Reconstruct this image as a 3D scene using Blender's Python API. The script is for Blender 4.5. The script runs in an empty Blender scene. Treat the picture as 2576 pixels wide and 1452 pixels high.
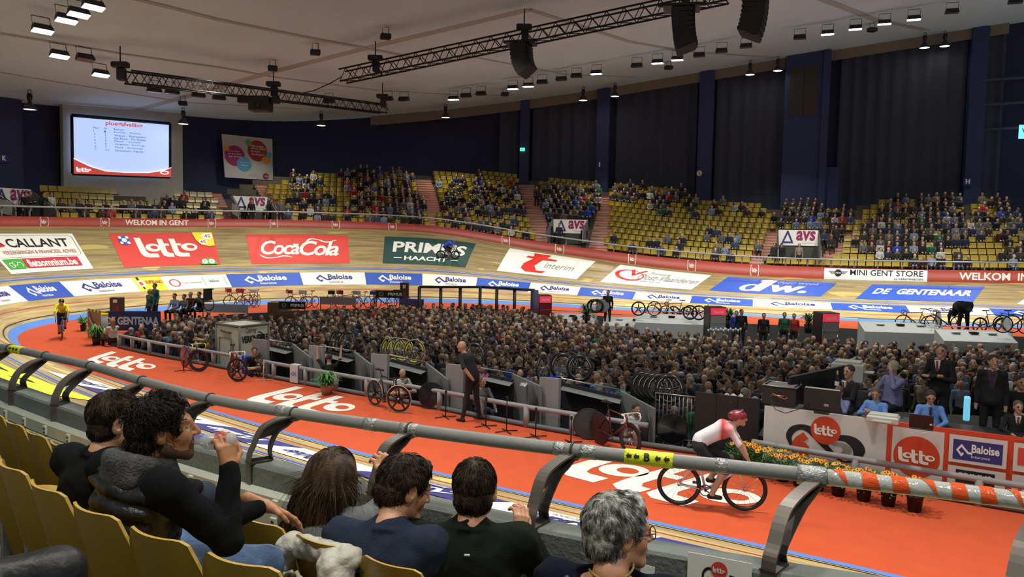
import bpy, bmesh, math, random
import numpy as np
from math import sin, cos, pi, atan, atan2, sqrt, radians
from mathutils import Vector, Matrix
random.seed(7); rng = np.random.default_rng(7)
SC = bpy.context.scene; COL = SC.collection
# ---------------------------------------------------------------- camera
FP = 2000.0; CH = 4.3; PITCH = atan(136/2000.0); ROLL = .02
f0 = np.array([0, cos(PITCH), -sin(PITCH)]); _u = np.array([0, sin(PITCH), cos(PITCH)]); _r = np.array([1., 0, 0])
RV = cos(ROLL)*_r + sin(ROLL)*_u; UV = -sin(ROLL)*_r + cos(ROLL)*_u
CAM = np.array([0, 0, CH])
cd = bpy.data.cameras.new('camera'); cam = bpy.data.objects.new('camera', cd); COL.objects.link(cam)
cam.matrix_world = Matrix(((RV[0], UV[0], -f0[0], 0), (RV[1], UV[1], -f0[1], 0), (RV[2], UV[2], -f0[2], CH), (0, 0, 0, 1)))
cd.sensor_width = 36; cd.lens = 36*FP/2576; cd.clip_start = .05; cd.clip_end = 500
SC.camera = cam
SC.view_settings.view_transform = 'Standard'; SC.view_settings.look = 'None'
SC.view_settings.gamma = 1; SC.view_settings.use_curve_mapping = False
SC.view_settings.exposure = 0.0
# ---------------------------------------------------------------- world
w = bpy.data.worlds.new('world'); SC.world = w; w.use_nodes = True
w.node_tree.nodes['Background'].inputs[0].default_value = (.60, .61, .60, 1)
w.node_tree.nodes['Background'].inputs[1].default_value = .42
# ---------------------------------------------------------------- hall lamps (floodlight rows under the roof) and added fill over the pit
def lamp(x, y, z, tx, ty, tz, power, size=1.2, spread=100, col=(1, .97, .88)):
    l = bpy.data.lights.new('hall_and_fill_light', 'AREA'); l.energy = power; l.shape = 'DISK'; l.size = size; l.spread = radians(spread); l.color = col
    o = bpy.data.objects.new('hall_and_fill_light', l); COL.objects.link(o); o.location = (x, y, z)
    o.rotation_euler = (Vector((tx, ty, tz))-Vector((x, y, z))).to_track_quat('-Z', 'Y').to_euler()
    return o
for (x, y, tx, ty, pw) in [
        (3, 13, 2, 9.5, 900), (-4, 17, -4, 14, 900), (-10, 22, -11, 18, 900), (-14.5, 28, -17, 26, 900),
        (-16, 34, -21.5, 34, 900), (-14, 40, -20, 42, 900), (-9, 45, -14, 49, 1000), (-1, 46, -2, 51, 1000), (6, 43.5, 8, 49, 1100),
        (13, 41.5, 15, 47, 1200), (20, 40, 22, 45.5, 1250), (28, 38, 30, 44, 1250), (11, 8.5, 9, 4.5, 900)]:
    lamp(x, y, 12.3, tx, ty, 0.5, pw*.47, 1.0, 95)
for (x, y) in [(-16, 57), (-5, 61), (7, 60), (19, 56), (31, 53), (-24, 46)]:      # bell lamps over the far stands
    lamp(x, y, 12.2, x*1.0, y-1.5, 5, 220, .6, 130, (1, .93, .8))
for (x, y) in [(-3.5, 1.5), (3.5, -.5), (0, 4)]:                                # unseen lamps over the near stand, out of frame
    lamp(x, y, 11.5, x*.6, y+1.5, 2.2, 170, 1.0, 130, (1, .95, .85))
for (x, y) in [(-3, 31), (6, 28), (15, 30), (8, 38), (20, 34)]:  # added lamps that brighten the pit counters and crowd
    lamp(x, y, 12.4, x, y, 0, 420, 1.0, 140, (1, .95, .85))
# ---------------------------------------------------------------- projection helpers (pixels of the 2576 x 1452 frame)
def proj(P):
    v = np.atleast_2d(np.asarray(P, float))-CAM; z = v@f0
    return 1288+FP*(v@RV)/z, 726-FP*(v@UV)/z, z
def ray(x, y): return f0+(x-1288)/FP*RV-(y-726)/FP*UV
def G(x, y, z=0.0):
    d = ray(x, y); return CAM+d*((z-CH)/d[2])
def D(x, y, dep): return CAM+ray(x, y)*dep
# ---------------------------------------------------------------- materials
def lin(c):
    if isinstance(c, str): c = tuple(int(c[i:i+2], 16) for i in (0, 2, 4))
    return tuple((v/255/12.92 if v/255 <= .04045 else ((v/255+.055)/1.055)**2.4) for v in c)+(1,)
_M = {}
def M(name, c='808080', rough=.6, metal=0, emit=0, noise=0, nscale=8, bump=0, bscale=40, alpha=1, trans=0, stretch=None, spec=None, sheen=0):
    if name in _M: return _M[name]
    m = bpy.data.materials.new(name); m.use_nodes = True; nt = m.node_tree; b = nt.nodes['Principled BSDF']
    L = lin(c); b.inputs['Base Color'].default_value = L; b.inputs['Roughness'].default_value = rough; b.inputs['Metallic'].default_value = metal
    if spec is not None: b.inputs['Specular IOR Level'].default_value = spec
    if sheen: b.inputs['Sheen Weight'].default_value = sheen
    if emit: b.inputs['Emission Color'].default_value = L; b.inputs['Emission Strength'].default_value = emit
    if trans: b.inputs['Transmission Weight'].default_value = trans
    if alpha < 1: b.inputs['Alpha'].default_value = alpha
    if noise or bump:
        tc = nt.nodes.new('ShaderNodeTexCoord'); mp = nt.nodes.new('ShaderNodeMapping'); nt.links.new(tc.outputs['Object'], mp.inputs[0])
        if stretch: mp.inputs['Scale'].default_value = stretch
        if noise:
            n = nt.nodes.new('ShaderNodeTexNoise'); n.inputs['Scale'].default_value = nscale; n.inputs['Detail'].default_value = 4
            nt.links.new(mp.outputs[0], n.inputs[0]); r = nt.nodes.new('ShaderNodeValToRGB'); nt.links.new(n.outputs['Fac'], r.inputs[0])
            r.color_ramp.elements[0].position = .3; r.color_ramp.elements[1].position = .7
            r.color_ramp.elements[0].color = tuple(max(0, v*(1-noise)) for v in L[:3])+(1,)
            r.color_ramp.elements[1].color = tuple(min(1, v*(1+noise)) for v in L[:3])+(1,)
            nt.links.new(r.outputs[0], b.inputs['Base Color'])
        if bump:
            n2 = nt.nodes.new('ShaderNodeTexNoise'); n2.inputs['Scale'].default_value = bscale; n2.inputs['Detail'].default_value = 3
            nt.links.new(mp.outputs[0], n2.inputs[0]); bp = nt.nodes.new('ShaderNodeBump'); bp.inputs['Strength'].default_value = bump
            bp.inputs['Distance'].default_value = .02
            nt.links.new(n2.outputs['Fac'], bp.inputs['Height']); nt.links.new(bp.outputs[0], b.inputs['Normal'])
    _M[name] = m; return m
def E(name, c, s): return M(name, c, emit=s)
# ---------------------------------------------------------------- mesh building
def mk(name, V, F, mi=None, smooth=False, uv=None):
    V = np.asarray(V, np.float32).reshape(-1, 3); me = bpy.data.meshes.new(name)
    if isinstance(F, np.ndarray):
        n, k = F.shape; ls = np.arange(n, dtype=np.int32)*k; fl = F.astype(np.int32).ravel(); lt = np.full(n, k, np.int32)
    else:
        lt = np.array([len(f) for f in F], np.int32); n = len(F); ls = np.concatenate([[0], np.cumsum(lt)[:-1]]).astype(np.int32) if n else np.zeros(0, np.int32)
        fl = np.array([i for f in F for i in f], np.int32)
    me.vertices.add(len(V)); me.vertices.foreach_set('co', V.ravel()); me.loops.add(len(fl)); me.loops.foreach_set('vertex_index', fl)
    me.polygons.add(n); me.polygons.foreach_set('loop_start', ls)
    if n: me.polygons.foreach_set('loop_total', lt)
    if mi is not None: me.polygons.foreach_set('material_index', np.asarray(mi, np.int32))
    if smooth is not False: me.polygons.foreach_set('use_smooth', np.full(n, True) if smooth is True else np.asarray(smooth, bool))
    me.update(calc_edges=True)
    if uv is not None:
        l = me.uv_layers.new(name='UVMap'); l.data.foreach_set('uv', np.asarray(uv, np.float32)[fl].ravel())
    return me
def frame(z, up=(0, 0, 1)):
    z = np.asarray(z, float); z = z/np.linalg.norm(z); u = np.asarray(up, float)
    if abs(z@u) > .98: u = np.array([1., 0, 0])
    x = np.cross(u, z); x /= np.linalg.norm(x); return x, np.cross(z, x), z
class MB:
    def __init__(s): s.v = []; s.f = []; s.m = []; s.sm = []; s.n = 0
    def add(s, V, F, m=0, smooth=False):
        V = np.asarray(V, float).reshape(-1, 3); s.v.append(V)
        for f in F: s.f.append([int(i)+s.n for i in f]); s.m.append(m); s.sm.append(smooth)
        s.n += len(V); return s
    def box(s, c, d, m=0, R=None, rz=0, bev=0):
        x, y, z = [q/2 for q in d]
        if bev:
            P = []
            for zz in (-z, -z+bev, z-bev, z):
                b = bev if abs(zz) == z else 0
                P += [(-x+b, -y+b, zz), (x-b, -y+b, zz), (x-b, y-b, zz), (-x+b, y-b, zz)]
            F = [(3, 2, 1, 0), (12, 13, 14, 15)]+[(k*4+i, k*4+(i+1) % 4, k*4+4+(i+1) % 4, k*4+4+i) for k in range(3) for i in range(4)]
            V = np.array(P)
        else:
            V = np.array([(-x, -y, -z), (x, -y, -z), (x, y, -z), (-x, y, -z), (-x, -y, z), (x, -y, z), (x, y, z), (-x, y, z)])
            F = [(3, 2, 1, 0), (4, 5, 6, 7), (0, 1, 5, 4), (1, 2, 6, 5), (2, 3, 7, 6), (3, 0, 4, 7)]
        if rz: R = np.array([[cos(rz), -sin(rz), 0], [sin(rz), cos(rz), 0], [0, 0, 1]])
        if R is not None: V = V@np.asarray(R).T
        return s.add(V+np.asarray(c, float), F, m)
    def tube(s, P, r, n=8, m=0, closed=False, cap=True, smooth=True, up=(0, 0, 1)):
        P = np.asarray(P, float); k = len(P); r = np.full(k, r) if np.isscalar(r) else np.asarray(r)
        T = (np.roll(P, -1, 0)-np.roll(P, 1, 0)) if closed else np.gradient(P, axis=0)
        V = []
        for i in range(k):
            x, y, _ = frame(T[i], up)
            a = np.arange(n)*2*pi/n; V.append(P[i]+r[i]*(np.cos(a)[:, None]*x+np.sin(a)[:, None]*y))
        F = []
        for i in range(k if closed else k-1):
            j = (i+1) % k
            for q in range(n): F.append((i*n+q, i*n+(q+1) % n, j*n+(q+1) % n, j*n+q))
        if cap and not closed: F.append(tuple(range(n-1, -1, -1))); F.append(tuple((k-1)*n+q for q in range(n)))
        return s.add(np.concatenate(V), F, m, smooth)
    def cyl(s, a, b, r, r2=None, n=10, m=0, smooth=True): return s.tube([a, b], [r, r if r2 is None else r2], n, m, smooth=smooth)
    def lathe(s, prof, c=(0, 0, 0), ax=(0, 0, 1), n=16, m=0, smooth=True):
        x, y, z = frame(ax); V = []
        for (r, h) in prof:
            a = np.arange(n)*2*pi/n; V.append(np.asarray(c, float)+h*z+r*(np.cos(a)[:, None]*x+np.sin(a)[:, None]*y))
        F = [(i*n+q, i*n+(q+1) % n, (i+1)*n+(q+1) % n, (i+1)*n+q) for i in range(len(prof)-1) for q in range(n)]
        return s.add(np.concatenate(V), F, m, smooth)
    def torus(s, c, ax, R, r, n=32, k=8, m=0, sy=1.0, a0=0, a1=2*pi):
        x, y, z = frame(ax); full = abs(a1-a0-2*pi) < 1e-6; N = n if full else n+1; V = []
        for i in range(N):
            a = a0+(a1-a0)*i/n; d = cos(a)*x+sin(a)*y
            for j in range(k):
                b = 2*pi*j/k; V.append(np.asarray(c, float)+d*(R+r*cos(b))+z*r*sy*sin(b))
        F = [((i % N)*k+j, ((i+1) % N)*k+j, ((i+1) % N)*k+(j+1) % k, (i % N)*k+(j+1) % k) for i in range(n) for j in range(k)]
        return s.add(V, F, m, True)
    def prism(s, poly, h, o=(0, 0, 0), x=(1, 0, 0), y=(0, 0, 1), m=0):
        x = np.asarray(x, float); y = np.asarray(y, float); nn = np.cross(x, y); o = np.asarray(o, float); k = len(poly)
        V = [o+p[0]*x+p[1]*y-nn*h/2 for p in poly]+[o+p[0]*x+p[1]*y+nn*h/2 for p in poly]
        F = [tuple(range(k-1, -1, -1)), tuple(range(k, 2*k))]+[(i, (i+1) % k, k+(i+1) % k, k+i) for i in range(k)]
        return s.add(V, F, m)
    def ball(s, c, r, n=10, m=0, R=None):
        r = np.array([r]*3 if np.isscalar(r) else r); V = [(0, 0, -1)]; k = n//2
        for i in range(1, k):
            a = -pi/2+pi*i/k; V += [(cos(a)*cos(2*pi*j/n), cos(a)*sin(2*pi*j/n), sin(a)) for j in range(n)]
        V.append((0, 0, 1)); V = np.array(V)*r; V = V if R is None else V@np.asarray(R).T; L = len(V)-1
        F = [(0, 1+(j+1) % n, 1+j) for j in range(n)]+[(1+i*n+j, 1+i*n+(j+1) % n, 1+(i+1)*n+(j+1) % n, 1+(i+1)*n+j) for i in range(k-2) for j in range(n)]
        F += [(L, 1+(k-2)*n+j, 1+(k-2)*n+(j+1) % n) for j in range(n)]
        return s.add(V+np.asarray(c, float), F, m, True)
    def mesh(s, name='mesh'): return mk(name, np.concatenate(s.v) if s.v else np.zeros((0, 3)), s.f, s.m, s.sm)
def ob(name, me, mats, parent=None, loc=None, rz=0):
    if isinstance(me, MB): me = me.mesh(name)
    mats = mats if isinstance(mats, (list, tuple)) else [mats]
    if not me.materials:
        for m in mats: me.materials.append(m)
    o = bpy.data.objects.new(name, me); COL.objects.link(o)
    if parent: o.parent = parent
    if loc is not None: o.location = tuple(loc)
    if rz: o.rotation_euler = (0, 0, rz)
    return o
def tag(o, label=None, cat=None, group=None, kind=None):
    if label: o['label'] = label
    if cat: o['category'] = cat
    if group: o['group'] = group
    if kind: o['kind'] = kind
    return o
def thing(name, label, cat, loc=(0, 0, 0), rz=0, group=None):
    o = bpy.data.objects.new(name, None); COL.objects.link(o); o.location = tuple(float(v) for v in loc); o.rotation_euler = (0, 0, rz); o.empty_display_size = .1
    return tag(o, label, cat, group)
KIDS = {}
def dup(root, loc=None, rz=None, label=None, group=None):
    if root.name not in KIDS: KIDS[root.name] = [(c, list(c.children)) for c in root.children]
    r = root.copy(); COL.objects.link(r)
    if loc is not None: r.location = tuple(loc)
    if rz is not None: r.rotation_euler = (0, 0, rz)
    if label: r['label'] = label
    if group: r['group'] = group
    for c, gs in KIDS[root.name]:
        a = c.copy(); COL.objects.link(a); a.parent = r
        for g in gs:
            b = g.copy(); COL.objects.link(b); b.parent = a
    return r
def struct(name, mb, mats): return tag(ob(name, mb, mats), kind='structure')
# ---------------------------------------------------------------- the track as a ruled surface
_in = [(14, 4.2), (9.2, 7.2), (4.69, 10.25), (-1.04, 13.9), (-6.2, 17.9), (-10.6, 21.6), (-14.7, 25.1), (-17.9, 28.7), (-19.8, 32.3), (-20.0, 36.2), (-18.3, 40.4), (-15.2, 44.4), (-10.6, 47.7), (-5.0, 49.1), (0.5, 48.7), (6.5, 46.6), (12.3, 44.6), (18.3, 42.9), (24.5, 41.4), (31, 40)]
_out = [(10.5, -1.5, 2), (5.2, 2.1, 2), (.45, 4.05, 2), (-5.5, 8.15, 2), (-11.2, 12.6, 2.2), (-15.3, 16.3, 2.8), (-19.5, 20.3, 3.6), (-23.2, 24.94, 4.1), (-25.58, 30.68, 4.11), (-25.51, 37.22, 4.18), (-22.96, 43.13, 4.26), (-18.92, 48.32, 4.36), (-12.9, 52.7, 4.47), (-5.51, 54.78, 4.28), (1.8, 54.66, 3.26), (8.67, 52.83, 2.42), (14.36, 51.18, 2.01), (20.08, 49.67, 1.91), (26.06, 48.22, 1.94), (32.47, 46.84, 2.04)]
CI = np.c_[np.array(_in), np.zeros(20)]; CO = np.array(_out)
_off = np.array([0]*7+[4.4, 4.6, 5.0, 5.6, 6.8, 10.3, 11, 11, 11, 11, 11, 11, 11.])
_n = CO[:, :2]-CI[:, :2]; _n /= np.linalg.norm(_n, axis=1)[:, None]
CW = np.c_[CO[:, :2]+_n*_off[:, None], CO[:, 2]]
def cr(P, s):
    n = len(P)-1; x = np.clip(np.atleast_1d(s), 0, 1)*n; i = np.minimum(x.astype(int), n-1); f = (x-i)[:, None]
    g = lambda k: P[np.clip(i+k, 0, n)]
    a, b, c, d = g(-1), g(0), g(1), g(2)
    return .5*(2*b+(c-a)*f+(2*a-5*b+4*c-d)*f*f+(3*b-a-3*c+d)*f**3)
def S(s, t, off=0.0):
    s = np.atleast_1d(s).astype(float); t = np.atleast_1d(t).astype(float)[:, None]; a = cr(CI, s); b = cr(CO, s); P = a*(1-t)+b*t
    if off:
        e = 1e-3; T = (cr(CI, s+e)*(1-t)+cr(CO, s+e)*t)-(cr(CI, s-e)*(1-t)+cr(CO, s-e)*t); nn = np.cross(T, b-a); nn /= np.linalg.norm(nn, axis=1)[:, None]
        nn *= np.sign(nn[:, 2:3]); P = P+nn*off
    return P
_ss = np.linspace(.34, 1, 900); _tt = np.linspace(-.3, 1.05, 181); _S, _T = np.meshgrid(_ss, _tt); _S = _S.ravel(); _T = _T.ravel(); _px, _py, _ = proj(S(_S, _T))
_s2 = np.linspace(0, .3, 500); _S2, _T2 = np.meshgrid(_s2, np.linspace(0, 1, 181)); _S2 = _S2.ravel(); _T2 = _T2.ravel(); _p2, _q2, _z2 = proj(S(_S2, _T2)); _p2[_z2 < .5] = 1e9
def ST(x, y):
    i = ((_px-x)**2+(_py-y)**2).argmin(); return _S[i], _T[i]
def STn(x, y):
    i = ((_p2-x)**2+(_q2-y)**2).argmin(); return _S2[i], _T2[i]
def outn(s):
    a = cr(CI, s); b = cr(CO, s); n = (b-a); n[:, 2] = 0; n /= np.linalg.norm(n, axis=1)[:, None]; return b, n
def s_at(curvef, x):
    ss = np.linspace(.36, 1, 1500); q, _, z = proj(curvef(ss)); q[z < 1] = 1e9; return ss[abs(q-x).argmin()]
CEIL = lambda x, y: 15.2+.138*x-.0014*y
def onceil(x, y, drop=0.0):
    z = 14.0
    for _ in range(12):
        P = G(x, y, z-drop); z = CEIL(P[0], P[1])
    P[2] = z-drop; return P
# ---------------------------------------------------------------- flat shapes and lettering
def _eval2d(cu, nm):
    o = bpy.data.objects.new(nm, cu); me = o.to_mesh(); V = np.array([v.co[:2] for v in me.vertices]); F = [tuple(p.vertices) for p in me.polygons]
    o.to_mesh_clear(); bpy.data.objects.remove(o); bpy.data.curves.remove(cu); return V, F
_TC = {}
def text(s, bold=0.0, shear=0.0, space=1.0):
    k = (s, bold, shear, space)
    if k not in _TC:
        cu = bpy.data.curves.new('txt', 'FONT'); cu.body = s; cu.offset = bold; cu.shear = shear; cu.space_character = space; cu.resolution_u = 3; cu.fill_mode = 'FRONT'
        V, F = _eval2d(cu, 'txt'); lo = V.min(0); hi = V.max(0); _TC[k] = ((V-lo)/(hi-lo), F, (hi-lo)[0]/(hi-lo)[1])
    return _TC[k]
def shape(polys):
    cu = bpy.data.curves.new('shp', 'CURVE'); cu.dimensions = '2D'; cu.fill_mode = 'BOTH'
    for p in polys:
        sp = cu.splines.new('POLY'); sp.points.add(len(p)-1); sp.use_cyclic_u = True
        for q, a in zip(sp.points, p): q.co = (a[0], a[1], 0, 1)
    return _eval2d(cu, 'shp')
def ell(cx, cy, rx, ry, n=28, a0=0, rot=0):
    return [(cx+rx*cos(a0+2*pi*i/n)*cos(rot)-ry*sin(a0+2*pi*i/n)*sin(rot), cy+rx*cos(a0+2*pi*i/n)*sin(rot)+ry*sin(a0+2*pi*i/n)*cos(rot)) for i in range(n)]
def stroke(P, w):
    P = np.array(P, float); w = np.full(len(P), w) if np.isscalar(w) else np.array(w); T = np.gradient(P, axis=0); T /= np.linalg.norm(T, axis=1)[:, None]+1e-9; N = np.c_[-T[:, 1], T[:, 0]]*w[:, None]/2
    return [tuple(a) for a in P+N]+[tuple(a) for a in (P-N)[::-1]]
def sstroke(P, w, k=8):
    P = np.array(P, float); w = np.full(len(P), w) if np.isscalar(w) else np.array(w, float); Q = np.c_[P, w]; n = len(Q)-1; t = np.linspace(0, n, n*k+1); i = np.minimum(t.astype(int), n-1); f = (t-i)[:, None]; g = lambda j: Q[np.clip(i+j, 0, n)]
    a, b, c, d = g(-1), g(0), g(1), g(2); R = .5*(2*b+(c-a)*f+(2*a-5*b+4*c-d)*f*f+(3*b-a-3*c+d)*f**3); return stroke(R[:, :2], np.maximum(R[:, 2], .002))
class Flat:   # collects 2-D pieces with (x, y) in a unit square, then maps them
    def __init__(s): s.p = []
    def t(s, txt, x0, y0, x1, y1, mat, **k):
        V, F, _ = text(txt, **k); s.p.append((V*np.array([x1-x0, y1-y0])+np.array([x0, y0]), F, mat, 'lettering')); return s
    def s(s, polys, mat, x0=0, y0=0, sx=1, sy=1, nm='logo'):
        V, F = shape(polys); s.p.append((V*np.array([sx, sy])+np.array([x0, y0]), F, mat, nm)); return s
    def rect(s, x0, y0, x1, y1, mat, nm='panel'): return s.s([[(x0, y0), (x1, y0), (x1, y1), (x0, y1)]], mat, nm=nm)
def cut2d(V, F, step, both=False):
    bm = bmesh.new(); vs = [bm.verts.new((v[0], v[1], 0)) for v in V]
    for f in F:
        try: bm.faces.new([vs[i] for i in f])
        except ValueError: pass
    x = math.floor(V[:, 0].min()/step)*step+step
    while x < V[:, 0].max():
        bmesh.ops.bisect_plane(bm, geom=bm.verts[:]+bm.edges[:]+bm.faces[:], plane_co=(x, 0, 0), plane_no=(1, 0, 0)); x += step
    if both:
        for y in np.arange(.1, 1, .1): bmesh.ops.bisect_plane(bm, geom=bm.verts[:]+bm.edges[:]+bm.faces[:], plane_co=(0, y, 0), plane_no=(0, 1, 0))
    bm.verts.index_update(); V2 = np.array([v.co[:2] for v in bm.verts]); F2 = [tuple(v.index for v in f.verts) for f in bm.faces]; bm.free(); return V2, F2
def put(flat, mapf, parent, o0=.004, do=.004, step=None, both=False):
    by = {}
    for i, (V, F, mat, nm) in enumerate(flat.p):
        if step: V, F = cut2d(V, F, step, both)
        by.setdefault((nm, mat.name), []).append((mapf(V[:, 0], V[:, 1], o0+do*i), F))
    for (nm, mn), L in by.items():
        b = MB()
        for P, F in L: b.add(P, F)
        ob(nm, b, bpy.data.materials[mn], parent)
def plane_map(P0, U, V):
    P0, U, V = (np.asarray(q, float) for q in (P0, U, V)); n = np.cross(U, V); n /= np.linalg.norm(n)
    return lambda a, b, o: P0+a[:, None]*U+b[:, None]*V+n*o
def lotto(x0, y0, w, h):   # heavy slab lettering, in units of 3.3 x 1.5
    P = [[(0, 1.5), (.34, 1.5), (.42, .5), (.5, .33), (.62, .28), (1.02, .28), (1.02, 0), (.45, 0), (.2, .08), (.08, .3), (.05, .6)],
         ell(.86, .72, .42, .3), ell(.92, .74, .2, .13, rot=-.15),
         [(1.2, 1.38), (1.5, 1.38), (1.53, 1.02), (1.78, 1.02), (1.78, .84), (1.54, .84), (1.56, .42), (1.66, .3), (1.86, .28), (1.86, 0), (1.5, 0), (1.28, .12), (1.22, .4)],
         [(1.86, 1.38), (2.16, 1.38), (2.19, 1.02), (2.44, 1.02), (2.44, .84), (2.2, .84), (2.22, .42), (2.32, .3), (2.74, .28), (2.74, 0), (2.16, 0), (1.94, .12), (1.9, .4)],
         ell(2.84, .72, .44, .3), ell(2.92, .74, .21, .13, rot=-.15)]
    return [[(x0+p[0]/3.3*w, y0+p[1]/1.5*h) for p in q] for q in P]
def _flotto(s, x0, y0, w, h, mat):
    P = lotto(x0, y0, w, h)
    for g in ([P[0]], [P[1], P[2]], [P[3]], [P[4]], [P[5], P[6]]): s.s(g, mat)
    return s
Flat.l = _flotto
def baloise_mark(x0, y0, w, h):
    P = [[(0, .5), (.42, 1), (.6, .78), (.95, .42), (1.25, .42), (1.25, .25), (.9, .25), (.52, .62), (.42, .75), (.2, .5), (.42, .25), (.5, .36), (.62, .24), (.42, 0)]]
    return [[(x0+p[0]/1.25*w, y0+p[1]*h) for p in q] for q in P]
# ================================================================ STRUCTURE
def wood_mat():
    m = bpy.data.materials.new('track_wood'); m.use_nodes = True; nt = m.node_tree; b = nt.nodes['Principled BSDF']; N = nt.nodes.new; L = nt.links.new
    uv = N('ShaderNodeTexCoord'); br = N('ShaderNodeTexBrick'); L(uv.outputs['UV'], br.inputs['Vector'])
    br.inputs['Scale'].default_value = 1; br.inputs['Brick Width'].default_value = 3.6; br.inputs['Row Height'].default_value = .05; br.inputs['Mortar Size'].default_value = .0015; br.inputs['Bias'].default_value = 0
    br.inputs['Color1'].default_value = lin('b49c64'); br.inputs['Color2'].default_value = lin('8a7344'); br.inputs['Mortar'].default_value = lin('5c4a2a'); br.offset_frequency = 3; br.offset = .37
    mp = N('ShaderNodeMapping'); mp.inputs['Scale'].default_value = (.25, 3.2, 1); L(uv.outputs['UV'], mp.inputs[0])
    n = N('ShaderNodeTexNoise'); n.inputs['Scale'].default_value = 1.6; n.inputs['Detail'].default_value = 6; L(mp.outputs[0], n.inputs[0])
    r = N('ShaderNodeValToRGB'); L(n.outputs['Fac'], r.inputs[0]); r.color_ramp.elements[0].position = .36; r.color_ramp.elements[0].color = lin('93836a'); r.color_ramp.elements[1].position = .62; r.color_ramp.elements[1].color = lin('ddc88c')
    mx = N('ShaderNodeMix'); mx.data_type = 'RGBA'; mx.inputs[0].default_value = .5; L(br.outputs['Color'], mx.inputs[6]); L(r.outputs[0], mx.inputs[7])
    # pale patches where boards were replaced
    mp2 = N('ShaderNodeMapping'); mp2.inputs['Scale'].default_value = (.3, .8, 1); L(uv.outputs['UV'], mp2.inputs[0])
    vz = N('ShaderNodeTexNoise'); vz.inputs['Scale'].default_value = 1.0; vz.inputs['Detail'].default_value = 1; L(mp2.outputs[0], vz.inputs[0])
    r2 = N('ShaderNodeValToRGB'); L(vz.outputs['Fac'], r2.inputs[0]); r2.color_ramp.elements[0].position = .66; r2.color_ramp.elements[0].color = (0, 0, 0, 1); r2.color_ramp.elements[1].position = .68; r2.color_ramp.elements[1].color = (1, 1, 1, 1)
    mx2 = N('ShaderNodeMix'); mx2.data_type = 'RGBA'; L(r2.outputs[0], mx2.inputs[0]); L(mx.outputs[2], mx2.inputs[6]); mx2.inputs[7].default_value = lin('dcc678')
    # inner lane is lighter than the banking
    sx = N('ShaderNodeSeparateXYZ'); L(uv.outputs['UV'], sx.inputs[0]); mr = N('ShaderNodeMapRange'); L(sx.outputs[1], mr.inputs[0]); mr.inputs[1].default_value = 2.6; mr.inputs[2].default_value = 4.2; mr.inputs[3].default_value = 1.0; mr.inputs[4].default_value = .62
    mm = N('ShaderNodeMix'); mm.data_type = 'RGBA'; mm.blend_type = 'MULTIPLY'; mm.inputs[0].default_value = 1; L(mx2.outputs[2], mm.inputs[6]); L(mr.outputs[0], mm.inputs[7])
    L(mm.outputs[2], b.inputs['Base Color']); b.inputs['Roughness'].default_value = .45; b.inputs['Specular IOR Level'].default_value = .3
    return m
WOOD = wood_mat()
NS = 420; _s = np.linspace(0, 1, NS); NT = 10; _t = np.linspace(0, 1, NT)
arc = np.concatenate([[0], np.cumsum(np.linalg.norm(np.diff(S(_s, np.full(NS, .4)), axis=0), axis=1))])
SLEN = arc[-1]; s_len = lambda s: np.interp(s, _s, arc)
V = np.concatenate([S(_s, np.full(NS, t)) for t in _t]); UVs = np.concatenate([np.c_[arc, np.full(NS, t*7.2)] for t in _t])
Fq = np.array([(j*NS+i, j*NS+i+1, (j+1)*NS+i+1, (j+1)*NS+i) for j in range(NT-1) for i in range(NS-1)])
tag(ob('floor_track', mk('floor_track', V, Fq, smooth=True, uv=UVs), WOOD), kind='structure')
def strip(name, t0, t1, mat, s0=0, s1=1, off=.006, kind='structure'):
    n = int(400*(s1-s0))+2; ss = np.linspace(s0, s1, n); V = np.concatenate([S(ss, np.full(n, t0), off), S(ss, np.full(n, t1), off)])
    return tag(ob(name, mk(name, V, np.array([(i, i+1, n+i+1, n+i) for i in range(n-1)]), smooth=True), mat), kind=kind)
BLUEP = M('blue_paint', '4f86d8', .5, noise=.08, nscale=2); strip('trim_1', -.005, .048, BLUEP)
strip('trim_2', .066, .074, M('black_line', '2b2822', .5)); strip('trim_3', .155, .163, M('red_line', 'b84a2c', .5))
strip('trim_4', .420, .434, M('blue_line', '3a6cc8', .5)); strip('trim_5', .446, .450, M('blue_line'))
strip('trim_6', .475, .48, M('blue_grey_line', '7d8bb0', .5))
# floor: orange carpet ring, pit and ground outside
CARP = M('orange_carpet', 'c4470e', .95, noise=.06, nscale=3, bump=.25, bscale=300, sheen=.1)
FENCE = [(270, 868), (300, 876), (333, 883), (376, 894), (421, 902), (478, 912), (537, 923), (610, 938), (689, 954), (769, 969), (846, 984), (923, 998), (1010, 1013), (1106, 1032), (1210, 1053), (1324, 1075), (1470, 1100), (1640, 1128), (1800, 1150), (1960, 1182), (2140, 1214), (2330, 1250), (2576, 1292), (2900, 1340)]
FP3 = [G(x, y, 0) for x, y in FENCE]
PITfar = [(26, 27), (24, 37), (18.5, 38.5), (12.5, 40.2), (6.5, 42.2), (0.5, 44.2), (-5, 44.8), (-10, 43.5), (-14, 40), (-16.2, 36), (-15.8, 32.5)]
PIT = [tuple(p[:2]) for p in FP3]+PITfar
ringi = S(np.linspace(0, 1, 160), np.zeros(160))[:, :2]
V2, F2 = shape([[tuple(p) for p in ringi]+[(31, 5)], PIT])
struct('floor', MB().add(np.c_[V2, np.full(len(V2), .0)], F2), CARP)
V2, F2 = shape([PIT]); struct('floor_pit', MB().add(np.c_[V2, np.full(len(V2), -1.1)], F2), M('pit_floor', '2c2926', .9))
b = MB()
for i in range(len(PIT)):
    p, q = PIT[i], PIT[(i+1) % len(PIT)]; b.add([(*p, -1.1), (*q, -1.1), (*q, .0), (*p, .0)], [(0, 1, 2, 3)])
struct('wall_pit', b, M('pit_wall', '4a4c4e', .8))
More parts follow.
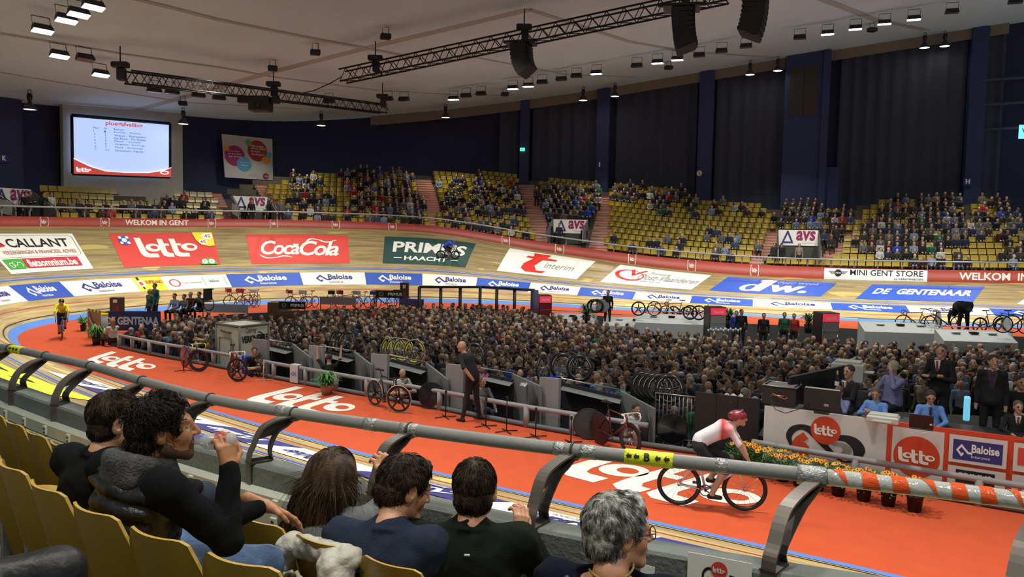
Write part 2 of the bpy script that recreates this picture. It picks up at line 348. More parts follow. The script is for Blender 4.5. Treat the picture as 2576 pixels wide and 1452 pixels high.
# --------------------------------------------------------------- vinyls printed for the boards
WHT = M('vinyl_white', 'e6e8e0', .5); BLU = M('vinyl_blue', '2a52b4', .5); RED = M('vinyl_red', 'd0443c', .5); GRN = M('vinyl_green', '1d4541', .5)
YEL = M('vinyl_yellow', 'f0d93a', .5); NAV = M('vinyl_navy', '2a2f7a', .5); GRY = M('vinyl_grey', '8b8c88', .5); BLK = M('vinyl_black', '1c1c1e', .5); RR = M('vinyl_brick', 'c8402a', .5)
LIM = M('vinyl_lime', 'dcee1e', .5); DGR = M('vinyl_leaf', '46a83c', .5); SKY = M('vinyl_sky', '4f9ac0', .5); PNK = M('vinyl_plum', '93205e', .5); ORG = M('vinyl_orange', 'e0902a', .5)
def smap(c):   # c: four (s, t) corners BL BR TR TL
    c = np.array(c, float)
    def f(a, b, o):
        st = (1-a)[:, None]*(1-b)[:, None]*c[0]+a[:, None]*(1-b)[:, None]*c[1]+a[:, None]*b[:, None]*c[2]+(1-a)[:, None]*b[:, None]*c[3]
        return S(st[:, 0], st[:, 1], o)
    return f
def vinyl(label, px, bg, flat, near=False, step=.06, name='floor_banner'):
    f = STn if near else ST; c = [f(*q) for q in px]
    for i in (0, 1):      # same cross position along an edge, as laid
        pass
    mf = smap(c); n = 24; a, bb = np.meshgrid(np.linspace(0, 1, n), np.linspace(0, 1, 6)); P = mf(a.ravel(), bb.ravel(), .012)
    F = np.array([(j*n+i, j*n+i+1, (j+1)*n+i+1, (j+1)*n+i) for j in range(5) for i in range(n-1)])
    o = tag(ob(name, mk(name, P, F, smooth=True), bg), label, 'banner'); put(flat, mf, o, .018, .004, step); return o
W_ = WHT
F_ = Flat().s([[(.1, .1), (.1, .1)]] if 0 else [stroke([(.03, .9), (.03, .45), (.06, .38), (.94, .38), (.97, .45), (.97, .9), (.94, .95), (.06, .95), (.03, .9)], .008)], GRY)
F_.t('CALLANT', .24, .63, .90, .86, BLK, bold=.02).t('VERZEKERINGEN & FINANCIEEL ADVIES', .12, .46, .93, .55, M('vinyl_rust', 'a04a3c'))
F_.s([[(.06, .62), (.2, .66), (.13, .88)]], RED).s([[(.135, .7), (.21, .67), (.15, .84)]], M('vinyl_wine', '8a2030'))
F_.rect(.04, .1, .26, .34, DGR).rect(.27, .1, .9, .34, M('vinyl_crimson', 'c42e44')).t('fietsomnium.be', .3, .12, .86, .31, WHT, bold=.03)
F_.s([ell(.1, .19, .035, .06), ell(.1, .19, .026, .046), ell(.2, .19, .035, .06), ell(.2, .19, .026, .046), stroke([(.1, .19), (.13, .27), (.19, .26), (.155, .18), (.1, .19)], .01)], WHT)
vinyl('large white track banner reading CALLANT above fietsomnium.be, at the far left of the bend', [(30, 690), (235, 676.5), (182, 587), (-60, 590)], WHT, F_)
F_ = Flat().l(.22, .26, .6, .6, WHT)
F_.s([ell(.12, .78, .055, .14)], M('vinyl_ball_blue', '2f5fb8')).s([ell(.12, .78, .025, .06), ell(.085, .86, .016, .04), ell(.155, .86, .016, .04), ell(.085, .7, .016, .04), ell(.155, .7, .016, .04)], WHT)
F_.s([[(.8, 1), (.99, 1), (.99, .58), (.93, .56), (.86, .62), (.82, .76)]], YEL).s([ell(.935, .88, .05, .1), ell(.885, .7, .04, .08)], WHT).t('45', .91, .83, .965, .93, BLK).t('45', .855, .66, .91, .74, BLK)
F_.s([[(.8, 0), (.97, 0), (.95, .14), (.885, .2), (.82, .14)]], DGR).s([ell(.845, .09, .03, .07), ell(.915, .09, .03, .07)], WHT).t('7', .905, .06, .925, .12, BLK).t('7', .835, .06, .855, .12, BLK)
vinyl('red track banner with big white lotto lettering and numbered balls in its corners', [(314, 673), (555, 666), (534, 587), (273, 587)], RED, F_)
F_ = Flat().t('Coca', .12, .3, .5, .78, WHT, shear=.35, bold=.02, space=.88).t('Cola', .5, .26, .9, .78, WHT, shear=.35, bold=.02, space=.88)
F_.s([sstroke([(.1, .3), (.16, .19), (.26, .2), (.34, .25), (.42, .2)], [.01, .03, .02, .04, .01])], WHT).s([sstroke([(.56, .66), (.62, .84), (.7, .82), (.78, .74), (.88, .82)], [.01, .03, .02, .04, .01])], WHT).rect(.44, .62, .5, .66, WHT)
vinyl('red track banner with white cursive Coca-Cola lettering', [(634, 664), (878, 663), (877, 593), (619, 589)], RED, F_)
F_ = Flat().t('PRIMUS', .1, .42, .93, .82, WHT, bold=.03).t('HAACHT', .24, .13, .75, .29, WHT, bold=.03).rect(.12, .2, .21, .225, WHT).rect(.79, .2, .88, .225, WHT)
vinyl('dark green track banner reading PRIMUS HAACHT, under the high rider', [(962, 663.5), (1172, 673.6), (1197, 613), (968, 595.5)], GRN, F_)
F_ = Flat().s([[(.3, .95), (.5, .95), (.48, .8), (.6, .78), (.6, .7), (.45, .68), (.4, .4), (.46, .2), (.58, .2), (.6, .26), (.55, .1), (.34, .1), (.26, .24), (.26, .45), (.33, .7), (.24, .72), (.25, .8), (.32, .8)]], M('vinyl_scarlet', 'd4281e')).t('interim', .52, .34, .86, .6, GRY)
vinyl('white track banner with a big red letter t and grey word interim', [(1251, 682), (1451, 703), (1499, 658), (1281, 624)], WHT, F_)
F_ = Flat().s([ell(.2, .5, .15, .3, rot=.25), ell(.21, .52, .12, .24, rot=.25)], M('vinyl_scarlet')).s([[(.16, .8), (.23, .46), (.33, .82), (.3, .85), (.235, .6), (.19, .85)]], M('vinyl_scarlet')).t('Provincie', .38, .66, .6, .8, GRY, shear=.1).t('Oost-Vlaanderen', .3, .34, .97, .64, GRY, shear=.1, bold=.01).t('Voor ieder van ons', .26, .2, .6, .3, GRY)
vinyl('white track banner with a red loop and grey words Oost-Vlaanderen', [(1511, 710), (1738, 729), (1789, 693), (1562, 667)], WHT, F_)
F_ = Flat().s([[(p[0], p[1]) for p in ell(.31, .36, .085, .24)], ell(.315, .37, .04, .16)], WHT).s([[(.38, .95), (.48, .95), (.44, .14), (.34, .14), (.36, .82), (.33, .82), (.34, .92)]], WHT).t('w.', .47, .14, .84, .62, WHT, bold=.04).t('deze week', .5, .74, .88, .92, M('vinyl_pale_blue', 'a8b4e0'), shear=.3)
vinyl('blue track banner with big white letters dw and small words deze week', [(1785, 731), (2063, 747), (2105, 713), (1833, 697)], BLU, F_)
vinyl('blue track banner reading DE GENTENAAR on the far straight', [(2151, 753), (2447, 761), (2478, 721), (2194, 716)], BLU, Flat().t('DE', .09, .36, .23, .72, WHT, bold=.025).t('GENTENAAR', .3, .36, .95, .72, WHT, bold=.04))
vinyl('plain white track banner cut by the right edge of the picture', [(2557, 765), (2800, 775), (2850, 735), (2610, 729)], WHT, Flat())
# baloise band
def bal(white):
    c = NAV if white else WHT
    return Flat().s(baloise_mark(.22, .2, .24, .62), c).t('Baloise', .42, .42, .8, .84, c, bold=.03).t('Insurance', .42, .14, .64, .3, GRY if white else WHT, bold=.02)
BX = [-60, 24, 152, 328.5, 404, 567.5, 755, 918, 1061, 1201, 1337, 1464, 1600, 1740, 1896, 2090, 2278, 2489, 2720]
BYt = np.interp(BX, [0, 24, 152, 328, 404, 567, 755, 918, 1061, 1201, 1337, 1464, 1600, 1740, 1896, 2090, 2278, 2489, 2720], [726, 723, 711, 699, 695.5, 691, 688, 688, 690, 696.5, 708, 720, 733, 743, 753, 762, 771, 777, 784])
BS = [ST(x, y)[0] for x, y in zip(BX, BYt)]; BS[0] = BS[1]-.032
for i in range(len(BX)-1):
    c = [(BS[i], .222), (BS[i+1], .222), (BS[i+1], .38), (BS[i], .38)]; bg = WHT if i % 2 == 0 else BLU
    if i == 3: bg, f, lb = YEL, Flat().s([ell(.2, .55, .13, .24)], WHT).s([ell(.2, .55, .07, .13)], RR).rect(.17, .15, .23, .32, BLK).rect(.14, .8, .22, 1, BLK).t('SUPERANO', .38, .5, .95, .75, M('vinyl_rust'), bold=.02).t('steeds de beste keuze', .45, .3, .9, .38, ORG), 'yellow band panel reading SUPERANO with a round seal'
    elif i == 4: bg, f, lb = WHT, Flat().s([ell(.16, .48, .09, .28), ell(.16, .48, .065, .22)], RR).t('Oost Vlaanderen', .28, .4, .58, .56, GRY).s([stroke([(.62, .2), (.62, .8), (.66, .9), (.92, .9), (.95, .8), (.95, .2), (.92, .12), (.66, .12), (.62, .2)], .006)], GRY).t('lekker', .7, .42, .86, .66, M('vinyl_teal', '3f7a68')), 'white band panel with a red ring logo and the word lekker in a frame'
    elif i in (5,): bg, f, lb = BLU, bal(False), 'blue Baloise band panel just right of the lekker panel'
    else:
        if i > 4: bg = BLU if (i-5) % 2 == 0 else WHT
        f = bal(bg is WHT); words = {0: 'cut by the left edge', 1: 'behind the yellow rider', 2: 'left of the yellow panel', 6: 'under the red Coca-Cola banner', 7: 'under the gap left of the PRIMUS banner', 8: 'under the PRIMUS banner', 9: 'below the left corner of the interim banner', 10: 'below the interim banner', 11: 'left below the Oost-Vlaanderen banner', 12: 'right below the Oost-Vlaanderen banner', 13: 'below the left half of the dw banner', 14: 'below the right end of the dw banner', 15: 'below the gap before DE GENTENAAR', 16: 'behind the bending man', 17: 'at the right edge behind the parked bikes'}
        lb = ('white' if bg is WHT else 'blue')+' Baloise Insurance band panel on the boards '+words[i]
    mf = smap(c); a, bb = np.meshgrid(np.linspace(0, 1, 16), np.linspace(0, 1, 3)); P = mf(a.ravel(), bb.ravel(), .012)
    o = tag(ob('floor_banner', mk('floor_banner', P, np.array([(j*16+k, j*16+k+1, (j+1)*16+k+1, (j+1)*16+k) for j in range(2) for k in range(15)]), smooth=True), bg), lb, 'banner'); put(f, mf, o, .018, .004, .1)
# near side of the track: the same prints seen upside down
def nearv(label, px, bg, f): vinyl(label, px, bg, f, near=True, name='near_floor_banner', step=.1)
def slab(s0, s1, t0, t1): return [(s0, t0), (s1, t0), (s1, t1), (s0, t1)]
def svinyl(label, c, bg, f):
    mf = smap(c); a, bb = np.meshgrid(np.linspace(0, 1, 20), np.linspace(0, 1, 4)); P = mf(a.ravel(), bb.ravel(), .012)
    o = tag(ob('near_floor_banner', mk('near_floor_banner', P, np.array([(j*20+k, j*20+k+1, (j+1)*20+k+1, (j+1)*20+k) for j in range(3) for k in range(19)]), smooth=True), bg), label, 'banner'); put(f, mf, o, .018, .004, .1)
nb = [.105, .122, .139, .156, .173, .19, .207, .224, .241]
lbs = ['ahead of the grey-haired woman', 'behind the two short-haired spectators', 'above the navy sweater', 'beside the long-haired woman', 'right of the drinking man', 'behind the drinking man', 'left of the two men', 'at the far left under the rail']
for i in range(8):
    wh = i % 2 == 1; svinyl(('white' if wh else 'blue')+' Baloise band panel on the near boards '+lbs[i], slab(nb[i], nb[i+1], .222, .38), WHT if wh else NAV, bal(wh))

_a, _b = STn(0, 921), STn(266, 1016)
svinyl('bright yellow banner on the near boards at the left edge below the rail', [(_b[0], _b[1]), (_a[0]+.012, _a[1]), (_a[0]+.012, .97), (_b[0]+.001, .97)], M('vinyl_neon', 'd4e61e', .5), Flat().s([[(.3, .12), (.4, .2), (.38, .1)], [(.55, .1), (.75, .22), (.68, .08)]], BLK))
svinyl('blue banner with white letters on the near boards beyond the drinking man', [(STn(640, 1112)[0], .52), (STn(420, 1044)[0], .52), (STn(420, 1044)[0], .9), (STn(640, 1112)[0], .9)][0:0] or slab(.168, .186, .46, .62), NAV, Flat().t('dw.', .3, .2, .75, .85, WHT, bold=.05).t('deze week', .5, .1, .9, .18, WHT))
# --------------------------------------------------------------- far board wall and its rail
hS = lambda s: np.interp(s, [.4, .68, .75, .82, 1], [.5, .5, .6, .72, .74])
def wall_strip(name, s0, s1, z0, z1, mat, ino=0.0, thick=.06, n=None):
    n = n or max(3, int((s1-s0)*300)); ss = np.linspace(s0, s1, n); P, N = outn(ss); z0 = z0(ss) if callable(z0) else np.full(n, z0); z1 = z1(ss) if callable(z1) else np.full(n, z1)
    A = P-N*ino; B = A+N*thick; V = []
    for Q, dz in ((A, z0), (A, z1), (B, z1), (B, z0)):
        q = Q.copy(); q[:, 2] += dz; V.append(q)
    F = [(k*n+i, k*n+i+1, (k+1)*n+i+1, (k+1)*n+i) for k in range(3) for i in range(n-1)]
    return ob(name, mk(name, np.concatenate(V), F, smooth=False), mat)
BW = tag(wall_strip('board_wall', .36, 1, -.05, hS, M('board_red', '96301e', .5, noise=.08, nscale=1.5)), 'long dark red board wall along the top edge of the far track', 'wall')
def wmap(s0, s1, z0=0.0, z1=1.0, ino=.0):   # map a in s, b in wall height fraction
    def f(a, b, o):
        ss = s0+(s1-s0)*a; P, N = outn(ss); P = P-N*(ino+o); P[:, 2] += hS(ss)*(z0+(z1-z0)*b); return P
    return f
for x, y in [(110, 562), (264, 561), (532, 565), (688, 567), (845, 568), (987, 573), (1272, 605), (1408, 625), (1590, 654), (1740, 673), (1898, 687)]:
    s0 = s_at(lambda q: outn(q)[0], x-10); s1 = s_at(lambda q: outn(q)[0], x+10)
    f = Flat().l(.2, .3, .6, .4, WHT).s([stroke([(.14, .95), (.0, .95), (.0, .05), (.14, .05)], .07)], WHT).s([stroke([(.86, .95), (1, .95), (1, .05), (.86, .05)], .07)], WHT); put(f, wmap(s0, s1), BW, .01, .004)
for x0, x1, t in [(315, 474, 'WELKOM IN GENT'), (2412, 2660, 'WELKOM  IN  GENT')]:
    put(Flat().t(t, 0, .2, 1, .82, WHT, bold=.025), wmap(s_at(lambda q: outn(q)[0], x0), s_at(lambda q: outn(q)[0], min(x1, 2660))), BW, .01)
sa, sb = s_at(lambda q: outn(q)[0], 2073), s_at(lambda q: outn(q)[0], 2331)
mi = tag(wall_strip('wall_banner', sa, sb, -.02, lambda s: hS(s)*.93, M('panel_pale', 'ccd2d4', .5), ino=.03, thick=.02), 'pale banner reading MINI GENT STORE with a winged roundel on the red wall', 'banner')
f = Flat().t('MINI GENT STORE', .26, .4, .96, .88, BLK, bold=.01).t('by VERSTRAETEN', .69, .06, .96, .24, BLK).s([[(.04, .72), (.24, .72), (.2, .45), (.17, .5), (.11, .5), (.08, .45)]], GRY).s([ell(.14, .56, .036, .3)], BLK).t('MINI', .115, .48, .165, .64, WHT); put(f, wmap(sa, sb, ino=.03), mi, .01)
RAILM = M('rail_grey', '8d9090', .45, metal=.3)
ss = np.linspace(.37, 1, 160); P, N = outn(ss); P = P-N*.18; P[:, 2] += hS(ss)+.5
fr = thing('far_rail', 'thin pale grey hand rail above the far red wall', 'rail', P[80]); off = P[80].copy()
ob('pipe', MB().tube(P-off, .055, 6), RAILM, fr)
br = MB(); br.tube([(0, .2, -.5), (0, .22, -.3), (0, .16, -.1), (0, .02, -.01)], .04, 5); brm = br.mesh('bracket')
for i in range(0, 160, 3):
    o = ob('bracket', brm, RAILM, fr, P[i]-off, atan2(N[i][1], N[i][0])-pi/2)
# --------------------------------------------------------------- terraces
F0 = lambda s: np.interp(s, [.4, .68, .76, 1], [-.05, -.05, .3, .45])
OFFS = lambda s: np.interp(np.atleast_1d(s)*19, np.arange(20), _off)
def rowp(s, r, dz=0.0):
    P, N = outn(s); Q = P+N*(1.1+.78*r); Q[:, 2] += F0(np.atleast_1d(s))+.385*np.maximum(r, 0)+dz; return Q, N
n = 220; ss = np.linspace(.37, 1, n); lim = (OFFS(ss)-.9)/.78
# stair flights
STPM = M('stair_pink', 'b39a8c', .8); NOSE = M('stair_red', 'c44a34', .6)
def solve_s(x, r):
    return s_at(lambda q: rowp(q, r)[0], x)
stm = MB().box((0, 0, .095), (1, .42, .19)).mesh('step'); nom = MB().box((0, -.2, .175), (1, .06, .04)).mesh('nosing')
FL = [((578, 553), (540, 497), 0, 5, 1.0, 'left of the second white portal banner'), ((722, 552), (665, 477), 0, 7, 1.2, 'right of the second portal banner'), ((1100, 568), (1063, 457), 0, 10, 1.3, 'wide, below the bell lamp of the bend'), ((1362, 592), (1323, 453), 0, 11, 1.4, 'left of the third portal'), ((1505, 617), (1530, 486), 0, 10, 1.4, 'right of the third portal'), ((1880, 645), (1963, 537), 0, 8, 1.5, 'left of the fourth portal'), ((2075, 655), (2160, 545), 0, 8, 1.5, 'right of the fourth portal')]
for (b0, t0, r0, r1, wd, lb) in FL:
    sA, sB = solve_s(b0[0], r0), solve_s(t0[0], r1); base = rowp(sA, 0)[0][0]
    t = thing('stair_flight', 'pinkish concrete stair flight with red nosings, '+lb, 'stairs', base)
    for k in range((r1-r0+1)*2):
        r = r0+k/2; q = (k/2)/(r1-r0+.5); s = sA+(sB-sA)*q; P, N = rowp(s, r); P = P[0]; P[2] = outn(s)[0][0][2]+F0(s)+.385*r; 
        st = ob('step', stm, STPM, t, P-base, atan2(N[0][1], N[0][0])-pi/2); st.scale = (wd, 1, 1)
        no = ob('nosing', nom, NOSE, st)
# --------------------------------------------------------------- far seats
SEATY = [M('seat_ochre', '9f8a2c', .3, noise=.1, nscale=.5), M('seat_olive', '8c761c', .3)]
seat = MB(); sw = .44
pr = [(.02, .80), (.0, .62), (-.03, .48), (-.06, .44), (-.2, .43), (-.40, .47)]
for i in range(len(pr)-1):
    (y0, z0), (y1, z1) = pr[i], pr[i+1]; dz = .012
    seat.add([(-sw/2, y0, z0), (sw/2, y0, z0), (sw/2, y1, z1), (-sw/2, y1, z1), (-sw/2, y0+.02, z0-.02), (sw/2, y0+.02, z0-.02), (sw/2, y1+.02, z1-.02), (-sw/2, y1+.02, z1-.02)], [(0, 1, 2, 3), (7, 6, 5, 4), (0, 3, 7, 4), (1, 5, 6, 2)])
seat.box((0, .0, .22), (.05, .05, .44))
seatm = seat.mesh('stadium_seat'); sv = np.array([v.co for v in seatm.vertices]); sf = [tuple(p.vertices) for p in seatm.polygons]
def inpoly(x, y, P):
    c = False; j = len(P)-1
    for i in range(len(P)):
        if (P[i][1] > y) != (P[j][1] > y) and x < (P[j][0]-P[i][0])*(y-P[i][1])/(P[j][1]-P[i][1])+P[i][0]: c = not c
        j = i
    return c
SECT = {'A': [(88, 468), (292, 475), (296, 497), (440, 499), (440, 483), (535, 486), (578, 600), (175, 600), (140, 540)],
        'B': [(672, 462), (715, 458), (735, 445), (775, 440), (820, 430), (1048, 432), (1052, 458), (1088, 610), (735, 610), (700, 500), (672, 490)],
        'C': [(1085, 432), (1300, 432), (1300, 470), (1342, 590), (1350, 640), (1120, 630)],
        'D': [(1345, 452), (1480, 440), (1500, 460), (1512, 490), (1492, 552), (1383, 552)],
        'E': [(1542, 460), (1720, 470), (1745, 500), (1905, 510), (1955, 545), (1870, 690), (1522, 640)],
        'F': [(1968, 512), (2125, 522), (2160, 548), (2080, 630), (2066, 576), (1935, 576)],
        'G': [(2178, 520), (2230, 500), (2424, 498), (2426, 545), (2450, 545), (2450, 492), (2640, 488), (2640, 700), (2090, 700), (2090, 660)],
        'H': [(1850, 652), (2095, 655), (2095, 700), (1850, 690)]}
seats = []; Ltot = s_len(1)
for r in range(13):
    s = .38
    while s < .999:
        P, N = rowp(s, r, 0); e = rowp(min(s+.002, 1), r)[0][0]; d = np.linalg.norm(e-P[0])/(.002 if s < .998 else 1e9)
        if r < lim[min(n-1, int((s-.37)/.63*n))]:
            X, Y, Z = proj(P[0]+[0, 0, .7])
            for k, pg in SECT.items():
                if -30 < X[0] < 2610 and inpoly(X[0], Y[0], pg): seats.append((P[0].copy(), N[0].copy(), Z[0], k, r, s, X[0], Y[0])); break
        s += .5/max(d, 50)
seats.sort(key=lambda q: q[2]); print('seats', len(seats))
SN = {'A': 'the stand under the video screen', 'B': 'the bend stand right of the second portal', 'C': 'the block between the wide stairs', 'D': 'the block above the third portal', 'E': 'the half-empty block right of the third portal', 'F': 'the block above the fourth portal', 'G': 'the crowded block at the right', 'H': 'the front rows under the fourth portal'}
ONES = 'first second third fourth fifth sixth seventh eighth ninth'.split(); TEEN = 'tenth eleventh twelfth thirteenth fourteenth fifteenth sixteenth seventeenth eighteenth nineteenth'.split(); TENS = {2: 'twent', 3: 'thirt', 4: 'fort', 5: 'fift', 6: 'sixt', 7: 'sevent'}
def ordn(k):
    if k < 10: return ONES[k-1]
    if k < 20: return TEEN[k-10]
    return TENS[k//10]+('ieth' if k % 10 == 0 else 'y-'+ONES[k % 10-1])
rank = {}
for q in sorted(range(len(seats)), key=lambda q: seats[q][5]): kk = (seats[q][3], seats[q][4]); rank[kk] = rank.get(kk, 0)+1; rank[q] = rank[kk]
allv = []; allf = []; allm = []; nv = 0; proto_mat = SEATY[0]
seatm.materials.append(SEATY[0])
SH = {'A': 'the screen stand', 'B': 'the bend stand', 'C': 'the block between wide stairs', 'D': 'the third portal block', 'E': 'the half-empty block', 'F': 'the fourth portal block', 'G': 'the crowded right block', 'H': 'the stand below fourth portal'}
for i, (P, N, Z, k, r, s, X, Y) in enumerate(seats):
    rz = atan2(N[1], N[0])-pi/2
    if i < 300:
        o = bpy.data.objects.new('stadium_seat', seatm); COL.objects.link(o); o.location = tuple(P); o.rotation_euler = (0, 0, rz)
        tag(o, 'ochre seat, '+ordn(rank[i])+' from the left in the '+ordn(r+1)+' row of '+SH[k], 'seat', 'ochre seats in '+SN[k])
    else:
        R = np.array([[cos(rz), -sin(rz), 0], [sin(rz), cos(rz), 0], [0, 0, 1]]); allv.append(sv@R.T+P); allf += [tuple(a+nv for a in q) for q in sf]; nv += len(sv); allm += [int(rng.random() < .35)]*len(sf)
tag(ob('far_seats', mk('far_seats', np.concatenate(allv), allf, allm), SEATY), 'remaining rows of ochre seats in the bend and upper stands', 'seats', kind='stuff')
n = 220; ss = np.linspace(.37, 1, n); tmax = np.full(n, 1.0)
for (P, N, Z, k, r, s, X, Y) in seats:
    if X > 500 or X < 296: i = int((s-.37)/.63*(n-1)); tmax[max(0, i-5):i+6] = np.maximum(tmax[max(0, i-5):i+6], r+.5)
    else: i = int((s-.37)/.63*(n-1)); tmax[max(0, i):i+1] = np.maximum(tmax[max(0, i):i+1], r+.5)
b = MB()
for r in range(-1, 14):
    P, N = outn(ss); o0 = 1.1+.78*r-.35 if r >= 0 else .05; o1 = 1.1+.78*(r+1)-.35; z = F0(ss)+.385*max(r, 0)
    A = P+N*o0; A[:, 2] += z; B = P+N*o1; B[:, 2] += z; Cc = B.copy(); Cc[:, 2] += .385 if r >= 0 else 0
    ok = np.minimum(lim[:-1], tmax[:-1]) >= r; idx = np.where(ok)[0]
    b.add(np.concatenate([A, B, Cc]), [f for i in idx for f in ((i, i+1, n+i+1, n+i), (n+i, n+i+1, 2*n+i+1, 2*n+i))])
struct('floor_terrace', b, M('terrace', '5e574c', .85, noise=.15, nscale=1))
# --------------------------------------------------------------- back wall, pillars, curtains
def wallp(s, ino=0.0, z=0.0):
    P = cr(CW, s); N = outn(s)[1]; P = P-N*ino; P[:, 2] = z; return P, N
def s_w(x): return s_at(lambda q: wallp(q, 0, 12)[0], x)
n = 160; ss = np.linspace(.36, 1, n); A, N = wallp(ss, -.35, 2.5); A = np.concatenate([A, A[-1:]+(A[-1:]-A[-2:-1])*60]); n = 161; B = A.copy(); B[:, 2] = CEIL(B[:, 0], B[:, 1])+.3
struct('wall_back', MB().add(np.concatenate([A, B]), [(i, i+1, n+i+1, n+i) for i in range(n-1)]), M('wall_navy', '1c2140', .8, noise=.1, nscale=.7))
WALLS = M('wall_navy')
bounds = [1256, 1318, 1508, 1550, 1752, 1800, 1982, 2108, 2424, 2468, 2700]
CURT = M('curtain_cloth', '343a4a', .9, sheen=.05)
names = ['left of the tall pillar bearing the letter I', 'between the exit sign and pillar', '', 'between the two round-sign pillars', '', 'left of the wide blue shaft', '', 'between the wide shaft and pillar H', '', 'behind the horizontal bars at the right edge']
def curtain(x0, x1, lb):
    s0, s1 = s_w(x0), s_w(x1); L = np.linalg.norm(wallp(s0, 0)[0]-wallp(s1, 0)[0]); n = int(L/.09)+2; ss = np.linspace(s0, s1, n)
    u = np.linspace(0, L, n); r2 = np.random.default_rng(int(x0)); ph = np.cumsum(r2.uniform(.35, .75, n)); A, N = wallp(ss, 0, 3.0); A = A-N*(.12*np.sin(ph)*(.4+r2.random(n)*.3*0+.5*np.abs(np.sin(u*.7))))[:, None]
    T = A.copy(); T[:, 2] = CEIL(T[:, 0], T[:, 1])-.45; base = A[n//2].copy()
    o = thing('stage_curtain', 'tall dark pleated curtain '+lb, 'curtain', base)
    ob('cloth', MB().add(np.concatenate([A, T])-base, [(i, i+1, n+i+1, n+i) for i in range(n-1)], 0, True), CURT, o)
    Q = T+N*0.0; ob('curtain_track', MB().tube((T-base)[::max(1, n//8)], .05, 5), M('dark_metal', '1a1a1c', .5), o)
for i, (x0, x1) in enumerate([(1256, 1318), (1340, 1508), (1550, 1752), (1800, 1982), (2108, 2424), (2468, 2700)]):
    curtain(x0, x1, ['right of the bend wall, lit green at the top', 'behind the green exit light', 'left of the pillar with a round no-music sign', 'left of the wide blue shaft', 'between the wide blue shaft and pillar H', 'behind the grey bars at the right edge'][i])
PILM = M('pillar_blue', '26335c', .7); k = 0
for x, wd, dp in [(4, 1.6, .5), (1320, .75, .5), (1520, 1.0, .9), (1776, 1.1, .9), (2446, 1.1, .8)]:
    s = s_w(x); P, N = wallp(s, .2, 0); P = P[0]; zt = CEIL(P[0], P[1]); rz = atan2(N[0][1], N[0][0])-pi/2
    struct('pillar', MB().box((0, 0, (zt+3)/2), (wd, dp, zt-3)), PILM if x != 4 else M('pillar_navy', '232c55', .7)).location = P; o = bpy.data.objects[-1] if 0 else COL.objects[-1]; o.rotation_euler = (0, 0, rz)
s = s_w(2045); P, N = wallp(s, .5, 0); P = P[0]; zt = CEIL(P[0], P[1]); rz = atan2(N[0][1], N[0][0])-pi/2
b = MB().box((-.9, 0, (zt+3)/2), (2.6, 1.4, zt-3)).box((.65, -.1, (zt+3)/2), (.5, 1.6, zt-3)).box((1.35, -.1, 6.2), (.95, 1.2, 7.0)); o = struct('pillar_shaft', b, PILM); o.location = P; o.rotation_euler = (0, 0, rz)
g = thing('vent_grille', 'dark double vent grille high on the wide blue shaft', 'vent', (0, 0, 0)); R = np.array([[cos(rz), -sin(rz), 0], [sin(rz), cos(rz), 0], [0, 0, 1]])
g.location = P+R@np.array([-.9, -.72, zt-2.9]); g.rotation_euler = (0, 0, rz)
for sx in (-.5, .5):
    ob('grille_panel', MB().box((sx, 0, 0), (.95, .04, 3.6)), M('grille_brown', '2e2b20', .6), g)
# small signs
def VP(x, y, P, Q):   # ray hits the vertical plane through P, Q
    d = ray(x, y); P = np.asarray(P); Q = np.asarray(Q); n = np.array([-(Q[1]-P[1]), Q[0]-P[0], 0]); t = ((P-CAM)@n)/(d@n); return CAM+d*t
def sign(name, label, cat, x0, y0, x1, y1, mat, flat, ino=.9, th=.04, pts=None):
    sc = s_w((x0+x1)/2) if pts is None else None
    if pts is None:
        P, N = wallp(sc, ino, 0); P = P[0]; T = np.array([N[0][1], -N[0][0], 0]); Q = P+T
    else: P, Q = pts
    BL, BR, TL = VP(x0, y1, P, Q), VP(x1, y1, P, Q), VP(x0, y0, P, Q); U = BR-BL; U[2] = 0; Vv = np.array([0, 0, TL[2]-BL[2]]); nn = np.cross(U, Vv); nn /= np.linalg.norm(nn)
    if nn[1] > 0: nn = -nn
    o = thing(name, label, cat, BL); b = MB(); c = [np.zeros(3), U, U+Vv, Vv]; b.add([*c, *[q-nn*th for q in c]], [(0, 1, 2, 3), (7, 6, 5, 4), (0, 4, 5, 1), (1, 5, 6, 2), (2, 6, 7, 3), (3, 7, 4, 0)])
    ob('board', b, mat, o)
    def mf(a, bb, off): return a[:, None]*U+bb[:, None]*Vv+nn*off
    put(flat, mf, o, .008, .006); return o
BS_ = M('sign_blue', '1b2470', .6)
sign('letter_sign', 'small blue square sign with white letter K at the left edge', 'sign', -2, 385, 23, 408, BS_, Flat().t('K', .3, .22, .72, .78, WHT, bold=.05), ino=.6)
sign('letter_sign', 'small blue sign with white letter I on the tall pillar', 'sign', 1502, 406, 1514, 422, BS_, Flat().t('I', .35, .1, .65, .9, WHT, bold=.02), ino=1.0)
sign('letter_sign', 'small blue square sign with white letter H on the right pillar', 'sign', 2423, 446, 2445, 467, BS_, Flat().t('H', .25, .2, .75, .8, WHT, bold=.05), ino=.9)
for x, y, lb in [(1759, 436, 'left pillar'), (2085, 433, 'wide blue shaft')]:
    sign('round_sign', 'round white sign with a crossed-out note on the '+lb, 'sign', x-7, y-8, x+7, y+8, M('sign_blank', '26335c', .7), Flat().s([ell(.5, .5, .55, .52), ell(.5, .5, .46, .44)], GRY).s([ell(.5, .5, .42, .4)], WHT).s([stroke([(.25, .8), (.75, .2)], .08)], BLK).s([stroke([(.55, .75), (.5, .3), (.4, .25)], .07)], BLK), ino=1.15)
sign('exit_light', 'small glowing green exit sign high on the dark wall', 'sign', 1308, 372, 1320, 380, E('exit_green', '46e0a8', 2.2), Flat().rect(.3, .2, .45, .8, WHT), ino=.6)
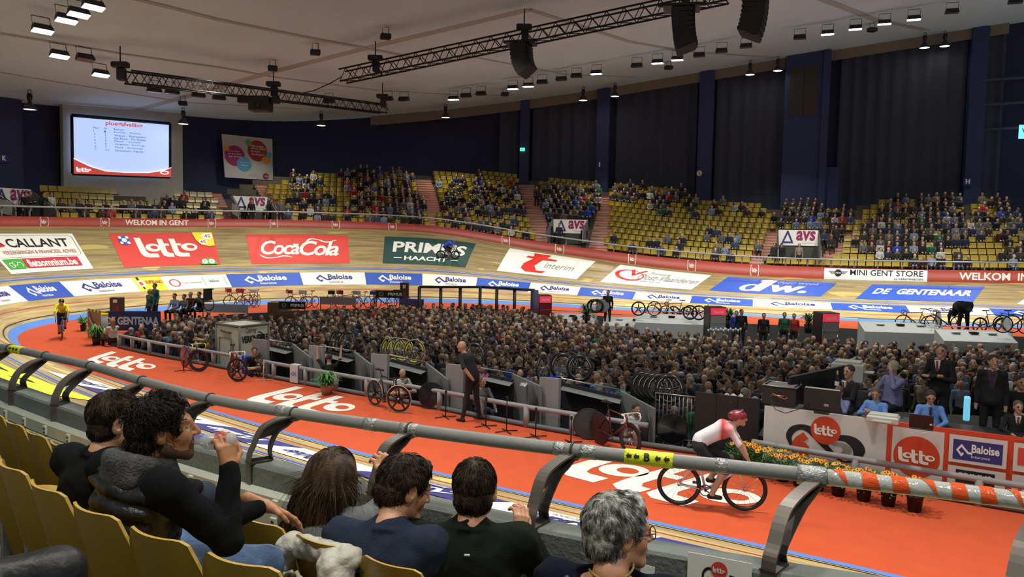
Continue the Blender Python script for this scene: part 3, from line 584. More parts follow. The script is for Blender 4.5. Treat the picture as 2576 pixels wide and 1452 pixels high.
sign('lit_sign', 'bright cyan lit sign with letter V cut by the right edge', 'sign', 2562, 314, 2620, 349, E('cyan_lit', '7fe8ff', 1.1), Flat().t('V', .12, .3, .4, .75, BLK), ino=2.0)
for i, y in enumerate((200, 262, 325)):
    s0, s1 = s_w(2470), s_w(2600); A = wallp(s0, .5, 0)[0][0]; Bq = wallp(s1, .5, 0)[0][0]; p0 = VP(2468, y+3, A, Bq); p1 = VP(2640, y-10, A, Bq)
    tag(ob('wall_bar', MB().cyl(p0, p1, .12, n=6), M('bar_grey', '3c4258', .6)), ['uppermost', 'middle', 'lowest'][i]+' grey horizontal bar on the curtain at the right edge', 'bar')
# white panel and video screen
sL, sR = s_w(150), s_w(455); A = wallp(sL, .3, 0)[0][0]; Bq = wallp(sR, .3, 0)[0][0]
b = MB(); U = Bq-A; nn = np.array([U[1], -U[0], 0]); nn /= np.linalg.norm(nn); nn *= -1 if nn@(CAM-A)*0+nn[1] > 0 else 1
zb = VP(300, 530, A, Bq)[2]; V = [(*A[:2], zb), (*Bq[:2], zb), (*Bq[:2], CEIL(*Bq[:2])), (*A[:2], CEIL(*A[:2]))]
b.add(V+[tuple(np.array(v)-nn*.3) for v in V], [(0, 1, 2, 3), (7, 6, 5, 4), (0, 4, 5, 1), (1, 5, 6, 2), (2, 6, 7, 3), (3, 7, 4, 0)]); struct('wall_screen_bay', b, M('wall_cream', 'a3a096', .85, noise=.04, nscale=1))
A2 = A+nn*.35; B2 = Bq+nn*.35
def quad_thing(name, label, cat, px, mat, flat, P, Q, frame_m=None, fw=.12):
    C4 = [VP(x, y, P, Q) for x, y in px]; C4 = [np.array(c) for c in C4]; o = thing(name, label, cat, C4[0]); base = C4[0]; c = [q-base for q in C4]
    n_ = np.cross(c[1]-c[0], c[3]-c[0]); n_ /= np.linalg.norm(n_); n_ *= -1 if n_[1] > 0 else 1
    b = MB().add([*c, *[q-n_*.05 for q in c]], [(0, 1, 2, 3), (7, 6, 5, 4), (0, 4, 5, 1), (1, 5, 6, 2), (2, 6, 7, 3), (3, 7, 4, 0)]); ob('panel', b, mat, o)
    def mf(a, bb, off): a = a[:, None]; bb = bb[:, None]; return (1-a)*(1-bb)*c[0]+a*(1-bb)*c[1]+a*bb*c[2]+(1-a)*bb*c[3]+n_*off
    put(flat, mf, o, .01, .006)
    if frame_m:
        for q in range(4): ob('frame', MB().tube([c[q]+n_*.02, c[(q+1) % 4]+n_*.02], fw, 4), frame_m, o)
    return o
SCRT = E('screen_text', '2e4a94', .25); SCRR = E('screen_red', 'd8564a', .6)
f = Flat().t('ploegafvalling', .32, .86, .7, .955, SCRR, bold=.02)
cols = ['Renners', 'Kneisky - Thomas', 'Viviani - Scartezzini', 'De Pauw - De Ketele', 'Meyer - Scotson', 'Vergaerde - Stroetinga', 'Havik - Stroetinga', 'Grasmann - Hester']; ww = [.1, .28, .33, .33, .27, .31, .29, .3]; pp = ['Plts', '1.', '2.', '3.', '4.', '5.', '6.', '7.']; nr = ['Nr', '1', '2', '3', '5', '8', '9', '11']
for i, c in enumerate(cols):
    y = .8-i*.054; f.t(c, .4, y, .4+ww[i], y+.036, SCRT).t(pp[i], .2, y, .2+(.05 if i == 0 else .02), y+.034, E('screen_blue', '4468c8', .4)).t(nr[i], .305, y, .305+(.03 if i in (0, 7) else .012), y+.034, SCRT)
f.s([[(0, 0), (1, 0), (1, .17), (.9, .11), (.75, .06), (.5, .045), (.3, .06), (.15, .13), (0, .25)]], SCRR).s([stroke([(0, .26), (.15, .14), (.3, .07), (.5, .055), (.75, .07), (.9, .12), (1, .18)], .012)], E('screen_white', 'f0f4ff', 1)).l(.02, .035, .14, .08, E('screen_white', 'f0f4ff', 1)).s([ell(.92, .08, .05, .035), ell(.92, .08, .035, .02)], E('screen_white', 'f0f4ff', 1))
quad_thing('video_screen', 'lit video screen reading ploegafvalling above a list of names', 'screen', [(182, 437), (427, 446), (427, 311), (180, 290)], E('screen_glow', 'b4ccff', .95), f, A2, B2, M('frame_black', '0c0c0e', .5), .1)
f = Flat().s([ell(.22, .52, .2, .24)], PNK).s([ell(.68, .68, .2, .25)], M('vinyl_darkred', '9c2a2e')).s([ell(.4, .34, .15, .17)], SKY).s([ell(.5, .86, .06, .08)], DGR).s([ell(.86, .48, .1, .09)], ORG).s([ell(.92, .6, .06, .07)], SKY).s([ell(.84, .09, .065, .07)], M('vinyl_darkred')).s([ell(.06, .68, .05, .06)], ORG).t('Met Lotto', .54, .76, .8, .82, WHT).t('win je altijd', .54, .7, .84, .755, WHT).t('op deze', .54, .63, .72, .69, WHT).t('zesdaagse!', .54, .56, .82, .62, WHT).t('Jouw kans', .08, .6, .3, .64, WHT).t('op een ticket', .08, .54, .34, .58, WHT).t('voor de finale', .08, .48, .35, .52, WHT).t('gratis deelname', .3, .36, .52, .39, WHT).t('lotto.be', .32, .3, .46, .33, WHT).t('Droom een euro', .46, .09, .72, .12, GRY).t('lotto', .8, .07, .88, .11, WHT)
sL, sR = s_w(556), s_w(688); A3 = wallp(sL, .25, 0)[0][0]; B3 = wallp(sR, .25, 0)[0][0]
quad_thing('hanging_banner', 'white hanging banner with coloured circles on the navy wall', 'banner', [(566, 446), (687, 454), (685, 350), (558, 337)], M('banner_cloth', 'b9b8b4', .8), f, A3, B3)
# portals of the stands
def portal(x0, x1, yt, yb, ydoor, lb, side, r=1.6):
    xm = (x0+x1)/2; s = solve_s(xm, r); P, N = rowp(s, r); P = P[0]; N = N[0]; T = np.array([N[1], -N[0], 0]); Q = P+T
    BL, BR, TL, BD = VP(x0, yb, P, Q), VP(x1, yb, P, Q), VP(x0, yt, P, Q), VP(x0, ydoor, P, Q); W = np.linalg.norm(BR-BL); h = TL[2]-BL[2]; hd = BL[2]-BD[2]; rz = atan2(N[1], N[0])-pi/2
    t = thing('stand_portal', 'grey walled stand entrance '+lb, 'entrance', (BL+BR)/2*[1, 1, 0]+[0, 0, BD[2]], rz)
    PM = M('portal_grey', '6a6e6c', .7); ob('wall_panel', MB().box((0, .06, hd/2-.2), (W, .08, hd+.4)), M('portal_dark', '3a3e3a', .7), t)
    for sx in (-1, 1):
        b = MB().prism([(0, -.3), (-1.9, -.3), (-1.9, .5), (0, hd+h)], .06, (sx*(W/2+.05), 0, 0), (0, 1, 0), (0, 0, 1)); ob('side_wall', b, PM, t)
        ob('handrail', MB().tube([(sx*(W/2+.05), -1.9, .6), (sx*(W/2+.05), 0, hd+h+.1)], .025, 5), M('dark_metal'), t)
    o = thing('portal_banner', 'white AVS banner with a navy triangle '+lb, 'banner', (BL+BR)/2, rz)
    b = MB().box((0, -.04, h/2), (W, .05, h)); ob('panel', b, WHT, o)
    f = Flat().s([[(.08, .14), (.22, .95), (.25, .95), (.39, .14)], [(.15, .26), (.235, .74), (.32, .26)]], NAV).t('avs', .45, .32, .93, .95, PNK, bold=.03, shear=.1).t('traffic equipment', .6, .14, .92, .2, GRY)
    put(f, plane_map((-W/2, -.07, 0), (W, 0, 0), (0, 0, h)), o, .008)
    if side:
        g = thing('side_sign', 'sloping white Baloise sign on the side wall '+lb, 'sign', (BL+BR)/2*[1, 1, 0]+[0, 0, BD[2]], rz); sx = side*(W/2+.1)
        b = MB().add([(sx, -1.7, .1), (sx, -.2, hd*.6), (sx, -.2, hd*.6+.7), (sx, -1.7, .8)], [(0, 1, 2, 3)]); ob('panel', b, WHT, g)
        def mf(a, bb, off): y = (-1.7+1.5*a) if side < 0 else (-.2-1.5*a); z0 = .1+(hd*.6-.1)*((y+1.7)/1.5); return np.c_[np.full(len(a), sx-side*(off)), y, z0+.7*bb]
        put(Flat().t('Baloise', .1, .25, .9, .75, NAV, bold=.03), mf, g, .01)
portal(-22, 77, 473, 518, 548, 'at the far left of the bend', -1, 1.2)
portal(585, 672, 494, 529, 550, 'right of the screen stand', -1, 1.2)
portal(1392, 1476, 553, 587, 598, 'in the middle of the far stand', 0, .8)
portal(1957, 2057, 579, 618, 648, 'on the right of the far stand', 1, 1.0)
# --------------------------------------------------------------- ceiling
n = 30; xs = np.linspace(-48, 50, n); ys = np.linspace(-14, 76, n); X, Y = np.meshgrid(xs, ys); Z = CEIL(X, Y)
struct('ceiling', MB().add(np.c_[X.ravel(), Y.ravel(), Z.ravel()], [(j*n+i, (j+1)*n+i, (j+1)*n+i+1, j*n+i+1) for j in range(n-1) for i in range(n-1)]), M('ceiling_paint', 'c6dce0', .9, noise=.05, nscale=.25))
SEAM = M('seam', 'a8aca2', .9)
for i, (pl, wd) in enumerate([([(330, -4), (545, 50), (760, 93), (920, 122), (1060, 150)], .35), ([(0, 85), (150, 110), (300, 136), (560, 172), (690, 195)], .3), ([(690, 195), (950, 228), (1130, 238), (1290, 240)], .22), ([(0, 183), (130, 205), (300, 232), (460, 258), (760, 275)], .16), ([(310, 287), (500, 235), (690, 180), (920, 122), (1140, 70), (1330, 25)], .6), ([(1170, 140), (1300, 165), (1420, 187), (1600, 195)], .2), ([(1330, 25), (1580, 105), (1720, 130), (1950, 145)], .35), ([(2060, -4), (2200, 50), (2330, 76)], .5)]):
    P = np.array([onceil(x, y, .03) for x, y in pl]); d = np.gradient(P, axis=0); nr = np.c_[-d[:, 1], d[:, 0], d[:, 2]*0]; nr /= np.linalg.norm(nr, axis=1)[:, None]; k = len(P)
    V = np.concatenate([P-nr*wd/2, P+nr*wd/2, P+nr*wd/2+[0, 0, .06], P-nr*wd/2+[0, 0, .06]]); struct('trim_%d' % (7+i), MB().add(V, [(c*k+i, c*k+i+1, ((c+1) % 4)*k+i+1, ((c+1) % 4)*k+i) for c in range(4) for i in range(k-1)]), SEAM)
ss = np.linspace(.66, 1, 70); A, N = wallp(ss, .35, 0); zz = CEIL(A[:, 0], A[:, 1]); A[:, 2] = zz-.75; B = A.copy(); B[:, 2] = zz
b = MB().add(np.concatenate([A, B]), [(i, i+1, 70+i+1, 70+i) for i in range(69)]); struct('trim_16', b, M('fascia', '77705f', .9))
# --------------------------------------------------------------- floodlights
LB = M('lamp_black', '141416', .5); LIT = E('lamp_lit', 'e8ecff', 14); LOFF = M('lamp_glass', '5a5a5c', .2)
def flood(lit):
    t = thing('floodlight', 'x', 'lamp'); b = MB(); c = [(-.38, -.17, -.1), (.38, -.17, -.1), (.38, .17, -.1), (-.38, .17, -.1), (-.32, -.12, .14), (.32, -.12, .14), (.32, .12, .14), (-.32, .12, .14)]
    b.add(c, [(4, 5, 6, 7), (0, 1, 5, 4), (1, 2, 6, 5), (2, 3, 7, 6), (3, 0, 4, 7)]); ob('housing', b, LB, t)
    ob('lens', MB().box((0, 0, -.12), (.72, .3, .03)), LIT if lit else LOFF, t)
    ob('yoke', MB().tube([(-.33, 0, 0), (-.33, 0, .5), (.33, 0, .5), (.33, 0, 0)], .02, 5), LB, t); ob('hinge', MB().cyl((-.36, 0, .02), (.36, 0, .02), .03, n=6), LB, t); return t
FLOOD = [(234, 12, 1), (197, 31, 1), (166, 46, 1), (106, 72, 1), (149, 136, 1), (214, 145, 0), (253, 184, 1), (388, 226, 0), (433, 230, 0), (499, 238, 0), (551, 245, 0), (827, 254, 0), (975, 248, 0), (1016, 249, 0), (1141, 247, 1), (1172, 240, 0), (1210, 235, 0), (1290, 220, 1), (1329, 214, 1), (1364, 206, 0), (1412, 198, 0), (1450, 190, 0), (1500, 182, 1), (1602, 164, 0), (1654, 155, 1), (1704, 147, 1), (1759, 138, 0), (1815, 127, 0), (1877, 115, 0), (2012, 93, 0), (2082, 82, 1), (2152, 69, 1), (2225, 56, 1), (2299, 45, 1), (2395, 28, 0), (2554, 3, 0)]
FW = ['topmost lit floodlight near the top left corner', 'second lit floodlight down from the top left', 'third lit floodlight down from the top left', 'lit floodlight lowest of the upper left four', 'lit floodlight at the head of the second left row', 'dim floodlight just left of the truss hoist', 'lit floodlight beside the left end of the truss', 'first dark floodlight hanging under the left truss', 'second dark floodlight under the left truss', 'third dark floodlight under the left truss', 'fourth dark floodlight under the left truss', 'dark floodlight behind the middle of the left truss', 'dark floodlight at the right end of the left truss', 'dark floodlight just past the end of the left truss', 'lit floodlight leading the long rising row', 'second in the long rising row, unlit', 'third in the long rising row, unlit', 'lit floodlight left of the small speaker array', 'lit floodlight under the small speaker array', 'unlit floodlight right under the small speaker array', 'unlit floodlight, first of three past the small array', 'unlit floodlight, second of three past the small array', 'lit floodlight, third of three past the small array', 'unlit floodlight left of the big speaker array group', 'lit floodlight left of the big speaker array', 'lit floodlight touching the foot of the big array', 'unlit floodlight right behind the big array', 'unlit floodlight between the two big arrays', 'unlit floodlight below the rightmost array', 'unlit floodlight opening the right hand row', 'lit floodlight second in the right hand row', 'warm lit floodlight third in the right hand row', 'lit floodlight fourth in the right hand row', 'lit floodlight fifth in the right hand row', 'unlit floodlight near the top right', 'unlit floodlight cut by the top right corner']
protoF = {}
def place(kind, maker, px, py, drop, lb, rz, grp):
    P = onceil(px, py, drop)
    if kind not in protoF: t = maker(); protoF[kind] = t; t.location = P; t.rotation_euler = (0, 0, rz); t['label'] = lb; t['group'] = grp; return t
    return dup(protoF[kind], P, rz, lb, grp)
for (x, y, lit), lb in zip(FLOOD, FW): 
    o = place('f%d' % lit, lambda: flood(lit), x, y, .72, 'black box '+lb, (.65 if x < 560 else -.35), 'floodlights under the roof')
    if x < 260: o.rotation_euler = (radians(-18), 0, .9)
def bell():
    t = thing('bell_lamp', 'x', 'lamp'); ob('ballast', MB().lathe([(0, .6), (.13, .6), (.15, .45), (.12, .25), (.05, .2)], n=10), LB, t); ob('hook', MB().torus((0, 0, .72), (0, 1, 0), .1, .02, 10, 4), LB, t)
    ob('shade', MB().lathe([(.06, .22), (.14, .12), (.28, -.08), (.36, -.24), (.34, -.25), (.26, -.08), (.1, .08), (0, .1)], n=16), M('shade_grey', '44454a', .4, metal=.5), t); ob('bulb', MB().lathe([(0, -.1), (.3, -.17), (.32, -.22), (0, -.235)], n=14), E('bulb_lit', 'fff4e0', 12), t); return t
for (x, y), lb in zip([(75, 265), (461, 303), (808, 308), (1121, 288), (1467, 245), (1547, 235), (1887, 180), (1957, 170), (2326, 112), (2377, 108)], ['left of the video screen', 'at the right corner of the screen panel', 'above the left of the bend wall', 'where the curtains begin', 'above the exit light curtain', 'beside the pillar marked I', 'left of the wide blue shaft, nearer the roof', 'next to the wide blue shaft', 'warm one of the pair near pillar H', 'white one of the pair near pillar H']):
    place('b', bell, x, y, .85, 'lit bell-shaped hall lamp '+lb, 0, 'bell lamps along the wall')
def spotl():
    t = thing('ceiling_projector', 'x', 'lamp'); ob('housing', MB().box((0, 0, 0), (.5, .4, .26), rz=.3, bev=.04), LB, t); ob('bracket', MB().tube([(-.15, 0, .1), (-.15, 0, .45), (.15, 0, .45), (.15, 0, .1)], .02, 4), LB, t); return t
for (x, y), lb in zip([(970, 92), (793, 132), (686, 172), (2194, 75), (1682, 170), (1270, 237), (460, 260)], ['alone high in the middle of the ceiling', 'left of the second truss end', 'above the middle of the left truss', 'behind the right row', 'below the middle row', 'at the lower ceiling edge', 'left above a bell lamp']):
    place('p', spotl, x, y, .45, 'small black ceiling projector '+lb, 0, 'small projectors')
# --------------------------------------------------------------- trusses and hoists
TM = M('truss_black', '171512', .5, metal=.3)
def truss(lb, x0, y0, x1, y1, drop, hh):
    A, B = onceil(x0, y0, drop), onceil(x1, y1, drop); L = np.linalg.norm(B-A); d = (B-A)/L; sd = np.cross(d, (0, 0, 1)); sd /= np.linalg.norm(sd); up = np.cross(sd, d); t = thing('lighting_truss', lb, 'truss', A); n = int(L/.8)
    for sx in (-1, 1):
        for sz in (-1, 1): ob('chord', MB().cyl(sd*sx*hh/2+up*sz*hh/2, d*L+sd*sx*hh/2+up*sz*hh/2, .045, n=6), TM, t)
    for sx in (-1, 1):
        P = [d*(L*i/(2*n))+sd*sx*hh/2+up*(hh/2 if i % 2 else -hh/2) for i in range(2*n+1)]; b = MB()
        for i in range(2*n): b.cyl(P[i], P[i+1], .022, n=4)
        tag(ob('lacing', b, TM, t), kind='stuff')
    b = MB()
    for i in range(n): b.cyl(d*(L*i/n)+sd*hh/2-up*hh/2, d*(L*(i+1)/n)-sd*hh/2-up*hh/2, .02, n=4)
    tag(ob('bottom_lacing', b, TM, t), kind='stuff'); return A, B, d
T1 = truss('long black lighting truss sloping down across the left of the ceiling', 322, 194, 965, 274, 1.5, .55)
T2 = truss('long black truss rising from the middle towards the top right', 862, 192, 1830, -14, 1.5, .62)
def hoist():
    t = thing('chain_hoist', 'x', 'hoist'); ob('chain', MB().cyl((0, 0, .4), (0, 0, 1.3), .03, n=5), TM, t); ob('motor', MB().box((0, 0, .45), (.75, .3, .28), bev=.05), LB, t); ob('chain_bag', MB().box((.05, 0, .02), (.34, .3, .6), bev=.06), LB, t); ob('sling', MB().tube([(-.1, 0, .35), (.35, 0, -.4)], .05, 5), LB, t); return t
for (x, y), lb in zip([(303, 188), (688, 232), (962, 260), (944, 168), (1318, 92), (1722, 6)], ['at the left end of the left truss', 'in the middle of the left truss above the cube speaker', 'at the right end of the left truss', 'near the end of the rising truss', 'above the small speaker array', 'above the big speaker array']):
    place('h', hoist, x, y, 1.35, 'black chain hoist '+lb, 0, 'chain hoists')
tag(ob('cable', MB().tube([onceil(740, 238, 1.3), onceil(790, 228, 2.4), onceil(830, 210, 2.2), onceil(858, 194, 1.6)], .03, 5), TM), 'thin black cable sagging between the two trusses', 'cable')
def cube_sp():
    t = thing('projector_cluster', 'black cube projector cluster hanging from the left truss', 'projector'); ob('body', MB().box((0, 0, 0), (1.1, .8, .8), bev=.05), LB, t); ob('lens', MB().cyl((0, -.4, -.05), (0, -.48, -.05), .14, n=12), M('glass_dark', '20242c', .1), t)
    ob('side_box', MB().box((-.9, 0, .2), (.6, .4, .3)), LB, t); ob('side_box', MB().box((.8, 0, .2), (.4, .4, .3)), LB, t); return t
o = cube_sp(); o.location = onceil(656, 262, 2.2)
# line arrays
def array(px, py, n, sc, face, lb, dep, bend):
    base = D(px, py, dep); t = thing('line_array', lb, 'loudspeaker', base); t.rotation_euler = (0, 0, face); GR = M('array_black', '0f0f10', .7, bump=.3, bscale=60)
    y = z = 0.0; a = -.03
    for i in range(n):
        h = .19*sc; b = MB().prism([(0, 0), (-.6*sc, -.02*sc), (-.68*sc, -h*.5), (-.6*sc, -h+.02*sc), (0, -h), (.1*sc, -h*.85), (.1*sc, -h*.15)], 1.25*sc, m=0, x=(0, cos(a), sin(a)), y=(0, -sin(a), cos(a)), o=(0, y, z))
        e = ob('cabinet', b, GR, t); ob('horn_flange', MB().cyl(((-.45*sc), y+.1*sc*0-.66*sc*cos(a), z-h/2-.66*sc*sin(a)), (.45*sc, y-.66*sc*cos(a), z-h/2-.66*sc*sin(a)), .075*sc, n=8), GR, e)
        y += h*sin(a); z -= h*cos(a); a -= bend*(.5+i*.2)
    ob('fly_frame', MB().box((0, -.25*sc, .1*sc), (1.1*sc, 1.3*sc, .1*sc)).box((0, -.25*sc, .22*sc), (.12, 1.7*sc, .1)), TM, t)
array(1297, 116, 8, .85, 1.25, 'small curved black line array hanging left of the centre of the truss', 32, .085)
array(1697, 28, 8, .86, 1.35, 'big curved black line array on the right part of the truss', 25, .04)
array(1925, -12, 8, .86, -1.95, 'rightmost black line array curving the other way, cut by the top edge', 24, .045)
# ================================================================ BODIES: smooth blended solids turned into one skin
class Sdf:
    def __init__(s, lo, hi, res):
        s.lo = np.array(lo, float); s.res = res; s.n = np.ceil((np.array(hi)-s.lo)/res).astype(int)+1
        s.D = np.full(s.n, .09, np.float32); s.L = np.zeros(s.n, np.int8); s.B = np.full(s.n, 9., np.float32)
    def blk(s, lo, hi, m):
        a = np.clip(np.floor((lo-m-s.lo)/s.res).astype(int), 0, s.n); b = np.clip(np.ceil((hi+m-s.lo)/s.res).astype(int)+1, 0, s.n)
        if (b <= a).any(): return None
        g = np.ogrid[a[0]:b[0], a[1]:b[1], a[2]:b[2]]; return tuple(slice(i, j) for i, j in zip(a, b)), [g[i]*s.res+s.lo[i] for i in range(3)]
    def put(s, sl, d, k, m, sub=False):
        d = d.astype(np.float32); D0 = s.D[sl]
        if sub: h = np.clip(.5-.5*(D0+d)/k, 0, 1); s.D[sl] = D0*(1-h)+(-d)*h+k*h*(1-h); return
        h = np.clip(.5+.5*(D0-d)/k, 0, 1); s.D[sl] = D0*(1-h)+d*h-k*h*(1-h)
        c = d < s.B[sl]; s.L[sl][c] = m; s.B[sl][c] = d[c]
    def cone(s, a, b, ra, rb, m=0, k=.02, sub=False, fl=None):
        a = np.array(a, float); b = np.array(b, float); r = max(ra, rb); q = s.blk(np.minimum(a, b)-r, np.maximum(a, b)+r, .05)
        if q is None: return s
        sl, (X, Y, Z) = q; ab = b-a; L2 = ab@ab+1e-12; t = np.clip(((X-a[0])*ab[0]+(Y-a[1])*ab[1]+(Z-a[2])*ab[2])/L2, 0, 1)
        dx, dy, dz = X-a[0]-t*ab[0], Y-a[1]-t*ab[1], Z-a[2]-t*ab[2]
        if fl is not None: u = (dx*fl[0]+dy*fl[1]+dz*fl[2]); w = fl[3]; dx = dx+u*fl[0]*(w-1); dy = dy+u*fl[1]*(w-1); dz = dz+u*fl[2]*(w-1)
        s.put(sl, np.sqrt(dx*dx+dy*dy+dz*dz)-(ra+(rb-ra)*t), k, m, sub); return s
    def ell(s, c, r, m=0, k=.02, R=None, sub=False, bump=None):
        c = np.array(c, float); r = np.array(r, float); R = np.eye(3) if R is None else np.asarray(R); q = s.blk(c-r.max(), c+r.max(), .05)
        if q is None: return s
        sl, (X, Y, Z) = q; X = X-c[0]; Y = Y-c[1]; Z = Z-c[2]; P = [X*R[0, i]+Y*R[1, i]+Z*R[2, i] for i in range(3)]
        k0 = np.sqrt(sum((P[i]/r[i])**2 for i in range(3))); k1 = np.sqrt(sum((P[i]/r[i]**2)**2 for i in range(3)))+1e-6; d = np.where(k0 < .5, (k0-1)*r.min(), k0*(k0-1)/k1)
        if bump: d = d+bump(X+c[0], Y+c[1], Z+c[2])
        s.put(sl, d, k, m, sub); return s
    def mesh(s, name, smooth=True):
        D = s.D; S_ = D < 0; n = np.array(D.shape)
        c8 = [S_[i:n[0]-1+i, j:n[1]-1+j, k:n[2]-1+k] for i in (0, 1) for j in (0, 1) for k in (0, 1)]
        A = np.logical_or.reduce(c8) & ~np.logical_and.reduce(c8); I = np.argwhere(A); idx = np.full(A.shape, -1, np.int32); idx[A] = np.arange(len(I))
        acc = np.zeros((len(I), 3)); cnt = np.zeros(len(I)); O = np.array([(i, j, k) for i in (0, 1) for j in (0, 1) for k in (0, 1)])
        val = [D[tuple((I+o).T)] for o in O]
        for e in range(8):
            for ax in range(3):
                if O[e][ax] == 0:
                    f = e+(4, 2, 1)[ax]; a, b = val[e], val[f]; c = (a < 0) != (b < 0); t = np.where(c, a/(a-b+1e-12), 0); p = np.repeat(O[e][None].astype(float), len(I), 0); p[:, ax] += t
                    acc[c] += p[c]; cnt[c] += 1
        V = (acc/cnt[:, None]+I)*s.res+s.lo; F = []
        for ax in range(3):
            sl0 = [slice(None)]*3; sl1 = [slice(None)]*3; sl0[ax] = slice(0, -1); sl1[ax] = slice(1, None)
            a = S_[tuple(sl0)]; b = S_[tuple(sl1)]; E_ = np.argwhere(a != b); u, v = [(1, 2), (2, 0), (0, 1)][ax]
            E_ = E_[(E_[:, u] > 0) & (E_[:, v] > 0) & (E_[:, u] < n[u]-1) & (E_[:, v] < n[v]-1)]
            if not len(E_): continue
            fl = a[tuple(E_.T)]; q = []
            for du, dv in ((1, 1), (0, 1), (0, 0), (1, 0)):
                c = E_.copy(); c[:, u] -= du; c[:, v] -= dv; q.append(idx[tuple(c.T)])
            q = np.stack(q, 1); q[~fl] = q[~fl][:, ::-1]; F.append(q)
        F = np.concatenate(F); F = F[(F >= 0).all(1)]; C = V[F].mean(1); ii = np.clip(np.round((C-s.lo)/s.res).astype(int), 0, n-1); mi = s.L[tuple(ii.T)]
        return mk(name, V, F, mi, smooth)
def rotz(a): return np.array([[cos(a), -sin(a), 0], [sin(a), cos(a), 0], [0, 0, 1]])
def rotx(a): return np.array([[1, 0, 0], [0, cos(a), -sin(a)], [0, sin(a), cos(a)]])
def roty(a): return np.array([[cos(a), 0, sin(a)], [0, 1, 0], [-sin(a), 0, cos(a)]])
# material slots for simple people: 0 skin, 1 top, 2 trousers, 3 hair, 4 shoes, 5 dark detail
def simple_person(pose, hair='short', res=.026, belly=0, glasses=False, name='person'):
    p = dict(pel=(0, 0, .93), che=(0, 0, 1.28), nec=(0, 0, 1.46), hd=(0, .02, 1.6), hy=0, hp=0, w=1.0)
    sit = pose.get('sit'); 
    if sit: p.update(pel=(0, 0, .5), che=(0, pose.get('lean', .0)*.6, .84), nec=(0, pose.get('lean', 0), 1.0), hd=(0, .03+pose.get('lean', 0)*1.15, 1.15))
    p.update({k: v for k, v in pose.items() if k in p}); top = p['nec'][2]
    she = [(-.17, 0, top-.07), (.17, 0, top-.07)]; she = [(x, p['nec'][1]*.9, z) for x, y, z in she]
    elb = pose.get('elb', [(-.22, -.03, top-.36), (.22, -.03, top-.36)]); wr = pose.get('wr', [(-.22, .06, top-.6), (.22, .06, top-.6)])
    kn = pose.get('kn', [(-.12, .43, .5), (.12, .43, .5)] if sit else [(-.1, .02, .5), (.1, .02, .5)]); an = pose.get('an', [(-.12, .42, .08), (.12, .42, .08)] if sit else [(-.11, 0, .08), (.11, 0, .08)])
    pts = np.array([p['pel'], p['hd'], *elb, *wr, *kn, *an, *she]); s = Sdf(pts.min(0)-.2, pts.max(0)+.2, res); pel, che, nec = (np.array(p[q]) for q in ('pel', 'che', 'nec'))
    s.ell(pel, (.16, .12+belly, .13), 2, .03); s.cone(pel+[0, 0, .08], che, .125+belly, .14, 1, .04, fl=(0, 1, 0, 1.18)); s.cone(che, nec-[0, 0, .1], .15, .11, 1, .04, fl=(0, 1, 0, 1.3)); s.cone(she[0], she[1], .062, .062, 1, .04)
    for i in (0, 1):
        s.cone(she[i], elb[i], .056, .046, 1, .03); s.cone(elb[i], wr[i], .044, .033, 1 if pose.get('sleeve', 1) else 0, .02); w = np.array(wr[i]); d = w-np.array(elb[i]); d = d/np.linalg.norm(d); s.cone(w+d*.02, w+d*.1, .032, .026, 0, .015)
        hp = np.array([(-.09, .09)[i], 0, 0])+pel-[0, 0, .03]; s.cone(hp, kn[i], .088, .06, 2, .03); s.cone(kn[i], an[i], .058, .04, 0 if pose.get('bare') else 2, .02); a = np.array(an[i]); s.cone(a+[0, -.03, -.035], a+[0, .13, -.045], .042, .034, 4, .02)
    hd = np.array(p['hd']); R = rotz(p['hy'])@rotx(p['hp']); f = lambda x, y, z: hd+R@np.array([x, y, z])
    s.cone(nec-[0, 0, .04], f(0, -.02, -.06), .055, .052, 0, .02); s.ell(f(0, 0, .01), (.077, .095, .105), 0, .01, R); s.cone(f(0, .035, -.05), f(0, .055, -.085), .05, .036, 0, .02)
    s.cone(f(0, .095, .01), f(0, .108, -.025), .013, .018, 0, .012)
    for sx in (-1, 1): s.ell(f(sx*.078, -.01, -.01), (.012, .022, .03), 0, .008, R)
    if hair == 'short': s.ell(f(0, -.02, .04), (.086, .1, .09), 3, .008, R)
    if hair == 'thin': s.ell(f(0, -.03, .01), (.083, .088, .085), 3, .008, R)
    if hair == 'long': s.ell(f(0, -.025, .03), (.092, .1, .1), 3, .01, R); s.cone(f(0, -.06, 0), f(0, -.09, -.24), .085, .06, 3, .03)
    if hair == 'helmet': s.ell(f(0, -.03, .045), (.1, .14, .085), 3, .008, R); [s.cone(f(q, -.14, .07), f(q, .06, .125), .014, .012, 5, .004) for q in (-.05, 0, .05)]
    if hair == 'bun': s.ell(f(0, -.02, .035), (.088, .1, .095), 3, .008, R); s.ell(f(0, -.12, .05), (.04, .04, .04), 3, .01)
    if hair == 'cap': s.ell(f(0, -.01, .055), (.09, .1, .065), 3, .008, R); s.cone(f(-.04, .1, .05), f(.04, .1, .05), .02, .02, 3, .01); s.cone(f(0, .1, .05), f(0, .15, .04), .02, .015, 3, .01)
    for sx in (-1, 1): s.ell(f(sx*.032, .088, .018), (.021 if glasses else .014, .009, .011 if glasses else .008), 5, .002, R)
    return s.mesh(name)
SKIN = [M('skin_%d' % i, c, .6, noise=.08, nscale=12) for i, c in enumerate(('b08c74', '94725c', 'bd9c86'))]
HAIR = [M('hair_%d' % i, c, .8) for i, c in enumerate(('1b1613', '33261c', '57493a', '8f8b84', '8d7142'))]
CLN = ['black', 'charcoal', 'navy', 'dark olive', 'brown', 'grey', 'maroon', 'light blue', 'white', 'green', 'beige', 'denim blue', 'purple', 'red', 'royal blue']
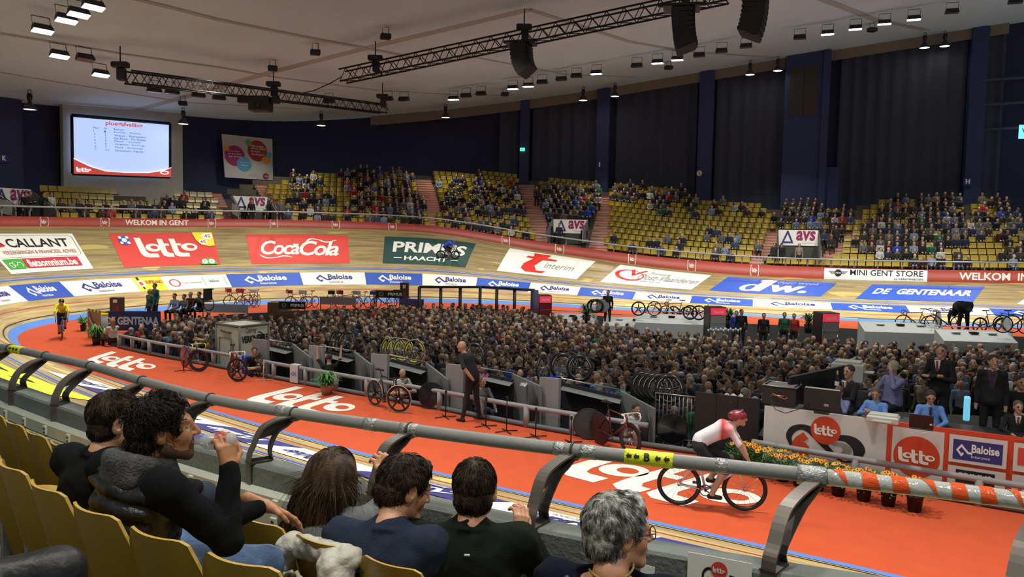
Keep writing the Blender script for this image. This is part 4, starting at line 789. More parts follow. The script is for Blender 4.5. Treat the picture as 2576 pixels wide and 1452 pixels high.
CLC = ['141518', '2a2c2e', '1c2238', '2d3024', '3a2f26', '5c5f60', '40191e', '71809a', 'b4b5b2', '1f5a3e', '7d7464', '33475f', '3a2f58', '9c2a26', '1d3fae']
CLO = [M('cloth_'+n.replace(' ', '_'), c, .9, bump=.3, bscale=30) for n, c in zip(CLN, CLC)]; CW_ = np.array([14, 12, 12, 7, 6, 9, 4, 6, 4, 2, 5, 5, 2, 2, 1.]); CW_ /= CW_.sum()
TRS = [M('trousers_dark', '1b1c20', .9), M('trousers_jeans', '29364c', .9)]; SHO = M('shoes_dark', '1c1a18', .6); DRK = M('detail_dark', '181412', .4)
def people_obj(me, ci, loc, rz, hi=1, si=0, ti=0, sc=1, label=None, group=None, name='person', cat='person', top=None, hair=None):
    if not me.materials:
        for m in (SKIN[0], CLO[0], TRS[0], HAIR[0], SHO, DRK): me.materials.append(m)
    o = bpy.data.objects.new(name, me); COL.objects.link(o); o.location = tuple(float(v) for v in loc); o.rotation_euler = (0, 0, rz); o.scale = (sc, sc, sc)
    for i, m in enumerate((SKIN[si], top or CLO[ci], TRS[ti], hair or HAIR[hi], SHO, DRK)):
        o.material_slots[i].link = 'OBJECT'; o.material_slots[i].material = m
    return tag(o, label, cat, group)
HN = ['black-haired', 'dark-haired', 'brown-haired', 'grey-haired', 'fair-haired']
VAR = []   # (mesh, word)
for pose, hair, gl, wd in [({}, 'short', 0, 'standing'), ({'hy': .5}, 'short', 1, 'in glasses looking aside'), ({'hy': -.5, 'hp': .15}, 'short', 0, 'looking up'), ({}, 'long', 0, 'with long hair'), ({'hy': .3}, 'none', 0, 'bald'), ({'hp': -.1}, 'thin', 1, 'balding in glasses'),
        ({'elb': [(-.24, .05, 1.12), (.24, .05, 1.12)], 'wr': [(.06, .2, 1.14), (-.06, .2, 1.17)]}, 'short', 0, 'with arms folded'), ({'elb': [(-.22, -.03, 1.1), (.22, .14, 1.16)], 'wr': [(-.22, .06, .86), (.08, .2, 1.42)]}, 'short', 0, 'with a hand at the chin'), ({'hy': -.4}, 'cap', 0, 'in a cap'), ({'hy': .4}, 'bun', 0, 'with tied hair'), ({'w': 1}, 'short', 0, 'stout')]:
    VAR.append((simple_person(pose, hair, .026, belly=.04 if wd == 'stout' else 0, glasses=gl), wd, hair))
# decimated copies for the mass behind
def lowpoly(me, ratio):
    o = bpy.data.objects.new('tmp', me); COL.objects.link(o); m = o.modifiers.new('d', 'DECIMATE'); m.ratio = ratio
    dg = bpy.context.evaluated_depsgraph_get(); e = o.evaluated_get(dg); q = e.to_mesh(); V = np.array([v.co[:] for v in q.vertices]); F = [tuple(p.vertices) for p in q.polygons]; mi = np.array([p.material_index for p in q.polygons]); e.to_mesh_clear(); bpy.data.objects.remove(o); return V, F, mi
# ---------------------------------------------------------------- standing crowd in the pit
CP = [(292, 828), (405, 812), (440, 792), (560, 786), (700, 795), (800, 778), (1000, 768), (1200, 766), (1345, 776), (1440, 800), (1540, 815), (1620, 825), (1740, 838), (1850, 846), (2080, 850), (2200, 858), (2400, 866), (2620, 872), (2620, 985), (2380, 960), (2200, 960), (2060, 965), (1950, 985), (1880, 1040), (1700, 1030), (1620, 985), (1500, 955), (1330, 945), (1150, 915), (1000, 900), (880, 885), (780, 880), (690, 890), (660, 900), (560, 905), (470, 905), (300, 885)]
TRL = [(545, 800), (678, 800), (685, 905), (545, 905)]
cand = []; row = 0; y = 17.0
pitpoly = PIT
while y < 45:
    x = -17+(row % 2)*.27
    while x < 34:
        px_, py_ = x+rng.uniform(-.13, .13), y+rng.uniform(-.12, .12); X, Y, Z = proj((px_, py_, .57)); x += .54
        if inpoly(X[0], Y[0], CP) and not inpoly(X[0], Y[0], TRL) and inpoly(px_, py_, PIT) and X[0] < 2640: 
            if min(abs((FP3[i][0]-px_)**2+(FP3[i][1]-py_)**2) for i in range(len(FP3))) > (2.2 if X[0] > 640 else .6): cand.append((Z[0], px_, py_, X[0], Y[0]))
    y += .52; row += 1
cand.sort(); print('crowd', len(cand))
LM = [(380, 'behind the left fence'), (520, 'left of the white trailer'), (760, 'right of the white trailer'), (900, 'behind the leftmost wheels'), (1080, 'behind the yellow-rimmed wheels'), (1250, 'beyond the bald man'), (1330, 'left of the cloth-hung cabin'), (1420, 'behind the cloth-hung cabin'), (1500, 'behind the grey disc wheel'), (1570, 'beyond the track bike'), (1640, 'left of the lettered wheels'), (1700, 'behind the lettered wheels'), (1780, 'behind the crowd barrier'), (1850, 'beyond the red rider'), (1930, 'left of the equipment cases'), (2000, 'behind the equipment cases'), (2080, 'left of the white printer'), (2150, 'behind the white printer'), (2230, 'behind the telephoning official'), (2300, 'right of the telephoning official'), (2380, 'behind the striped-tie official'), (2450, 'between the standing officials'), (2700, 'behind the plaid-shirted official')]
depthw = [(21, 'in the front of the crowd'), (24, 'a little further back'), (28, 'in the middle of the crowd'), (99, 'deep in the crowd')]
used = {}; stuffs = []; NIND = 262; lows = [lowpoly(v[0], .16) for v in VAR]
for i, (Z, x, y, X, Y) in enumerate(cand):
    vi = int(rng.choice(len(VAR), p=np.array([.2, .11, .13, .12, .07, .09, .07, .06, .04, .04, .07]))); ci = int(rng.choice(15, p=CW_)); hi = int(rng.choice(5, p=[.25, .3, .22, .15, .08])); ti = int(rng.random() < .3); si = int(rng.integers(3)); rz = atan2(-y+CH*0, -x)+pi/2*0-pi/2+rng.normal(0, .9)
    rz = rng.normal(2.9, 1.0); sc = rng.uniform(.93, 1.06)
    if i < NIND:
        w = [l for q, l in LM if X < q][0]; dw = [l for q, l in depthw if Z < q][0]
        base = (('' if VAR[vi][2] in ('none', 'cap') else HN[hi].split('-')[0]+'-haired ')+'person '+VAR[vi][1]+', '+CLN[ci]+' top, '+w); k = base; used[k] = used.get(k, 0)+1
        people_obj(VAR[vi][0], ci, (x, y, -1.1), rz, hi, si, ti, sc, base+('' if used[k] == 1 else [', farther back', ', deeper in', ', hindmost'][min(used[k]-2, 2)]), 'standing spectators in the pit '+w)
    else: stuffs.append((vi, ci, hi, ti, si, rz, sc, (x, y, -1.1)))
MATS = SKIN+HAIR+CLO+TRS+[SHO, DRK]; MI = {m.name: i for i, m in enumerate(MATS)}
def mass(name, L, lows, label):
    Vs = []; Fs = []; ms = []; n = 0
    for (vi, ci, hi, ti, si, rz, sc, loc) in L:
        V, F, mi = lows[vi]; Vs.append((V*sc)@rotz(rz).T+np.array(loc)); Fs += [tuple(a+n for a in f) for f in F]; n += len(V)
        t = np.array([MI[SKIN[si].name], MI[CLO[ci].name], MI[TRS[ti].name], MI[HAIR[hi].name], MI[SHO.name], MI[DRK.name]]); ms.append(t[mi])
    o = ob(name, mk(name, np.concatenate(Vs), Fs, np.concatenate(ms), True), MATS); tag(o, label, 'crowd', kind='stuff'); print(name, len(L), len(Fs)); return o
mass('crowd_pit', stuffs, lows, 'dense standing crowd filling the back of the pit')
# ---------------------------------------------------------------- seated crowd in the far stands
SV = [simple_person(dict(sit=1, elb=[(-.22, .05, .68), (.22, .05, .68)], wr=[(-.1, .3, .6), (.1, .3, .6)], **k), h, .035) for k, h in (({}, 'short'), ({'hy': .4, 'lean': .08}, 'short'), ({'hy': -.4}, 'long'), ({'lean': .15}, 'thin'))]
slow = [lowpoly(v, .22) for v in SV]
DENS = [([(0, 425), (60, 425), (60, 475), (0, 475)], .6), ([(350, 455), (440, 455), (440, 520), (350, 500)], .5), ([(390, 490), (540, 505), (560, 600), (400, 560)], .38), ([(175, 520), (400, 515), (570, 560), (570, 600), (175, 600)], .72),
        ([(720, 445), (800, 445), (860, 520), (740, 500)], .62), ([(840, 430), (1050, 430), (1075, 600), (960, 600), (900, 520)], .66), ([(720, 500), (960, 500), (960, 600), (720, 600)], .4), ([(1085, 450), (1300, 455), (1350, 640), (1110, 640)], .58), ([(1345, 470), (1512, 470), (1500, 560), (1380, 560)], .8),
        ([(1540, 455), (1620, 455), (1620, 505), (1540, 505)], .8), ([(1620, 470), (1720, 470), (1760, 510), (1880, 510), (1880, 550), (1660, 540)], .45), ([(1520, 560), (1720, 600), (1720, 640), (1520, 640)], .3), ([(1690, 500), (1860, 640), (1720, 650)], .12), ([(1750, 580), (1870, 570), (1860, 690), (1740, 650)], .33), ([(1540, 500), (1700, 500), (1700, 600), (1540, 600)], .05),
        ([(1965, 505), (2140, 515), (2150, 560), (2070, 640), (1950, 580)], .88), ([(2180, 560), (2250, 495), (2430, 495), (2470, 600), (2300, 650), (2130, 640)], .85), ([(2440, 490), (2640, 490), (2640, 640), (2460, 600)], .8), ([(2290, 600), (2640, 600), (2640, 700), (2300, 700)], .5), ([(2090, 640), (2290, 650), (2290, 700), (2090, 700)], .06)]
L = []
for (P, N, Z, k, r, s, X, Y) in seats:
    d = max([v for pg, v in DENS if inpoly(X, Y, pg)] or [.03])
    if rng.random() < d:
        rz = atan2(N[1], N[0])+pi/2+rng.normal(0, .12); Q = P-N*.14+[0, 0, -.06]
        L.append((int(rng.integers(4)), int(rng.choice(15, p=CW_)), int(rng.choice(5, p=[.25, .3, .22, .15, .08])), int(rng.random() < .4), int(rng.integers(3)), rz, rng.uniform(.97, 1.08), Q))
for cx, cy, nn in [(60, 440, 0), (382, 490, 3), (1560, 470, 3), (1100, 420, 2), (940, 425, 6), (1390, 425, 5), (1620, 465, 2)]:
    pass
mass('crowd_stands', L, slow, 'spectators seated on the ochre seats of the far stands')
# people standing by portals and a few around the bend
def stand_on_row(x, r, y_off=0):
    s = solve_s(x, r); P, N = rowp(s, r); return P[0], atan2(N[0][1], N[0][0])+pi/2
for x, r, vi, ci, lb in [(66, .2, 0, 0, 'dark-dressed person at the rail left of the green trousers pair at far left portal'), (78, .3, 6, 1, 'grey-dressed person beside the far left portal banner'), (112, .2, 6, 0, 'person in a dark top, arms folded, by the far left portal'), (130, .3, 0, 8, 'person in a white shirt leaning by the far left portal'), (632, .2, 0, 0, 'person in black holding white papers before the second portal'), (682, .3, 1, 2, 'person in a blue suit right of the second portal'), (706, .4, 0, 5, 'person in grey standing on the stairs right of second portal'), (1382, 0.1, 0, 0, 'dark-dressed person at the left side of the third portal'), (1406, .1, 0, 2, 'person in a dark jacket before the triangle of the third banner'), (1467, .1, 5, 0, 'broad person in black at the right end of the third banner'), (1947, .1, 0, 1, 'dark-dressed person at the left side of the fourth portal'), (1963, .1, 8, 0, 'person in black with a camera before the fourth banner'), (2008, .1, 3, 10, 'long-haired woman in a pale pink coat before the fourth banner'), (1350, 7, 0, 3, 'person in an olive jacket standing on stairs of the third block'), (2100, 3.4, 0, 1, 'dark person standing at the top of the right portal')]:
    P, rz = stand_on_row(x, r); people_obj(VAR[vi][0], ci, P, rz, 1, 0, 0, 1.02, lb)
# ================================================================ THINGS ON THE CARPET AND IN THE PIT
GREY = M('padded_grey', '8f8f92', .7, bump=.15); MET = M('galvanised', 'a4a6a6', .35, metal=.7); BLKM = M('black_rubber', '121213', .6); CARB = M('carbon', '1d1e20', .3); SIL = M('silver', 'b8babc', .3, metal=.9)
CONSTR = lambda x: G(x, np.interp(x, [q[0] for q in FENCE], [q[1] for q in FENCE]), 0)
def fence(xs_posts, x0, x1, hgt, label):
    P = np.array([CONSTR(x) for x in np.linspace(x0, x1, 24)]); base = P[0].copy(); t = thing('pit_fence', label, 'fence', base); Q = P-base
    ob('top_rail', MB().tube(Q+[0, 0, hgt], .055, 8), GREY, t); ob('bottom_rail', MB().tube(Q+[0, 0, .06], .06, 6), M('kerb_grey', '5f6366', .7), t)
    for x in xs_posts: ob('post', MB().cyl(CONSTR(x)-base, CONSTR(x)-base+[0, 0, hgt], .07, n=8), GREY, t)
fence([300, 333, 376, 421, 478, 537, 610, 689, 769, 846, 923, 1010, 1106, 1210, 1324, 1440, 1600], 298, 1628, .46, 'low grey padded fence along the pit edge from the left plants to the track bike')
fence([2150, 2460, 2640], 1890, 2800, .44, 'grey padded fence rails behind the flower pots at the right')
tag(ob('kerb', MB().tube(np.array([CONSTR(x) for x in (1628, 1700, 1780, 1890)])+[0, 0, .06], .06, 6), M('kerb_grey')), 'grey kerb rail behind the passing red and white rider', 'rail')
# lotto prints on the carpet
def carpet_logo(px, label):
    c = [G(*q, .006) for q in px]; o = thing('carpet_logo', label, 'logo', c[0]); base = c[0].copy()
    def mf(a, b, off): a = a[:, None]; b = b[:, None]; return (1-a)*(1-b)*c[0]+a*(1-b)*c[1]+a*b*c[2]+(1-a)*b*c[3]-base+np.array([0, 0, off])
    put(Flat().l(0, 0, 1, 1, WHT), mf, o, .0, .0)
carpet_logo([(395, 932), (235, 896), (330, 880), (480, 905)][0:0] or [(207, 905), (352, 940), (425, 912), (280, 884)], 'white lotto lettering on the orange carpet, the farthest of three')
carpet_logo([(600, 1004), (820, 1052), (950, 1010), (745, 972)], 'white lotto lettering on the orange carpet below the terracotta pot')
carpet_logo([(1375, 1183), (1800, 1295), (2010, 1235), (1560, 1135)], 'white lotto lettering on the orange carpet under the passing rider')
# ---- wheels and bikes, front towards +Y, axle along X
def wheel_parts(parent, y, kind, rimc=None, tyre=None, z=.335, hub=True):
    R = .335; rimc = rimc or CARB
    o = ob('wheel', MB().torus((0, y, z), (1, 0, 0), R-.012, .012, 36, 6), tyre or BLKM, parent)
    if kind == 'disc': ob('disc', MB().lathe([(0, .028), (.1, .022), (R-.02, .008), (R-.02, -.008), (.1, -.022), (0, -.028)], (0, y, z), (1, 0, 0), 36, smooth=False), rimc, o)
    else:
        w = {'mid': .045, 'deep': .085, 'five': .05, 'thin': .025}[kind]; ob('rim', MB().lathe([(R-.02, .012), (R-.02-w, .006), (R-.02-w, -.006), (R-.02, -.012), (R-.02, .012)], (0, y, z), (1, 0, 0), 36), rimc, o)
        if kind == 'five':
            for k in range(5): a = k*2*pi/5+.3; ob('spoke', MB().tube([(0, y+.03*cos(a), z+.03*sin(a)), (0, y+.28*cos(a), z+.28*sin(a))], [.03, .016], 6), rimc, o)
        else:
            b = MB()
            for k in range(16): a = k*2*pi/16; b.cyl(((-1)**k*.03, y, z), (0, y+(R-.04)*cos(a), z+(R-.04)*sin(a)), .0025, n=3)
            tag(ob('spokes', b, SIL, o), kind='stuff')
        ob('hub', MB().cyl((-.045, y, z), (.045, y, z), .025, n=8), SIL, o)
    return o
def bike(name, label, loc, rz, frame_m,  wf='thin', wr_='thin', rimf=None, rimr=None, tape=None, saddle=True, tilt=0, tyre=None, group=None, steer=0):
    t = thing(name, label, 'bicycle', loc, rz, group)
    if tilt: t.rotation_euler = (0, tilt, rz)
    wheel_parts(t, -.49, wr_, rimr, tyre); fw_ = wheel_parts(t, .49, wf, rimf, tyre)
    if steer: fw_.rotation_euler = (0, 0, steer); fw_.location = (.49*sin(steer), .49-.49*cos(steer), 0)
    bb = (0, -.09, .28); st = (0, -.22, .79); ht = (0, .36, .76); hb = (0, .385, .62)
    b = MB()
    for a, c, r in ((bb, st, .018), (bb, hb, .024), (st, ht, .018), (hb, ht, .02)): b.cyl(a, c, r, n=8)
    for sx in (-.04, .04): b.cyl((sx*.6, -.12, .28), (sx, -.49, .335), .011, n=6); b.cyl((sx*.4, -.2, .74), (sx, -.49, .335), .009, n=6)
    ob('frame', b, frame_m, t)
    f = MB()
    for sx in (-.035, .035): f.tube([(sx*.6, .385, .62), (sx, .42, .52), (sx, .49, .335)], .012, 6)
    ob('fork', f, frame_m, t)
    hbm = MB().cyl((0, .36, .76), (0, .44, .84), .014, n=6).tube([(-.2, .44, .84), (.2, .44, .84)], .013, 6)
    for sx in (-.2, .2): hbm.tube([(sx, .44, .84), (sx, .52, .83), (sx, .56, .76), (sx, .52, .69), (sx, .44, .67)], .014, 6)
    ob('handlebar', hbm, tape or BLKM, t); 
    if saddle: ob('seatpost', MB().cyl(st, (0, -.26, .93), .013, n=6), CARB, t); ob('saddle', MB().prism([(0, 0), (.1, .02), (.12, .25), (.03, .3), (-.03, .3), (-.12, .25), (-.1, .02)][0:0] or [(-.065, 0), (.065, 0), (.07, .05), (.02, .13), (.012, .27), (-.012, .27), (-.02, .13), (-.07, .05)], .04, (0, -.39, .94), (1, 0, 0), (0, 1, 0)), BLKM, t)
    c = MB().torus((.045, -.09, .28), (1, 0, 0), .085, .008, 24, 5).cyl((-.06, -.09, .28), (.06, -.09, .28), .02, n=8).cyl((.06, -.09, .28), (.06, .06, .21), .01, n=5).cyl((-.06, -.09, .28), (-.06, -.24, .35), .01, n=5); ob('crankset', c, CARB, t)
    for sx, y, z in ((1, .06, .21), (-1, -.24, .35)): ob('pedal', MB().box((sx*.1, y, z), (.08, .09, .02)), CARB, t)
    return t
RT = lambda c, n: M(n, c, .35)
bike('track_bike', 'purple and yellow bicycle with big black front wheel beside the left fence', G(482, 930), -2.35,  RT('4a3a78', 'paint_purple'), 'deep', 'disc', rimr=RT('7c2430', 'paint_wine'), tape=RT('e6dc28', 'tape_yellow'), tyre=BLKM, steer=.65)
bike('track_bike', 'dark red bicycle with five-spoke front wheel and white looped bars', G(590, 953), -2.65,  RT('7a1420', 'paint_darkred'), 'five', 'deep', tape=RT('e4e0e0', 'tape_white'), steer=.8)
bike('track_bike', 'black bicycle with cream tyres, front wheel five-spoked, before the leaning man', G(972, 1030), -2.35, CARB, 'five', 'five', tyre=M('cream_tyre', 'b5a98c', .7), steer=.45)
bike('track_bike', 'black and red bicycle with disc rear wheel and white handlebar near the fence end', G(1545, 1133), -2.6, RT('5a1a1e', 'paint_darkred2'), 'deep', 'disc', tape=RT('e4e0e0', 'tape_white'))
def lone_wheel(px, py, z, kind, lab, rz=1.1, rim=None, tyre=None, tilt=.12, grp=None, dep=None, ring=None):
    P = G(px, py, z) if dep is None else D(px, py, dep)
    t = thing('spare_wheel', lab, 'wheel', P, rz, grp); t.rotation_euler = (0, tilt, rz); w_ = wheel_parts(t, 0, kind, rim, tyre)
    if ring: 
        b = MB()
        for k in range(3): b.torus((0, 0, .335), (1, 0, 0), .265, .022, 10, 4, a0=k*2.1, a1=k*2.1+.9, sy=.5)
        ob('decal', b, ring, w_)
    return t
DKG = M('disc_grey', '303234', .35); DCW = M('decal_white', 'c8c8c8', .5); DCY = M('decal_yellow', 'c6cc30', .5)
lone_wheel(1083, 1030, 0, 'disc', 'black disc wheel with white lettering leaning on the fence', 1.35, M('disc_black', '101214', .25), ring=DCW)
lone_wheel(1480, 1107, 0, 'disc', 'large plain grey disc wheel leaning on the fence end', 1.5, DKG)
lone_wheel(648, 946, .05, 'deep', 'black deep wheel clamped in a white stand by the fence', .6, ring=DCW)
lone_wheel(1690, 1120, -.1, 'disc', 'shiny dark disc wheel standing behind the kerb by the crowd barrier', 1.4, M('disc_gloss', '15171a', .1))
k = 0
for grp, L, kind, ring, tyre, wd in [('wheels on the first rack', [(722, 862, 24.5), (741, 866, 24.2)], 'deep', None, None, ['shadowed rear', 'front']),
        ('wheels on the second rack', [(833, 886, 23.5), (850, 888, 23.2), (872, 890, 22.9)], 'deep', DCW, None, ['left', 'middle', 'right']),
        ('wheels on the third rack', [(970, 908, 21.9), (981, 910, 21.8), (994, 911, 21.6), (1012, 913, 21.4), (1040, 917, 21.1)], 'thin', DCY, M('cream_tyre'), ['leftmost', 'second', 'middle', 'fourth', 'front right']),
        ('wheels behind the bald man', [(1168, 925, 20.0), (1190, 928, 19.9)], 'deep', DCW, None, ['left', 'right']),
        ('wheels on the wooden rack', [(1362, 962, 18.9), (1414, 957, 18.9), (1456, 962, 18.6)], 'deep', DCW, None, ['left', 'middle', 'right cream-edged']),
        ('wheels on the last rack', [(1606, 1005, 17.9), (1620, 1008, 17.8), (1634, 1011, 17.6), (1647, 1014, 17.5), (1660, 1016, 17.3), (1682, 1018, 17.1)], 'deep', DCW, None, ['leftmost', 'second', 'third', 'fourth', 'fifth', 'foremost white-lettered'])]:
    for (x, y, dp), q in zip(L, wd): lone_wheel(x, y, 0, kind, q+' wheel of the '+grp, 1.15 if q not in ('leftmost', 'left') else .5, tyre=tyre, dep=dp, ring=ring, grp=grp)
# ---- pit cabins
CAB = M('cabin_grey', '74787a', .6, noise=.05, nscale=2); CABL = M('cabin_light', '868a8e', .6); CABD = M('cabin_dark_interior', '26282b', .9)
def panel(tops, zb, th, mat, nm, parent, base):
    A, Bq = tops; d = Bq-A; n = np.cross(d, (0, 0, 1)); n /= np.linalg.norm(n); V = []
    for s_ in (0, 1):
        o_ = n*th*s_; V += [A*[1, 1, 0]+[0, 0, zb]+o_-base, Bq*[1, 1, 0]+[0, 0, zb]+o_-base, Bq+o_-base, A+o_-base]
    return ob(nm, MB().add(V, [(0, 1, 2, 3), (7, 6, 5, 4), (0, 4, 5, 1), (1, 5, 6, 2), (2, 6, 7, 3), (3, 7, 4, 0)]), mat, parent)
for i, (ex0, ex1, ey, sx0, sy0, sx1, sy1, lb, sg) in enumerate([(640, 678, 852, 738, 864, 785, 900, 'grey pit cabin with a diamond-marked panel right of the white trailer', 'd'), (783, 818, 868, 893, 884, 938, 918, 'grey pit cabin behind the man raising both arms', 'w'), (939, 980, 889, 1074, 912, 1130, 955, 'grey pit cabin with a blue notice under the yellow-rimmed wheels', 'b'), (1128, 1172, 915, 1292, 940, 1364, 972, 'grey pit cabin with black and white notices behind the bald man', 'k'), (1363, 1412, 948, 1563, 982, 1650, 1028, 'grey pit cabin with a navy Baloise cloth and blue jerseys', 'n')]):
    dp = lambda x, e: CONSTR(x)[1]+e; A = D(ex0, ey, dp(ex0, .7)); B = D(ex1, ey+4, dp(ex1, .55)); base = A*[1, 1, 0]; t = thing('pit_cabin', lb, 'booth', base); zb = -.9
    panel((A, B), zb, .08, CABL, 'end_panel', t, base); B2 = D(sx0, sy0, dp(sx0, 1.7)); C1 = D(sx1, sy1, dp(sx1, .5)); panel((B2, C1), zb, .05, CAB, 'side_panel', t, base)
    Bk = D(ex1+4, ey+14, dp(ex1, 1.5)); Ck = D(sx0, sy0+14, dp(sx0, 1.5)); panel((Bk, Ck), zb, .03, CABD, 'back_cloth', t, base)  # back sheet coloured dark to give the shaded cabin interior
    ob('rail', MB().cyl(B-base, B2-base, .02, n=6), MET, t); sh = MB().add([Bk-base-[0, 0, .08], Ck-base-[0, 0, .08], Ck-base-[.1, .5, .08], Bk-base-[.1, .5, .08]], [(0, 1, 2, 3)]); ob('shelf', sh, CAB, t)
    o = ob('hanging_cloth', MB().tube([C1-base+[-.25, .1, .0], C1-base+[-.2, .05, -.35], C1-base+[-.22, .05, -.8]], [.05, .09, .07], 8), M('cloth_darkgrey', '3b3c40', .9), t)
    P0 = A-base-np.array([0, .03, .05]); U = (B-A)*[1, 1, 0]; W = np.linalg.norm(U); S0 = P0+U*.12-[0, 0, .5]; m = plane_map(S0, U*.76, (0, 0, .42)) if np.cross(U, (0, 0, 1))[1] < 0 else None
    mf = lambda a, b_, off: S0+a[:, None]*U*.76+b_[:, None]*np.array([0, 0, .42])+np.array([0, -1, 0])*off
    fl = Flat().rect(0, 0, 1, 1, {'d': WHT, 'w': WHT, 'b': SKY, 'k': WHT, 'n': NAV}[sg])
    if sg == 'd': fl.s([[(.5, .1), (.85, .5), (.5, .9), (.15, .5)]], BLK).s([stroke([(.4, .7), (.55, .3), (.65, .6)], .08)], WHT)
    if sg == 'k': fl.rect(.05, .05, .95, .45, BLK).t('Lecol', .2, .15, .85, .35, WHT).t('NOTICE', .1, .7, .9, .85, RED) if 0 else fl.rect(.05, .05, .95, .45, BLK).t('Local', .2, .15, .85, .35, WHT).rect(.1, .7, .9, .8, RED)
    if sg == 'n': fl.t('Baloise', .1, .42, .9, .66, WHT, bold=.03)
    if sg == 'b': fl.s([stroke([(.2, .7), (.4, .5), (.6, .75), (.8, .5)], .08)], M('vinyl_skylight', '8cc0e8'))
    if sg == 'w': fl.rect(.2, .2, .6, .5, GRY)
    put(fl, mf, t, .01, .006)
JB = M('jersey_blue', '1f49c8', .8); 
for (x, y, dp, m, lb, w_) in [(1470, 985, 19.0, JB, 'blue jersey laid over the cabin rail', .5), (1525, 994, 18.6, JB, 'smaller blue jersey hanging at the rail end', .3), (1388, 952, 18.9, JB, 'blue jersey draped beside the navy cloth', .3), (1562, 984, 18.5, M('cloth_teal', '2a8f9a', .8), 'teal cloth hung at the right cabin rail', .18), (1333, 970, 19.0, M('cloth_lilac', '6f679a', .8), 'checked lilac towel on the sloping cabin panel', .25), (905, 920, 22.8, M('bag_white', 'a4a6a8', .6), 'white plastic bag hanging on the cabin panel', .28), (1018, 917, 21.6, M('towel_white', 'c8ccd0', .8), 'folded white towels on the cabin rail', .45), (715, 878, 24.4, M('towel_white'), 'white cloth on the first cabin shelf', .3), (1215, 948, 19.8, M('towel_rwb', 'a85a70', .8), 'red, white and blue cloth on the cabin edge', .3), (1318, 968, 18.6, M('towel_white'), 'small pale cloth on the sloping panel', .15), (1845, 1003, 15.9, M('towel_white'), 'white and purple cloth knotted on the black panel', .35)]:
    P = D(x, y, dp-.1); h = w_*.45; b = MB(); n = 8; V = []
    for i in range(n):
        for j in range(4): V.append((w_*(i/(n-1)-.5), -.04*sin(i*1.7+j)-.02*j, h*.5-h*j/3+.03*sin(i*2.3)))
    b.add(V, [(i*4+j, i*4+j+1, (i+1)*4+j+1, (i+1)*4+j) for i in range(n-1) for j in range(3)], 0, True); b.add([(v[0], v[1]+.04, v[2]) for v in V], [(i*4+j, (i+1)*4+j, (i+1)*4+j+1, i*4+j+1) for i in range(n-1) for j in range(3)], 0, True)
    o = ob('cloth', b, m, None, P, -.5); tag(o, lb, 'cloth')
for (x, w_, m, txt, lb) in [(745, .32, M('towel_white'), 'ADW', 'white towel with blue letters over the fence'), (622, .3, JB, 'Tissot'[:0] or 'AGE', 'dark blue pennant over the fence by the red bicycle')]:
    P = CONSTR(x); t = thing('towel', lb, 'towel', P+[0, 0, .5], -.62); ob('cloth', MB().box((0, -.08, -.22), (w_, .02, .5)).box((0, 0, .03), (w_, .16, .02)), m, t); put(Flat().t(txt, .1, .3, .9, .6, BLU if m is not JB else WHT), plane_map((-w_/2, -.095, -.4), (w_, 0, 0), (0, 0, .4)), t, .004)
# ---- black and white stands
def stand(px, py, h, m, lb):
    t = thing('wheel_stand', lb, 'stand', G(px, py)); ob('pole', MB().cyl((0, 0, .03), (0, 0, h), .014, n=6), m, t)
    for a in (.4, .4+pi/2, .4+pi, .4+3*pi/2): ob('foot', MB().cyl((0, 0, .03), (.26*cos(a), .26*sin(a), .015), .012, n=5), m, t)
    ob('clamp', MB().box((0, 0, h*.98), (.05, .05, .07)).box((0, 0, h*.5), (.035, .035, .05)), m, t)
for x, y, h, m, lb in [(1121, 1051, .62, BLKM, 'black folding stand left of the bald man'), (1222, 1074, .64, BLKM, 'black folding stand at the bald man\'s feet'), (1274, 1087, .76, BLKM, 'tall black folding stand right of the bald man'), (1347, 1101, .62, BLKM, 'black folding stand before the last fence post'), (1436, 1116, .55, BLKM, 'black folding stand left of the grey disc wheel'), (663, 958, .52, M('stand_white', 'c9b8b4', .5), 'white stand holding the black wheel'), (606, 950, .2, M('stand_white'), 'low white stand behind the red bicycle'), (462, 934, .3, BLKM, 'short black stand under the purple bicycle')]: stand(x, y, h, m, lb)
# ---- catering trailer
L_, M_, R_ = G(544, 814, 1.1), G(603, 822.5, 1.1), G(676, 814, 1.1); base = M_*[1, 1, 0]+[0, 0, -1.1]; t = thing('catering_trailer', 'white box trailer lettered Catering VERKINDERE among the crowd', 'trailer', base)
q = [M_-base, R_-base, L_+R_-M_-base, L_-base]; b = MB(); V = [p*[1, 1, 0]+[0, 0, .25] for p in q]+[p for p in q]; b.add(V, [(0, 1, 5, 4), (1, 2, 6, 5), (2, 3, 7, 6), (3, 0, 4, 7), (4, 5, 6, 7), (3, 2, 1, 0)]); ob('body', b, M('trailer_white', 'd6d4c4', .5), t)
TRM = M('trailer_trim', '6f706a', .5)
for p in q: ob('corner_post', MB().cyl(p*[1, 1, 0]+[0, 0, .2], p, .04, n=6), TRM, t)
for i in range(4): ob('roof_edge', MB().cyl(q[i], q[(i+1) % 4], .045, n=6), TRM, t)
m = plane_map(V[0], V[1]-V[0], (0, 0, 1.95)); cn = lambda P0, U, n_=1: plane_map(P0, U, (0, 0, 1.95))
put(Flat().t('VERKINDERE', .06, .71, .96, .83, BLK, bold=.04).t('Catering', .2, .85, .56, .97, M('script_brown', '6a4a30'), shear=.4).s([stroke([(.62, .88), (.72, .86), (.82, .8)], .02)], BLK).s([stroke([(.62, .83), (.72, .81), (.82, .75)], .02)], BLK).s([stroke([(.62, .78), (.72, .76), (.82, .7)], .02)], BLK), m, t, .01)
